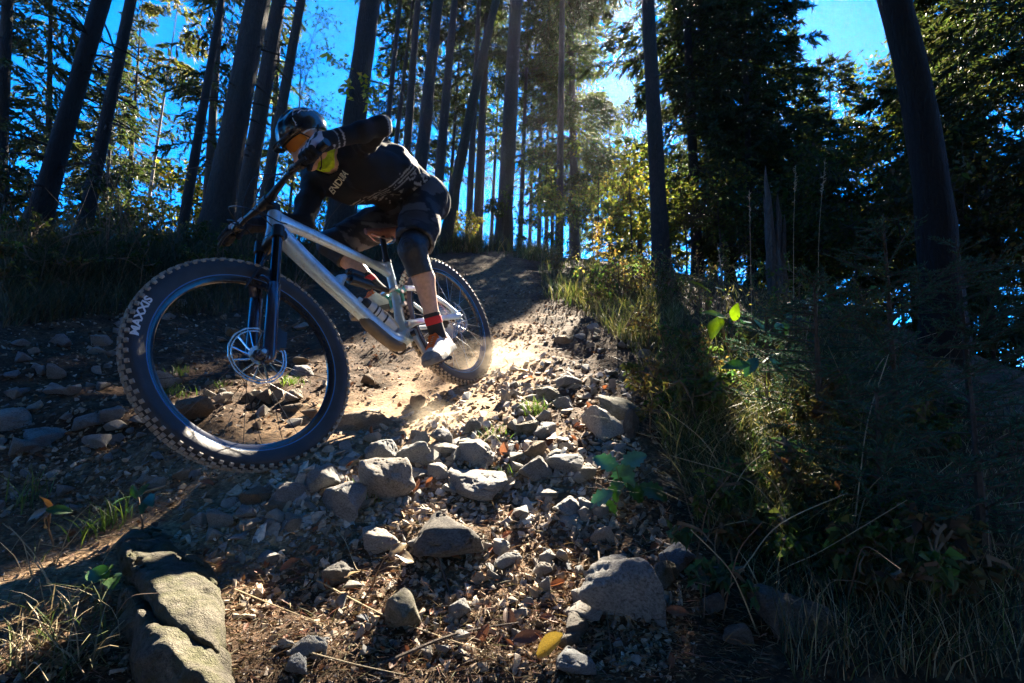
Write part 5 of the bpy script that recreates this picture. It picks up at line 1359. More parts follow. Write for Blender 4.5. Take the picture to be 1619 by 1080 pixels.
def _ico(n):
    t = (1 + 5 ** .5) / 2
    V = [np.array(v, float) / math.hypot(1, t) for v in [(-1, t, 0), (1, t, 0), (-1, -t, 0), (1, -t, 0), (0, -1, t), (0, 1, t), (0, -1, -t), (0, 1, -t), (t, 0, -1), (t, 0, 1), (-t, 0, -1), (-t, 0, 1)]]
    F = [(0, 11, 5), (0, 5, 1), (0, 1, 7), (0, 7, 10), (0, 10, 11), (1, 5, 9), (5, 11, 4), (11, 10, 2), (10, 7, 6), (7, 1, 8), (3, 9, 4), (3, 4, 2), (3, 2, 6), (3, 6, 8), (3, 8, 9), (4, 9, 5), (2, 4, 11), (6, 2, 10), (8, 6, 7), (9, 8, 1)]
    for _ in range(n):
        ix, F2 = {}, []
        def mid(a, b):
            k = (min(a, b), max(a, b))
            if k not in ix: v = V[a] + V[b]; V.append(v / np.linalg.norm(v)); ix[k] = len(V) - 1
            return ix[k]
        for a, b, c in F: x, y, z = mid(a, b), mid(b, c), mid(c, a); F2 += [(a, x, z), (b, y, x), (c, z, y), (x, y, z)]
        F = F2
    return np.array(V), np.array(F)
def hull(P):
    """convex body round points, as a triangle mesh"""
    import bmesh
    bm = bmesh.new()
    for p in P: bm.verts.new(tuple(p))
    r = bmesh.ops.convex_hull(bm, input=list(bm.verts)); bmesh.ops.delete(bm, geom=list({g for g in r['geom_unused'] + r['geom_interior'] if isinstance(g, bmesh.types.BMVert) and g.is_valid}), context='VERTS')
    bmesh.ops.triangulate(bm, faces=list(bm.faces)); bm.verts.index_update()
    V = np.array([v.co[:] for v in bm.verts]); F = np.array([[v.index for v in f.verts] for f in bm.faces]); bm.free(); return V, F
def split(V, F, n):
    for _ in range(n):
        E = np.sort(np.concatenate([F[:, [0, 1]], F[:, [1, 2]], F[:, [2, 0]]]), 1); u, inv = np.unique(E, axis=0, return_inverse=True); inv = inv.ravel(); m_ = len(V) + inv.reshape(3, -1)
        V = np.concatenate([V, V[u].mean(1)]); a, b_, c = F.T; x, y, z = m_
        F = np.concatenate([np.stack(t, 1) for t in ((a, x, z), (b_, y, x), (c, z, y), (x, y, z))])
    return V, F
def rock_shape(seed, sub=3, cuts=12, rough=.045):
    """broken rock: an irregular many-cornered body with chipped edges and uneven faces"""
    r_ = np.random.default_rng(seed); P = r_.normal(size=(cuts + 2, 3)); P /= np.linalg.norm(P, axis=1)[:, None]; P *= r_.uniform(.72, 1.05, (len(P), 1)); P[:, 2] *= .85
    V, F = hull(P); V, F = split(V, F, max(0, sub - 1))
    if sub > 0:
        c = V / (np.linalg.norm(V, axis=1)[:, None] + 1e-9); rad = np.linalg.norm(V, axis=1); V = c * np.where(rad > .86, .86 + .45 * (rad - .86), rad)[:, None]    # worn corners
        V = V * (1 + rough * 2.2 * fbm(V + seed * 3.1, 2.4, 4)[:, None])
    V /= np.abs(V).max(0); return V, F
def hull_planes(P):
    V, F = hull(P); a, b_, c = V[F[:, 0]], V[F[:, 1]], V[F[:, 2]]; n = np.cross(b_ - a, c - a); l = np.linalg.norm(n, axis=1); k = l > 1e-9; n = n[k] / l[k, None]; a = a[k]
    cen = V.mean(0); f = np.einsum('ij,ij->i', n, a - cen) < 0; n[f] *= -1; return n, np.einsum('ij,ij->i', n, a)
def weathered(P, h, k, amp, sc, seed):
    """rock grown round a convex set of corner points: blunt edges, chipped and pitted faces; evenly meshed"""
    n, o = hull_planes(P); lo, hi = P.min(0) - .12 * np.ptp(P), P.max(0) + .12 * np.ptp(P)
    def f(X):
        e = X @ n.T - o; m_ = e.max(1); d = m_ + k * np.log(np.exp((e - m_[:, None]) / k).sum(1)) - k * .6
        w = fbm(X + seed * 1.7, sc, 5); c = np.abs(fbm(X + seed * 2.9 + 4, sc * 1.3, 3))
        return d + amp * w + amp * .9 * np.exp(-(c / .035) ** 2) * (fbm(X + 8, sc * .5, 1) > 0)
    V, Q = sdf(f, lo, hi, h); return V, Q
def big_rock(seed):
    r_ = np.random.default_rng(seed); P = r_.normal(size=(13, 3)); P /= np.linalg.norm(P, axis=1)[:, None]; P *= r_.uniform(.75, 1.05, (13, 1)); P[:, 2] *= .85
    V, Q = weathered(P, .062, .014, .10, 2.4, seed); V -= (V.max(0) + V.min(0)) / 2; return V / np.abs(V).max(0), Q
_bigs = [big_rock(100 + q) for q in range(7)]
STONE_ME = {}
for mname, mm in (('g', M_st), ('p', M_stp), ('b', M_stb), ('m', M_stm), ('t', M_stt), ('d', M_std)):
    for q in range(7):
        V, F = _bigs[q]; STONE_ME[mname, q] = make_me('stone', V, F, True, None, 32, [mm])
PEB_ME = {}
for mname, mm in (('g', M_st), ('p', M_stp), ('b', M_stb), ('t', M_stt)):
    for q in range(6):
        V, F = rock_shape(300 + q, 2, 9); PEB_ME[mname, q] = make_me('stone', V, F, True, None, 20, [mm])
OCC = []
def stone(px, py, w, h, mk, label, q=None, group=None, yaw=None, tilt=None, sink=.17, table=STONE_ME, dz=0.0, deep=None, pt=None):
    """stone seen w x h photograph pixels large with its middle at px, py"""
    P, d = (G(px, py + h * .25) if pt is None else pt)
    if P is None: return None
    s = 1.14 * d / F_PX; W_, Hh = w * s / 2, h * s / 2
    nrm = gn(P[0], P[1]); nrm = nrm / np.linalg.norm(nrm)
    sl = abs(CAM_F @ nrm)                      # a flat stone shows its top foreshortened
    D_ = W_ * (rng.uniform(.62, .95) if deep is None else deep)
    hz = max(Hh * 1.05 - D_ * .30 * sl, Hh * .5, W_ * .22)
    o = link('stone', table[mk, int(rng.integers(6)) if q is None else q])
    a = rng.uniform(-.5, .5) + (math.pi if rng.random() < .5 else 0) if yaw is None else yaw
    R = frame_z(nrm * .65 + np.array([0, 0, .35]), (0, 1, 0)); R = np.stack([R[:, 0], R[:, 1], R[:, 2]], 1)
    if tilt is not None: R = R @ rotm((1, 0, 0), tilt[0]) @ rotm((0, 1, 0), tilt[1])
    R = R @ rotm((0, 0, 1), a); S = np.diag([W_, D_, hz])
    M = np.eye(4); M[:3, :3] = R @ S; M[:3, 3] = P + nrm * (hz * (1 - sink * 2) * .6 + dz)
    o.matrix_world = Matrix(M.tolist()); tag(o, label, 'stone', group)
    OCC.append((P[0], P[1], W_)); return o
S = stone
# stones of the lit rubble between the trail and the camera
S(612, 756, 76, 64, 'g', 'big blocky grey stone with a flat sunlit top in the middle of the rubble', 2, tilt=(.15, .1))
S(541, 791, 72, 56, 'g', 'triangular tan grey stone left of the big blocky stone', 4, tilt=(-.2, -.3))
S(600, 716, 54, 40, 'g', 'sunlit rough stone behind the big blocky stone', 1)
S(653, 714, 52, 38, 'p', 'pale squarish stone right behind the big blocky stone', 3)
S(760, 717, 66, 42, 'p', 'pale broken stone lying above the long dark-bellied stone', 5)
S(752, 758, 94, 38, 'g', 'long flat stone with dark underside in the middle of the rubble', 0)
S(848, 740, 52, 40, 'b', 'rounded blue grey stone right of the long flat stone', 6)
S(893, 731, 54, 28, 'b', 'low wedge stone right of the rounded blue grey stone', 4)
S(931, 745, 27, 24, 'p', 'small pale lump next to the bramble leaves', 2)
S(961, 673, 64, 42, 'p', 'pale leaning slab at the right rim of the rubble', 3, tilt=(.5, .3))
S(996, 651, 90, 30, 'm', 'long greenish flat slab behind the pale leaning slab', 5, tilt=(.1, .25))
S(1003, 674, 24, 48, 'd', 'dark upright stone at the end of the greenish slab', 1, sink=.1)
S(994, 592, 28, 25, 'p', 'single pale cube-like stone at the edge of the weeds', 3)
S(871, 621, 44, 20, 'm', 'flat grey stone with a tuft of grass in front of it', 5)
S(898, 605, 38, 24, 'g', 'brownish stone behind the flat grey one at the weed edge', 1)
S(890, 640, 30, 23, 'g', 'round grey stone right under the flat grass-side stone', 6)
S(890, 538, 28, 16, 't', 'orange brown flat stone on the trail edge far behind the rear wheel', 4)
S(746, 673, 27, 22, 'b', 'grey roundish stone left of the grass tuft in the rubble', 6)
S(862, 682, 37, 23, 'g', 'grey stone with an orange leaf against it', 2)
S(831, 677, 34, 24, 'm', 'dull green grey stone beside the second grass tuft', 0)
S(702, 693, 34, 28, 'g', 'upright pointed grey stone at the upper rim of the rubble', 4, sink=.1)
S(704, 709, 48, 20, 'g', 'low flat stone under the pointed grey stone', 1)
S(697, 744, 40, 22, 'p', 'flat pale stone between the blocky and the long stone', 5)
S(655, 747, 48, 20, 'g', 'narrow stone touching the right side of the big blocky stone', 3)
S(847, 712, 33, 25, 't', 'tan slanted stone above the rounded blue grey stone', 2)
S(508, 757, 50, 42, 'g', 'rough stone below the right edge of the front tyre', 1)
S(458, 779, 54, 36, 'g', 'rounded sunlit stone below the front tyre, leftmost of the larger ones', 6)
S(406, 784, 41, 27, 't', 'low tan stone under the front tyre contact', 2)
S(350, 819, 38, 30, 'g', 'knobbly stone in the row above the mossy boulder', 0)
S(318, 819, 30, 28, 'p', 'upright small stone left of the knobbly stone', 3)
S(298, 815, 24, 20, 't', 'small tan stone at the left end of the row above the boulder', 5)
S(390, 810, 28, 23, 'g', 'small stone right of the knobbly stone', 4)
S(437, 815, 26, 23, 'p', 'small pale stone in the row below the tyre', 1)
S(426, 829, 24, 20, 'g', 'small grey stone in front of the row below the tyre', 6)
S(440, 797, 34, 19, 't', 'flat tan stone wedged behind the small pale stone', 2)
S(463, 819, 28, 17, 'g', 'thin stone at the right end of the row below the tyre', 3)
S(712, 852, 96, 62, 'd', 'dark flat wedge-shaped stone alone on the brown bank', 4, tilt=(.25, -.15), deep=.8)
S(602, 849, 54, 28, 'g', 'loaf-shaped stone left of the dark wedge stone', 0)
S(536, 907, 42, 32, 'd', 'half buried dark stone on the bank below the triangular stone', 2)
S(486, 1021, 50, 28, 'g', 'smooth oval stone low on the dark bank', 6)
S(469, 1050, 33, 32, 'b', 'speckled bluish stone at the bottom below the oval stone', 1)
S(631, 960, 70, 62, 'm', 'green grey stone half sunk in the bank at the lower middle', 5)
S(980, 918, 112, 98, 'b', 'largest pale grey slab with five corners on the bank at the right', 3, tilt=(.12, .2), deep=.95, sink=.12)
S(1050, 907, 52, 40, 'm', 'mossy egg-shaped stone right of the five-cornered slab', 6)
S(1072, 882, 48, 36, 'b', 'grey stone behind the mossy egg-shaped stone', 1)
S(920, 961, 70, 24, 'g', 'long pale-topped stone at the lower left of the five-cornered slab', 5)
S(931, 938, 50, 24, 'g', 'flat stone resting on the long pale-topped stone', 0)
S(913, 988, 48, 26, 'd', 'dark slab under the long pale-topped stone', 2)
S(911, 1052, 56, 40, 'b', 'bluish angular stone at the bottom below the five-cornered slab', 4)
S(954, 844, 36, 34, 'g', 'tan grey stone above the five-cornered slab', 3)
S(929, 811, 24, 22, 'p', 'small pale stone beside the bramble stalk', 5)
S(899, 798, 46, 25, 'p', 'pale rounded stone in the cluster left of the bramble', 6)
S(906, 821, 44, 16, 'p', 'flat white stone under the pale cluster', 5)
S(930, 800, 30, 22, 'p', 'white stone between the pale rounded stone and the bramble', 0)
S(952, 806, 28, 24, 'p', 'white stone under the lowest bramble leaf', 2)
S(867, 880, 24, 18, 'p', 'small pale stone in the brown gravel left of the slab', 1)
S(890, 880, 18, 22, 'p', 'small upright pale stone next to the gravel of the slab', 4)
S(857, 900, 30, 22, 'g', 'grey stone in the gravel left of the five-cornered slab', 6)
S(862, 925, 20, 32, 'g', 'narrow upright stone left of the five-cornered slab', 3)
S(803, 884, 42, 20, 'g', 'oval stone under a smaller flat stone on the bank', 6)
S(797, 863, 34, 17, 'p', 'small flat stone on top of the oval one with a leaf on it', 5)
S(727, 964, 32, 27, 'g', 'small round stone right of a curved twig on the bank', 1)
S(899, 1014, 32, 24, 'd', 'dark round stone at the bottom beside the yellow leaf', 2)
S(1249, 967, 112, 68, 'd', 'broad dark boulder in the shaded grass at the lower right', 0, sink=.2)
S(1163, 1000, 40, 34, 'd', 'small dark stone left of the broad dark boulder', 3)
S(1300, 918, 30, 26, 'd', 'small dark stone above the broad dark boulder', 6)
S(1130, 955, 34, 30, 'd', 'dark rounded stone between the slab and the broad boulder', 1)
# along the left side of the trail and through the wheel
S(308, 650, 54, 42, 't', 'wedge-shaped tan rock seen inside the front wheel', 4, tilt=(.1, -.35), sink=.1)
S(252, 604, 38, 32, 'g', 'grey stone at the left inside the front wheel', 6)
S(352, 630, 24, 18, 'p', 'small pale stone right of the wedge rock inside the wheel', 2)
S(463, 626, 28, 21, 'p', 'pale round stone at the right inside the front wheel', 1)
S(421, 624, 25, 23, 't', 'tan stone below the brake disc', 3)
S(481, 586, 38, 17, 'g', 'flat grey stone right of the brake disc', 5)
S(461, 645, 25, 15, 't', 'flat tan stone low at the right inside the wheel', 0)
S(176, 654, 32, 21, 'g', 'small grey stone touching the left edge of the front tyre', 2)
S(180, 670, 38, 17, 'g', 'flat stone below the small grey one at the left of the tyre', 5)
S(137, 666, 40, 25, 'g', 'grey stone left of the pair at the tyre', 1)
S(152, 696, 38, 21, 'g', 'low stone below the trio left of the tyre', 4)
S(89, 616, 38, 20, 'b', 'bluish flat stone on the shaded left bank', 3)
S(91, 587, 28, 22, 'g', 'small stone above the bluish one on the left bank', 0)
S(96, 539, 28, 22, 'b', 'grey stone high on the shaded left bank', 6)
S(161, 540, 24, 20, 'g', 'grey stone near the tyre lettering on the left bank', 2)
S(24, 660, 62, 28, 'g', 'broad low stone at the left border', 5)
S(67, 685, 64, 24, 'g', 'long low stone in the shade near the left border', 3)
S(588, 662, 96, 36, 't', 'sunken tan hump of stone in the bike shadow', 5, sink=.36)
S(658, 638, 24, 24, 't', 'upright tan stone at the end of the sunken hump', 4, sink=.1)
S(582, 602, 20, 20, 't', 'small brown stone standing on the trail below the bottle', 1, sink=.1)
S(1025, 463, 32, 18, 'p', 'pale flat stone in the far weeds right of the trail', 5, dz=.03)
S(997, 468, 28, 17, 'm', 'mossy stone left of the pale flat one in the far weeds', 1)
S(1043, 517, 26, 13, 'g', 'grey stone in the weeds below the pale flat one', 3)
S(1020, 560, 26, 16, 'b', 'blue grey stone at the weed edge above the pale cube', 2)
# the mossy boulder at the lower left: two blocks parted by a crack
P0, d0 = G(285, 872); bo_ = empty('boulder', P0); tag(bo_, 'tall mossy cracked boulder standing out of the bank at the lower left', 'boulder')
M_bould = stone_mat('boulder_rock', (.07, .062, .048), (.20, .18, .135), .75, 6.0, 0)
def block(name, out, thick, lift, seed):
    r_ = np.random.default_rng(seed); out = np.array(out, float); cen = out.mean(0); P = []
    dg = lambda p: (G(p[0], min(p[1], 1079))[1] or 1.0)
    for p in out:
        d = dg(p); P.append(U(p[0], p[1], d - lift * .35)); P.append(U(p[0] + r_.normal() * 6, p[1] + r_.normal() * 6, d + thick))
        for k in (.80, .5): q = cen + (p - cen) * k; d = dg(q); P.append(U(q[0], q[1], d - lift * (1.0 + .12 * r_.normal() + (.2 if k < .6 else 0))))
    V, F = weathered(np.array(P), .0050, .0022, .030, 11.0, seed)
    return obj(name, V - P0, F, M_bould, bo_, sharp=None)
block('rock_face', [(186, 862), (214, 836), (254, 846), (288, 888), (346, 918), (362, 975), (352, 1040), (322, 1050), (272, 1022), (240, 972), (206, 925)], .18, .125, 3)
block('lower_block', [(200, 935), (238, 966), (274, 1014), (322, 1044), (360, 1040), (374, 1125), (225, 1130), (196, 1040)], .16, .115, 4)
OCC.append((P0[0], P0[1], .08))
# smaller stones scattered where the rubble lies: the nearer 200 one by one, the rest as gravel
def region(n, poly):
    poly = np.array(poly, float); lo, hi = poly.min(0), poly.max(0); out = []
    while len(out) < n:
        q = rng.uniform(lo, hi, (n * 3, 2)); out += list(q[_inside(poly, q)])
    return np.array(out[:n])
zones = [
 (95, [(300,800),(480,735),(560,700),(640,690),(760,640),(900,600),(1000,600),(980,780),(860,800),(640,800),(480,850),(300,850)], (16, 38), 'gppg', 'small loose stone in the sunlit rubble below the front tyre and the trail'),
 (55, [(560,840),(860,800),(1080,860),(1060,1060),(760,1060),(420,1060),(420,880)], (14, 30), 'gbgp', 'small stone half sunk in the brown bank between the boulder and the slab'),
 (45, [(0,520),(200,500),(240,700),(60,740),(0,720)], (14, 34), 'gbg', 'shaded stone on the left bank beside the front tyre'),
 (30, [(0,690),(300,700),(380,740),(250,800),(0,820)], (10, 26), 'gbt', 'small stone lying on the shaded trail left of the front tyre'),
 (45, [(240,470),(520,520),(520,660),(400,690),(270,640)], (12, 26), 'ptg', 'small stone strewn on the ground seen through the front wheel'),
 (40, [(760,560),(900,500),(1010,540),(1000,640),(820,640)], (9, 20), 'gpb', 'small stone in the stony margin between trail and weeds')]
for n, poly, (w0, w1), mk, lab in zones:
    for px, py in region(n, poly):
        w = rng.uniform(w0, w1) * rng.choice([.8, 1, 1.1])
        pt = G(px, py)
        if pt[0] is None or any((pt[0][0] - o[0]) ** 2 + (pt[0][1] - o[1]) ** 2 < (o[2] * .8) ** 2 for o in OCC): continue
        stone(px, py, w, w * rng.uniform(.5, .85), (mk_ := str(rng.choice(list(mk)))), lab.replace('stone', {'g': 'grey', 'p': 'pale', 't': 'tan', 'b': 'bluish'}[mk_] + ' stone', 1), group=lab.replace('small loose stone', 'loose stones').replace('small stone', 'small stones').replace('shaded stone', 'shaded stones'), pt=pt, table=PEB_ME, sink=.26, yaw=rng.uniform(0, 6.28))
# gravel: angular chips lying everywhere on trail and bank
def ground_points(n, poly):
    q = region(n, poly); P = []
    dv = CAM_R * ((q[:, :1] - 809.5) / F_PX) - CAM_U * ((q[:, 1:] - 540) / F_PX) + CAM_F
    ds = np.concatenate([np.linspace(.6, 4, 120), np.linspace(4.1, 14, 60)]); done = np.zeros(n, bool); D = np.zeros(n)
    prev = np.full(n, 1.0)
    for k, d in enumerate(ds):
        X = dv * d; g = X[:, 2] - GH(X[:, 0], X[:, 1]); new = (g < 0) & ~done
        if k: t = prev / (prev - g + 1e-12); D[new] = (ds[k - 1] + t * (d - ds[k - 1]))[new]
        done |= new; prev = g
    X = dv * D[:, None]; ok = done & (D > .6); X = X[ok]; X[:, 2] = GH(X[:, 0], X[:, 1]); return X, D[ok]
CH_V, CH_F = [], []
for q in range(10):
    V, F = rock_shape(700 + q, 0, 6); CH_V.append(V); CH_F.append(F)
def scatter_chips(name, X, size, flat, cols, mt, n_shape=10):
    n = len(X); which = rng.integers(0, n_shape, n); Vs, Fs, Cs, o = [], [], [], 0
    N = gn(X[:, 0], X[:, 1])
    for k in range(n_shape):
        w = np.where(which == k)[0]
        if not len(w): continue
        a = rng.uniform(0, 6.283, len(w)); ca, sa = np.cos(a), np.sin(a)
        sc = np.stack([size[w], size[w] * rng.uniform(.55, .95, len(w)), size[w] * flat * rng.uniform(.6, 1.2, len(w))], 1)
        v = CH_V[k][None] * sc[:, None]
        tl = rng.normal(size=(len(w), 2)) * .35
        v = np.stack([v[..., 0] * ca[:, None] - v[..., 1] * sa[:, None], v[..., 0] * sa[:, None] + v[..., 1] * ca[:, None], v[..., 2]], -1)
        v[..., 2] += v[..., 0] * (-N[w, 0] / N[w, 2] + tl[:, 0])[:, None] + v[..., 1] * (-N[w, 1] / N[w, 2] + tl[:, 1])[:, None]
        v += X[w][:, None]; v[..., 2] += (sc[:, 2] * .25)[:, None]
        nv = v.shape[1]; Vs.append(v.reshape(-1, 3)); Fs.append((CH_F[k][None] + (np.arange(len(w)) * nv)[:, None, None]).reshape(-1, 3) + o); Cs.append(np.repeat(cols[w], nv, 0)); o += len(w) * nv
    return tag(obj(name, np.concatenate(Vs), np.concatenate(Fs), mt, cols=np.concatenate(Cs), smooth=False), kind='stuff')
M_chip = mat('gravel', (1, 1, 1), .9, attr='col', var=.3, scale=90, spec=.25)
def chip_cols(X):
    n = len(X); tm = trail_mask(X[:, 0], X[:, 1]); k = rng.random((n, 1))
    c = np.where(k < .45, [[.25, .19, .135]], np.where(k < .7, [[.36, .30, .235]], np.where(k < .85, [[.19, .17, .15]], [[.33, .22, .13]])))
    return np.clip(c * rng.uniform(.6, 1.5, (n, 1)), 0, .7)
X, D = ground_points(8000, [(0,520),(200,480),(540,480),(760,450),(860,440),(1000,520),(1060,660),(1120,860),(1100,1080),(0,1080)])
tm = trail_mask(X[:, 0], X[:, 1]); k = rng.random(len(X)) < 1 - .5 * tm; X, D = X[k], D[k]
X2, D2 = ground_points(250, [(690,392),(860,396),(920,470),(880,540),(760,570),(640,540)]); X3, D3 = ground_points(900, [(0,690),(300,690),(400,740),(260,800),(0,830)]); X, D = np.concatenate([X, X2, X3]), np.concatenate([D, D2, D3])
scatter_chips('gravel', X, np.minimum(.013, rng.lognormal(0, .75, len(X)) * 2.3 * D / F_PX), .62, chip_cols(X), M_chip)
X, D = ground_points(5500, [(260,850),(420,760),(560,690),(700,620),(900,560),(1000,600),(1020,760),(1090,880),(1060,1060),(700,1060),(420,1000)])
scatter_chips('gravel', X, np.minimum(.016, rng.lognormal(0, .7, len(X)) * 2.8 * D / F_PX), .65, chip_cols(X), M_chip)
CHS = CH_V, CH_F
CH_V, CH_F = [], []
for q in range(10): V, F = rock_shape(840 + q, 1, 8); CH_V.append(V); CH_F.append(F)
X, D = ground_points(1250, [(280,800),(430,745),(560,690),(700,615),(860,560),(1000,600),(1000,700),(980,860),(820,830),(640,830),(480,860),(300,850)])
scatter_chips('rubble', X, np.clip(rng.lognormal(0, .4, len(X)) * 6.2 * D / F_PX, .005, .032), .55, np.clip(chip_cols(X) * 1.2 * np.array([.98, 1.04, 1.14]) + .05, 0, .6), M_chip)
# ------------------------------------------------------------------ litter, twigs, leaves, grass
M_litter = mat('leaf_litter', (1, 1, 1), .85, attr='col', transl=.15)
M_straw = mat('dry_grass', (1, 1, 1), .7, attr='col', transl=.3)
M_grass = mat('green_grass', (1, 1, 1), .55, attr='col', transl=.28, tcol=(1.15, 1.35, .7))
X, D = ground_points(16000, [(0,480),(300,440),(700,420),(860,420),(1050,520),(1120,700),(1300,900),(1300,1080),(0,1080)])
tm = trail_mask(X[:, 0], X[:, 1]); k = rng.random(len(X)) < 1 - .85 * tm; X, D = X[k], D[k]; X2, D2 = ground_points(2600, [(690,392),(860,396),(920,470),(880,540),(760,570),(640,540)]); X3, D3 = ground_points(1500, [(0,680),(300,690),(400,740),(260,810),(0,840)]); X, D = np.concatenate([X, X2, X3]), np.concatenate([D, D2, D3]); n = len(X)
cl = np.where(rng.random((n, 1)) < .30, [[.17, .085, .04]], np.where(rng.random((n, 1)) < .5, [[.085, .055, .034]], [[.20, .15, .095]])) * rng.uniform(.4, 1.3, (n, 1))
dirs = rng.normal(size=(n, 3)); dirs[:, 2] = np.abs(dirs[:, 2]) * .35
sz = np.minimum(.030, rng.lognormal(0, .45, n) * 5.5 * D / F_PX); V, Q, cc = kites(X + [0, 0, .003], dirs, sz, sz * rng.uniform(.18, .6, n), cl, .1)
tag(obj('leaf_litter', V, Q, M_litter, smooth=False, cols=cc), kind='stuff')
# thin needles and stalk bits
X, D = ground_points(9000, [(0,760),(300,760),(560,800),(860,780),(1100,700),(1250,900),(1200,1080),(0,1080)])
n = len(X); dirs = rng.normal(size=(n, 3)); dirs[:, 2] = np.abs(dirs[:, 2]) * .25; L_ = rng.uniform(.015, .055, n)
V, Q, cc = kites(X + [0, 0, .004], dirs, L_, np.full(n, .0022), pal(n, (.16, .11, .065), .5), .05)
tag(obj('needle_litter', V, Q, M_litter, smooth=False, cols=cc), kind='stuff')

def leaf_mesh(L, W, curl, n=6, teeth=0, fold=.25, seed=0):
    r = np.random.default_rng(seed); t = np.linspace(0, 1, n + 1); w = W * np.sin(np.pi * np.clip(t * .93 + .04, 0, 1)) ** .8 * (1 - .25 * t)
    if teeth: w = w * (1 + .16 * ((np.arange(n + 1) % 2) * 2 - 1))
    V = []
    for i in range(n + 1):
        x = L * t[i]; z = curl * L * t[i] ** 2
        for s_ in (-1, -.5, 0, .5, 1): V.append((x, s_ * w[i] / 2, z + abs(s_) * w[i] * fold + .05 * W * math.sin(7 * t[i] + 3 * s_) * abs(s_)))
    i = np.arange(n)[:, None]; j = np.arange(4)[None]; Q = np.stack([i * 5 + j, i * 5 + j + 1, (i + 1) * 5 + j + 1, (i + 1) * 5 + j], -1).reshape(-1, 4)
    return np.array(V), Q
M_fall = [mat('fallen_leaf_%d' % q, c, .6, 0, .35, 30, .2, 90, transl=.25, rnd=.35) for q, c in enumerate([(.32, .115, .045), (.21, .085, .042), (.13, .065, .04), (.38, .26, .04)])]
FL = {}
for q in range(4):
    for v_ in range(4):
        V, Q = leaf_mesh(1, .55 + .08 * v_, (.25, -.2, .5, .1)[v_], 6, 0, (.15, .3, .45, -.2)[v_], v_); FL[q, v_] = make_me('fallen_leaf', V - [.5, 0, 0], Q, True, None, None, [M_fall[q]])
def fallen(px, py, w, q, label, v_=None, group=None):
    P, d = G(px, py)
    if P is None: return
    o = link('fallen_leaf', FL[q, int(rng.integers(4)) if v_ is None else v_]); s = .85 * w * d / F_PX; N = gn(P[0], P[1])
    R = frame_z(N + rng.normal(size=3) * .35, (0, 1, 0)) @ rotm((0, 0, 1), rng.uniform(0, 6.28)); M = np.eye(4); M[:3, :3] = R * s; M[:3, 3] = P + N * (.12 * s + .006)
    o.matrix_world = Matrix(M.tolist()); tag(o, label, 'leaf', group)
for px, py, w, q, lab in [
 (655, 770, 40, 0, 'curled orange leaf right beside the big blocky stone'), (458, 906, 34, 0, 'orange brown leaf on the dark bank below the tyre'), (410, 910, 22, 0, 'small orange leaf left of the larger one on the bank'),
 (496, 872, 22, 0, 'upright orange leaf on the bank under the triangular stone'), (330, 768, 26, 1, 'reddish leaf lying at the tyre contact'), (868, 696, 34, 0, 'orange leaf leaning on a grey stone in the rubble'),
 (685, 728, 20, 3, 'small yellow leaf between the pale stones'), (835, 1018, 54, 2, 'large crinkled brown leaf at the bottom of the bank'), (872, 1038, 56, 3, 'large mustard yellow leaf at the bottom of the bank'),
 (866, 985, 40, 2, 'dark red brown leaf above the mustard leaf'), (804, 982, 40, 2, 'dark curled leaf left of the red brown one'), (880, 935, 30, 0, 'pale orange leaf at the left corner of the slab'),
 (1068, 975, 44, 1, 'rusty leaf in the shade right of the slab'), (776, 872, 20, 0, 'bright orange leaf beside the oval stone'), (800, 856, 24, 1, 'dull leaf lying on the small flat stone'),
 (895, 832, 22, 1, 'brown leaf under the white stones'), (932, 655, 36, 1, 'red brown leaf behind the pale leaning slab'), (916, 676, 24, 0, 'orange leaf left of the pale leaning slab'),
 (836, 600, 22, 0, 'orange leaf at the stony trail margin'), (828, 590, 20, 3, 'yellow orange leaf at the stony trail margin'), (592, 688, 20, 0, 'orange leaf on the shaded hump by the tyre'),
 (640, 1040, 36, 0, 'orange leaf at the bottom edge left of the twig'), (665, 1000, 26, 1, 'brown leaf beside the long stalk at the bottom'), (760, 1010, 44, 1, 'long brown leaf under the stalk at the bottom'),
 (1170, 832, 24, 0, 'orange leaf caught in the dry grass at the right'), (805, 722, 34, 1, 'red brown leaf between the pale broken stone and the tan one'), (680, 770, 20, 0, 'small orange leaf at the foot of the long flat stone')]:
    fallen(px, py, w, q, lab)
fg_ = 'small brown leaves scattered on the bank'
for px, py in region(80, [(0,860),(300,830),(560,830),(860,800),(1080,830),(1200,1060),(0,1070)]):
    q = int(rng.integers(0, 3)); fallen(px, py, rng.uniform(12, 26), q, 'small ' + ('orange brown', 'reddish brown', 'dark brown')[q] + ' leaf lying among litter on the bank', group=fg_)
fg2 = 'small leaves strewn in the trail rubble'
for px, py in region(50, [(420,560),(800,520),(980,560),(960,780),(560,800),(400,720)]):
    q = int(rng.integers(0, 3)); fallen(px, py, rng.uniform(7, 16), q, 'small ' + ('orange', 'reddish', 'dark')[q] + ' leaf lying among the stones of the trail', group=fg2)

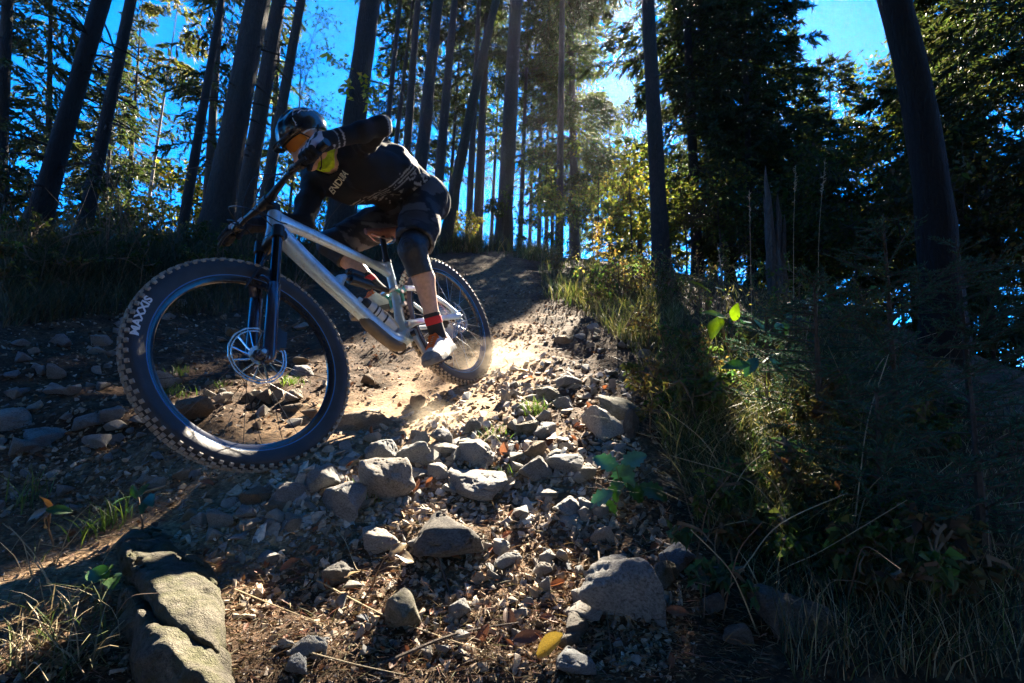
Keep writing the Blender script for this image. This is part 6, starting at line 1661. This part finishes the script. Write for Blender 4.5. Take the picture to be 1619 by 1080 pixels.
# grass blades and stalks
def blades(P, H, W, lean, col, seg=3, droop=.5):
    """bent tapering strips; returns V, Q, cols"""
    n = len(P); a = rng.uniform(0, 6.283, n); d = np.stack([np.cos(a), np.sin(a), 0 * a], 1); H = np.broadcast_to(H, (n,)); W = np.broadcast_to(W, (n,)); lean = np.broadcast_to(lean, (n,))
    s_ = np.stack([-d[:, 1], d[:, 0], 0 * a], 1); rows = []
    tw = rng.normal(size=(n, 1)) * .6; s_ = s_ + d * tw
    for k in range(seg + 1):
        t = k / seg; c = P + d * (lean * H * t ** 1.6)[:, None] + np.array([0, 0, 1]) * (H * (t - droop * lean * .5 * t ** 2.4))[:, None]
        w = (W * (1 - t ** 1.8) + .0002)[:, None] * .5; rows += [c - s_ * w, c + s_ * w]
    V = np.stack(rows, 1); nv = 2 * (seg + 1); b = (np.arange(n) * nv)[:, None]
    Q = np.concatenate([np.stack([b[:, 0] + 2 * k, b[:, 0] + 2 * k + 1, b[:, 0] + 2 * k + 3, b[:, 0] + 2 * k + 2], 1) for k in range(seg)])
    return V.reshape(-1, 3), Q, np.repeat(col, nv, 0)
def grass_patch(name, X, H, W, lean, col, mt):
    V, Q, cc = blades(X, H, W, lean, col); return tag(obj(name, V, Q, mt, smooth=True, cols=cc, sharp=None), kind='stuff')
def crest_strip(n, x0, x1, y0, y1):
    return ground_points(n, [(x0, y0), (x1, y0), (x1, y1), (x0, y1)])
# tall grass along the crest
def wild(n, poly, h0, h1, cols, name, mt, w=.005, lean=(.2, 1.0), clump=.0):
    X, D = ground_points(n, poly); n = len(X)
    if clump: X[:, :2] += rng.normal(size=(n, 2)) * clump; X[:, 2] = GH(X[:, 0], X[:, 1])
    k = rng.random(n) < 1 - .97 * trail_mask(X[:, 0], X[:, 1]); X, D = X[k], D[k]; n = len(X)
    ci = rng.integers(0, len(cols), n); c = np.array(cols)[ci] * rng.uniform(.6, 1.35, (n, 1))
    return grass_patch(name, X, rng.uniform(h0, h1, n), np.maximum(w, .9 * D / F_PX) * rng.uniform(.6, 1.2, n), rng.uniform(*lean, n), np.clip(c, 0, .8), mt)
STRAW = [(.30, .23, .12), (.22, .17, .09), (.38, .31, .18), (.14, .13, .055)]
DKG = [(.05, .06, .022), (.08, .075, .032), (.13, .105, .055), (.04, .055, .02)]
GREEN = [(.07, .105, .025), (.11, .13, .035), (.05, .08, .022), (.16, .15, .06)]
wild(9000, [(0,380),(420,372),(640,378),(700,384),(690,408),(560,430),(420,430),(250,440),(0,470)], .10, .42, DKG, 'tall_grass', M_straw)
wild(5000, [(0,420),(400,410),(520,440),(360,500),(160,500),(0,520)], .06, .26, DKG, 'tall_grass', M_straw)
wild(5000, [(690,382),(900,400),(860,415),(800,406),(720,398)], .10, .35, GREEN + STRAW[:1], 'tall_grass', M_grass)
wild(3600, [(850,425),(930,415),(1060,425),(1080,520),(1000,560),(930,500),(860,470)], .05, .24, GREEN + STRAW, 'tall_grass', M_grass)
wild(7500, [(1000,480),(1060,440),(1300,470),(1400,560),(1420,760),(1300,900),(1130,860),(1050,720),(1010,580)], .06, .25, GREEN[:3] + STRAW + [(.03, .06, .04)], 'tall_grass', M_grass, .0025, (.4, 1.7))
wild(4200, [(1080,600),(1200,560),(1619,640),(1619,1080),(1260,1080),(1160,900),(1090,760)], .03, .17, STRAW[1:] + GREEN[:1] + [(.025, .05, .032)] * 2, 'dry_grass', M_straw, .0020, (.2, 1.3))
wild(420, [(0,850),(180,840),(200,1000),(140,1080),(0,1080)], .04, .15, STRAW + GREEN[:2], 'dry_grass', M_straw, .0022, (.5, 1.8))
X, D = ground_points(2600, [(670, 384), (880, 388), (880, 401), (780, 398), (690, 402)]); n = len(X); c = np.array(DKG + GREEN)[rng.integers(0, 8, n)] * rng.uniform(.6, 1.3, (n, 1))
grass_patch('tall_grass', X, rng.uniform(.10, .42, n), np.maximum(.005, .9 * D / F_PX), rng.uniform(.2, 1.1, n), c, M_grass)
# tufts: separate things
tg = 'small green grass tufts among the stones'
def tuft(px, py, n, h, cols, label, group=None, spread=.03, w=.0035, lean=(.2, .9)):
    P, d = G(px, py)
    if P is None: return
    X = P + np.concatenate([rng.normal(size=(n, 2)) * spread, np.zeros((n, 1))], 1); X[:, 2] = GH(X[:, 0], X[:, 1]) - .004
    c = np.array(cols)[rng.integers(0, len(cols), n)] * rng.uniform(.7, 1.3, (n, 1)); V, Q, cc = blades(X - P, rng.uniform(.5, 1, n) * h, w, rng.uniform(*lean, n), c)
    k_ = 0; o = obj('grass_tuft', V, Q, M_grass, cols=cc, sharp=None); o.location = P; tag(o, label, 'grass tuft', group)
GG = [(.10, .16, .03), (.16, .20, .05), (.07, .11, .025)]
for px, py, n, h, lab in [(845, 652, 90, .07, 'wide grass tuft left of the flat grass-side stone'), (790, 690, 40, .06, 'grass tuft between round grey stones in the rubble'), (580, 780, 34, .07, 'short grass tuft between the blocky and the triangular stone'),
   (782, 762, 40, .06, 'yellow green tuft at the right end of the long flat stone'), (458, 606, 60, .07, 'green tuft seen through the wheel right of the brake disc'), (280, 622, 50, .07, 'grass tuft left of the wedge rock inside the wheel'),
   (285, 590, 40, .06, 'small dark tuft behind the wheel at the left'), (905, 470, 90, .15, 'bright grass tuft at the far right edge of the trail'), (170, 835, 60, .10, 'grass tuft at the shadow edge beside the sprout'), (345, 610, 30, .05, 'tiny tuft under the brake disc'),
   (40, 800, 26, .16, 'long grass blades at the left border above the bank'), (1080, 560, 60, .16, 'bluish grass tuft below the sapling leaves'), (1005, 520, 60, .12, 'grass tuft left of the pale stone in the far weeds')]:
    tuft(px, py, n, h, GG, lab)
# long dry stalks, one by one
def stalk(pts, r, label, col=0, group=None, seed=False, name='dry_stalk'):
    P = spline(pts, 16); o = P[0].copy(); b = B(); b.tube(P - o, np.linspace(r, r * .45, 16), 5)
    if seed:
        for q in range(26):
            p = P[-1] - o + (P[-4] - P[-1]) * rng.random(); d = rng.normal(size=3) * .5 + unit(P[-1] - P[-3]); b.tube([p, p + unit(d) * .012, p + unit(d) * .022], [.0012, .0028, .0004], 4, cap=False)
    ob = b.build(name, (M_stalk, M_stalkd, M_twig)[col]); ob.location = o; tag(ob, label, 'stalk' if col < 2 else 'twig', group)
M_stalk = mat('pale_stalk', (.36, .28, .16), .7, 0, .3, 40, transl=.0); M_stalkd = mat('brown_stalk', (.15, .10, .06), .8, 0, .3, 40); M_twig = mat('twig_bark', (.075, .055, .042), .9, 0, .4, 60, .4, 120)
def gp(px, py, lift=0.0): P, d = G(px, py); return P + np.array([0, 0, lift])
_up = np.array([0, 0, 1.])
for pts, r, lab, col in [
  ([(530, 842), (545, 868), (562, 905), (570, 915)], .0016, 'thin pale stalk slanting down the bank below the triangular stone', 0),
  ([(500, 925), (600, 985), (680, 1010), (760, 1045)], .0022, 'long pale straw crossing the bank below the green grey stone', 0),
  ([(480, 1040), (560, 1068), (640, 1078)], .0020, 'pale straw at the bottom edge near the bluish stone', 0),
  ([(664, 860), (690, 895), (706, 930), (712, 962)], .0042, 'curved dark twig hanging from the dark wedge stone', 2),
  ([(600, 1062), (700, 1025), (760, 1003), (820, 1000)], .0040, 'long dark twig along the bottom of the bank', 2),
  ([(820, 760), (880, 765), (940, 752), (985, 738)], .0018, 'thin arched stalk pointing at the bramble leaves', 1),
  ([(740, 720), (750, 765), (753, 800)], .0022, 'thin upright brown stalk in front of the long flat stone', 1),
  ([(945, 860), (950, 930), (962, 1000), (968, 1070)], .0026, 'bent dry stem in front of the five-cornered slab', 1),
  ([(1090, 705), (1000, 690), (920, 640)], .0016, 'dry stem reaching over the dark upright stone', 0),
  ([(250, 778), (225, 790), (195, 806)], .0045, 'short pale stick lying at the tyre shadow edge', 0),
  ([(370, 940), (440, 975), (520, 1000)], .0018, 'faint straw in the dark beside the boulder', 0)]:
    stalk([gp(x, y, .012 + .008 * (k % 2)) for k, (x, y) in enumerate(pts)], r, lab, col)
# arching stems of the right-hand weeds; each starts on the ground and leans through the air
def arch(px, py, ex, ey, de, r, lab, col=0, seed=False, bow=.25, group=None):
    P, d = G(px, py)
    if P is None: return
    E_ = U(ex, ey, d + de); m_ = (P + E_) / 2 + _up * bow * np.linalg.norm(E_ - P) * .5
    stalk([P - _up * .02, P * .6 + m_ * .4 + (m_ - P) * .12, m_, E_], r, lab, col, group, seed)
for a in [(1180, 800, 1040, 640, .1, .0018, 'long pale stem leaning left from the right weeds towards the slab'), (1290, 860, 1060, 720, .0, .0018, 'longest pale stem crossing the right weeds to the left'),
   (1340, 900, 1405, 560, .3, .0022, 'tall pale stem standing in front of the dark right thicket'), (1240, 760, 1120, 680, .2, .0016, 'thin stem crossing below the pale sapling leaves'),
   (1130, 700, 1250, 640, .2, .0016, 'thin stem leaning right over the dry grass'), (1310, 700, 1500, 520, .4, .0020, 'bent stem rising to the right before the bowed trunk'), (1260, 640, 1300, 440, .2, .0018, 'upright dry stem left of the bowed trunk'),
   (1500, 960, 1330, 900, .1, .0018, 'low straw arching through the dark lower right'), (1560, 900, 1420, 1010, -.1, .0018, 'dark straw drooping in the lower right corner'), (1190, 560, 1185, 300, .3, .0024, 'tall dry seed stem left of the broken snag'),
   (1255, 560, 1258, 262, .4, .0022, 'tallest dry seed stem right of the broken snag'), (1290, 580, 1305, 250, .5, .0020, 'slanting tall seed stem in the dark gap'), (1150, 520, 1135, 390, .2, .0022, 'reddish dry dock stem right of the sturdy trunk'),
   (1085, 620, 1005, 560, .2, .0016, 'short stem over the weed edge'), (1220, 700, 1180, 560, .1, .0020, 'brown stem holding the pale sapling leaves up'), (1600, 480, 1560, 350, .1, .0022, 'drooping grass head at the right border')]:
    arch(*a[:7], seed='seed' in a[6] or 'dock' in a[6] or 'head' in a[6])
g3 = 'tangled dry stems in the shaded right weeds'
for _ in range(70):
    px, py = rng.uniform(1060, 1560), rng.uniform(600, 1000); arch(px, py, px + rng.normal() * 110, py - rng.uniform(-30, 190), rng.normal() * .15, rng.uniform(.0010, .0020), 'thin dry stem in the tangle of the shaded right weeds', int(rng.random() < .5), group=g3, bow=rng.uniform(-.1, .5))
g4 = 'dry stems on the bank at the lower left'
for _ in range(26):
    px, py = rng.uniform(5, 190), rng.uniform(850, 1070); arch(px, py, px + rng.normal() * 60, py - rng.uniform(-30, 130), rng.normal() * .06, rng.uniform(.0010, .0020), 'thin dry stem hanging over the lower left bank', int(rng.random() < .4), group=g4, bow=rng.uniform(-.2, .4))
g5 = 'bare brush stems along the left crest'
for _ in range(46):
    px = rng.uniform(20, 470); P, d = G(px, rng.uniform(395, 470)); 
    if P is None: continue
    e = P + np.array([rng.normal() * .25, rng.normal() * .2, rng.uniform(.35, 1.1)]); stalk([P - _up * .03, (P + e) / 2 + rng.normal(size=3) * .06, e], rng.uniform(.003, .006) * d / 5, 'bare thin brush stem on the left crest', int(rng.integers(1, 3)), g5, name='brush_stem')

# ------------------------------------------------------------------ leafy plants
M_lv = {k: mat('leaf_' + k, c, .42, 0, .3, 25, .15, 60, transl=t, tcol=tc_) for k, c, t, tc_ in [('bright', (.24, .34, .045), .5, (.5, .62, .06)), ('teal', (.10, .23, .17), .3, (.2, .35, .12)), ('green', (.07, .15, .05), .4, (.2, .34, .06)), ('dry', (.30, .21, .10), .35, (.4, .26, .1)), ('gold', (.50, .30, .07), .5, (.8, .5, .1))]}
def plant(name, base_px, tips, label, cat='plant', stem_r=.0025, stem_m=None, teeth=0, lift=None, wide=.6):
    """tips: (px, py, depth offset, leaf length px, leaf kind, direction px dx, dy)"""
    P, d = G(*base_px); root = empty(name, P); tag(root, label, cat); b = B(); cen = np.mean([U(t[0], t[1], d + t[2]) for t in tips], 0)
    fork_ = P * .45 + cen * .55
    b.tube(spline([P - _up * .03, P * .7 + fork_ * .3 + rng.normal(size=3) * .006, fork_], 6) - P, np.linspace(stem_r * 1.3, stem_r, 6), 5)
    for k, (px, py, dd, L, kind, dx, dy) in enumerate(tips):
        A = U(px, py, d + dd); s = (d + dd) / F_PX; X_ = unit(CAM_R * dx - CAM_U * dy + CAM_F * rng.normal() * 8); A0 = A - X_ * L * s * .5
        b.tube(spline([fork_, (fork_ + A0) / 2 + _up * .01, A0], 6) - P, np.linspace(stem_r * .6, stem_r * .35, 6), 4, cap=False)
        nrm = unit(_up * .75 - CAM_F * .55 + rng.normal(size=3) * .3); Y_ = unit(np.cross(nrm, X_)); Z_ = np.cross(X_, Y_)
        L = L * 1.12; V, Q = leaf_mesh(L * s, L * s * wide, -.18, 10, teeth, .12, k); obj('leaf', A0 - P + V @ np.stack([X_, Y_, Z_]), Q, M_lv[kind], root, sharp=None)
    b.build('stem', stem_m or M_stalkd, root); return root
plant('sapling', (1140, 640), [(1132, 497, 0, 36, 'bright', -10, -4), (1132, 514, 0, 40, 'bright', -8, 10), (1162, 496, .02, 28, 'bright', -2, -10), (1176, 506, .0, 38, 'teal', 10, -3), (1208, 520, -.02, 40, 'teal', 8, 8), (1232, 517, .03, 24, 'teal', 3, -8), (1110, 452, .1, 34, 'bright', -6, -5), (1138, 456, .1, 20, 'teal', 8, 0)],
      'sapling with large bright yellow green leaves above the right weeds', wide=.62)
plant('sapling', (1230, 690), [(1165, 577, 0, 36, 'green', -10, 0), (1188, 577, 0, 34, 'teal', -4, 4), (1232, 580, 0, 44, 'teal', 8, 8), (1215, 566, .02, 26, 'teal', 6, -6)],
      'low sapling with pale teal leaves drooping in the right weeds', wide=.6)
plant('sapling', (1290, 620), [(1255, 478, .1, 50, 'green', -10, -2), (1282, 482, .1, 40, 'green', 8, 4), (1245, 508, .05, 38, 'green', -4, 10), (1270, 505, .1, 30, 'bright', 2, 8)],
      'sapling with feathery green leaves before the dark thicket', wide=.45, teeth=1)
plant('bramble', (985, 806), [(960, 732, 0, 40, 'teal', -8, -4), (985, 750, -.01, 48, 'teal', 6, 7), (1000, 728, .02, 40, 'teal', 8, -5), (975, 770, -.02, 36, 'green', -4, 10), (950, 788, -.02, 44, 'teal', -10, 6), (1005, 778, .0, 40, 'green', 8, 9), (1030, 776, .02, 42, 'green', 10, 3), (945, 815, -.02, 30, 'dry', -8, 5), (965, 806, -.02, 30, 'green', 0, 9)],
      'bramble with toothed bluish green leaves right of the rubble', teeth=1, wide=.75)
plant('sprout', (226, 835), [(198, 787, 0, 34, 'green', -10, 1), (236, 788, 0, 36, 'green', 10, 1), (207, 800, -.01, 28, 'teal', -8, 6), (228, 798, -.01, 28, 'green', 7, 7), (212, 778, .01, 22, 'green', -5, -7), (224, 776, .01, 22, 'green', 5, -8)],
      'small green star-leaved sprout standing at the shadow edge', teeth=1, wide=.5)
plant('wilted_plant', (80, 870), [(75, 795, 0, 34, 'dry', 1, -10), (60, 812, 0, 34, 'dry', -10, 4), (92, 806, 0, 30, 'green', 9, 2), (70, 826, -.01, 26, 'dry', -6, 8)],
      'wilted curling plant at the left edge of the bank', wide=.55)
plant('leafy_herb', (170, 960), [(155, 908, 0, 38, 'green', -9, -3), (178, 916, 0, 34, 'green', 9, 2), (103, 955, 0, 26, 'green', -4, 8), (170, 902, .01, 26, 'green', 5, -6)],
      'herb with rounded olive leaves left of the mossy boulder', wide=.8)
plant('leafy_herb', (580, 930), [(560, 905, 0, 20, 'dry', -8, -2), (640, 880, 0, 34, 'dry', -8, -6), (628, 868, 0, 30, 'dry', 8, -6)], 'dry fan-leaved herb on the bank left of the dark wedge stone', wide=.7)
# goldenrod-like dry weed catching the sun
P, d = G(935, 470); root = empty('dry_weed', P); tag(root, 'tall sunlit golden weed gone to seed at the right edge of the trail', 'plant'); b = B(); PP, DD = [], []
top = U(936, 330, d + .1) - P
b.tube(spline([-_up * .03, top * .4 + CAM_R * .02, top * .75, top], 9), np.linspace(.007, .003, 9) * d / 5, 5)
for _ in range(60):
    t = rng.uniform(.35, 1); p = top * t; e = p + np.array([rng.normal(), rng.normal(), rng.uniform(.2, 1.2)]) * .16 * (1.15 - .6 * t); b.tube([p, (p + e) / 2, e], [.004, .003, .002], 3, cap=False)
    u = rng.uniform(.3, 1.1, (12, 1)); PP.append(p + (e - p) * u + rng.normal(size=(12, 3)) * .03); DD.append(rng.normal(size=(12, 3)))
PP = np.concatenate(PP); DD = np.concatenate(DD); k = ~in_beam(PP + P); PP, DD = PP[k], DD[k]; thin_beam(b, P); V, Q, cc = kites(PP, DD, .042, .017, pal(len(PP), (.36, .25, .09), .4)); b.build('stem', M_stalkd, root); tag(obj('seed_heads', V, Q, M_leaf, root, smooth=False, cols=cc), kind='stuff')
for px, py, hpx, lab in [(985, 480, 90, 'bushy dry weed with pale seed heads left of the sturdy trunk'), (1010, 470, 80, 'dry seed-headed weed touching the sturdy trunk'), (1060, 490, 90, 'dark dry weed in front of the sturdy trunk'), (1110, 500, 95, 'reddish dry weed right of the sturdy trunk'), (880, 440, 50, 'low pale weed at the crest right of the trail'), (1235, 560, 120, 'grey dry weed round the broken snag'), (1330, 560, 110, 'dark weed before the thicket left of the bowed trunk')]:
    P, d = G(px, py); H = hpx * d / F_PX; root = empty('dry_weed', P); tag(root, lab, 'plant'); b = B(); PP, DD = [], []
    for _ in range(16):
        e = np.array([rng.normal() * .3, rng.normal() * .3, rng.uniform(.6, 1.05)]) * H; b.tube(spline([-_up * .03, e * .5 + rng.normal(size=3) * .03 * H, e], 5), np.linspace(.0035, .0015, 5) * d / 4, 4, cap=False)
        u = rng.uniform(.35, 1.05, (26, 1)); PP.append(e * u + rng.normal(size=(26, 3)) * .06 * H); DD.append(rng.normal(size=(26, 3)) + [0, 0, .5])
    PP = np.concatenate(PP); DD = np.concatenate(DD); V, Q, cc = kites(PP, DD, .03 * d / 4, .011 * d / 4, pal(len(PP), (.20, .16, .08) if 'dark' not in lab else (.07, .06, .03), .5)); b.build('stem', M_stalkd, root); tag(obj('seed_heads', V, Q, M_leaf, root, smooth=False, cols=cc), kind='stuff')

# ------------------------------------------------------------------ young spruces in the right foreground
M_yn = mat('young_needles', (1, 1, 1), .7, attr='col', transl=.25, spec=.15)
def young_spruce(px, py, H, R, nb, label, lean=(0, 0)):
    P, d = G(px, py); root = empty('young_spruce', P); tag(root, label, 'tree'); tb = B(); VV, DD = [], []
    ax = np.array([lean[0], lean[1], 1.]); tb.tube([-ax * .05, ax * H * .5, ax * H], [.014, .009, .003], 6)
    for k in range(nb):
        f = (k + .5) / nb; p = ax * H * (.06 + .92 * f); L = R * (1.02 - f) ** .75 * rng.uniform(.7, 1.1) + .03; a = rng.uniform(0, 6.283); dr = np.array([math.cos(a), math.sin(a), rng.uniform(-.1, .75)])
        s = np.linspace(0, 1, 6)[:, None]; br = p + dr * L * s + _up * (-.10 * L * s ** 2); tb.tube(br, np.linspace(.0035, .001, 6), 3, cap=False)
        tw = [(br, 1.0)]
        for q in range(int(3 + L * 16)):
            t0 = rng.uniform(.15, .95); b0 = p + dr * L * t0 + _up * (-.10 * L * t0 ** 2); sd_ = np.cross(dr, _up) * rng.choice([-1, 1]); td = unit(sd_ * rng.uniform(.5, 1) + dr * .8 + _up * rng.uniform(-.45, .35)); tl = L * .42 * (1.1 - t0) * rng.uniform(.7, 1.2) + .02
            t_ = np.linspace(0, 1, 4)[:, None]; tb.tube(b0 + td * tl * t_, [.0016, .0014, .0011, .0008], 3, cap=False); tw.append((b0 + td * tl * t_, 1))
        for path, _ in tw:
            ln = np.linalg.norm(path[-1] - path[0]); n = max(8, int(ln * 420)); u = rng.random((n, 1)); q = path[0] + (path[-1] - path[0]) * u
            di = unit(path[-1] - path[0]); rd = rng.normal(size=(n, 3)); rd[:, 2] = np.abs(rd[:, 2]) * .6; VV.append(q); DD.append(di[None] * .75 + rd * .55)
    V_ = np.concatenate(VV); D_ = np.concatenate(DD); n = len(V_); V, Q, cc = kites(V_, D_, rng.uniform(.011, .019, n), np.full(n, .0030), pal(n, (.06, .125, .075), .4), .02)
    tb.build('trunk', M_twig, root); obj('crown', V, Q, M_yn, root, smooth=False, cols=cc)
young_spruce(1300, 720, .62, .42, 34, 'young spruce in the weeds below the dark thicket, left of the bowed trunk')
young_spruce(1420, 690, .85, .50, 42, 'taller young spruce in front of the bowed trunk')
young_spruce(1540, 700, .80, .50, 40, 'young spruce at the right in front of the dark spruce')
young_spruce(1400, 860, .40, .34, 26, 'small dark young spruce low in the right shade')
young_spruce(1560, 900, .42, .34, 28, 'small young spruce in the dark lower right corner')
young_spruce(1215, 640, .40, .30, 24, 'small young spruce beside the teal leaved sapling')

# ------------------------------------------------------------------ broad-leaved weeds on the right bank and the left crest
wd_g = 'leafy weeds on the bank right of the trail'
WEED_COL = [(.07, .12, .045), (.10, .13, .045), (.055, .11, .06), (.13, .125, .06)]
def weed(px, py, h, n, leaf, col, label, group):
    P, d = G(px, py)
    if P is None: return
    cl = [((rng.normal() * h * .25, rng.normal() * h * .25, h * rng.uniform(.3, 1)), h * rng.uniform(.22, .38)) for _ in range(4)]
    broadleaf('weed', P, h, .004, cl, col, label, n, leaf, bark=M_stalkd, cat='plant', bend=.05, group=group)
for k in range(64):
    px = rng.uniform(900, 1480); py = rng.uniform(440, 500) if px < 1000 else rng.uniform(450, 720); d = G(px, py)[1]
    if d is None: continue
    weed(px, py, rng.uniform(.12, .34) * min(1.5, d / 3), 190, rng.uniform(.018, .032) * min(1.6, d / 2.6), WEED_COL[k % 4], ('bushy green', 'bushy yellow green', 'bushy bluish green', 'bushy olive brown')[k % 4] + ' small-leaved weed on the bank right of the trail', wd_g)
wl_g = 'low leafy weeds along the left crest'
for k in range(26):
    px, py = rng.uniform(0, 480), rng.uniform(392, 470); d = G(px, py)[1]
    if d is None: continue
    weed(px, py, rng.uniform(.2, .5), 150, rng.uniform(.03, .05), [(.05, .06, .025), (.09, .09, .04), (.04, .055, .02)][k % 3], ('low grey green', 'low pale', 'low dark')[k % 3] + ' leafy weed on the left crest', wl_g)

wr_g = 'shaded broad-leaved weeds at the lower right'
for k in range(34):
    px, py = rng.uniform(1060, 1600), rng.uniform(640, 980); d = G(px, py)[1]
    if d is None: continue
    weed(px, py, rng.uniform(.08, .22), 110, rng.uniform(.018, .036), [(.05, .10, .06), (.07, .11, .045), (.10, .085, .05)][k % 3], ('bluish green', 'green', 'withered brown')[k % 3] + ' broad-leaved weed in the shade at the lower right', wr_g)

# ------------------------------------------------------------------ dust thrown up by the rear tyre
def dust(c, r, dens, label):
    b = B(); b.ell((0, 0, 0), (1, 1, 1), None, 24, 12); mt = bpy.data.materials.new('dust'); mt.use_nodes = True; nt = mt.node_tree
    for nd in list(nt.nodes): nt.nodes.remove(nd)
    o_ = nt.nodes.new("ShaderNodeOutputMaterial"); pv = nt.nodes.new("ShaderNodeVolumePrincipled"); pv.inputs['Color'].default_value = (.88, .74, .55, 1); pv.inputs['Anisotropy'].default_value = .3
    tc = nt.nodes.new("ShaderNodeTexCoord"); n = noise_node(nt, 2.4, 5, .65, tc.outputs['Object'], .8)
    ln = nt.nodes.new("ShaderNodeVectorMath"); ln.operation = 'LENGTH'; nt.links.new(tc.outputs['Object'], ln.inputs[0])
    f = nt.nodes.new("ShaderNodeMapRange"); f.inputs['From Min'].default_value = 1.0; f.inputs['From Max'].default_value = .25; nt.links.new(ln.outputs['Value'], f.inputs[0])
    g = nt.nodes.new("ShaderNodeMapRange"); g.inputs['From Min'].default_value = .40; g.inputs['From Max'].default_value = .70; g.inputs['To Max'].default_value = dens; nt.links.new(n.outputs[0], g.inputs[0])
    mu = nt.nodes.new("ShaderNodeMath"); mu.operation = 'MULTIPLY'; nt.links.new(f.outputs[0], mu.inputs[0]); nt.links.new(g.outputs[0], mu.inputs[1]); nt.links.new(mu.outputs[0], pv.inputs['Density'])
    nt.links.new(pv.outputs[0], o_.inputs['Volume'])
    o = b.build('dust', mt); o.location = c; o.scale = r; tag(o, label, None, None, 'stuff')
RC_ = Wd(RA)[0]; gz = float(GH(RC_[0], RC_[1]))
dust((RC_[0] + .22, RC_[1] + .15, float(GH(RC_[0] + .22, RC_[1] + .15)) + .05), (.34, .30, .15), 1.7, 'thin tan dust hanging behind the rear tyre')
dust((-.42, 2.25, float(GH(-.42, 2.25)) + .02), (.30, .26, .11), 2.2, 'low tan dust drifting between the wheels')
# ------------------------------------------------------------------ morning haze between the trunks
b = B(); b.box((0, 0, 6.5), (1990, 1990, 45.0)); mt = bpy.data.materials.new('haze'); mt.use_nodes = True; nt = mt.node_tree
for nd in list(nt.nodes): nt.nodes.remove(nd)
o_ = nt.nodes.new("ShaderNodeOutputMaterial"); pv = nt.nodes.new("ShaderNodeVolumePrincipled"); pv.inputs['Color'].default_value = (.9, .94, 1, 1)
pv.inputs['Density'].default_value = .00020; pv.inputs['Anisotropy'].default_value = .75
nt.links.new(pv.outputs[0], o_.inputs['Volume']); tag(b.build('haze', mt, smooth=False), kind='stuff')
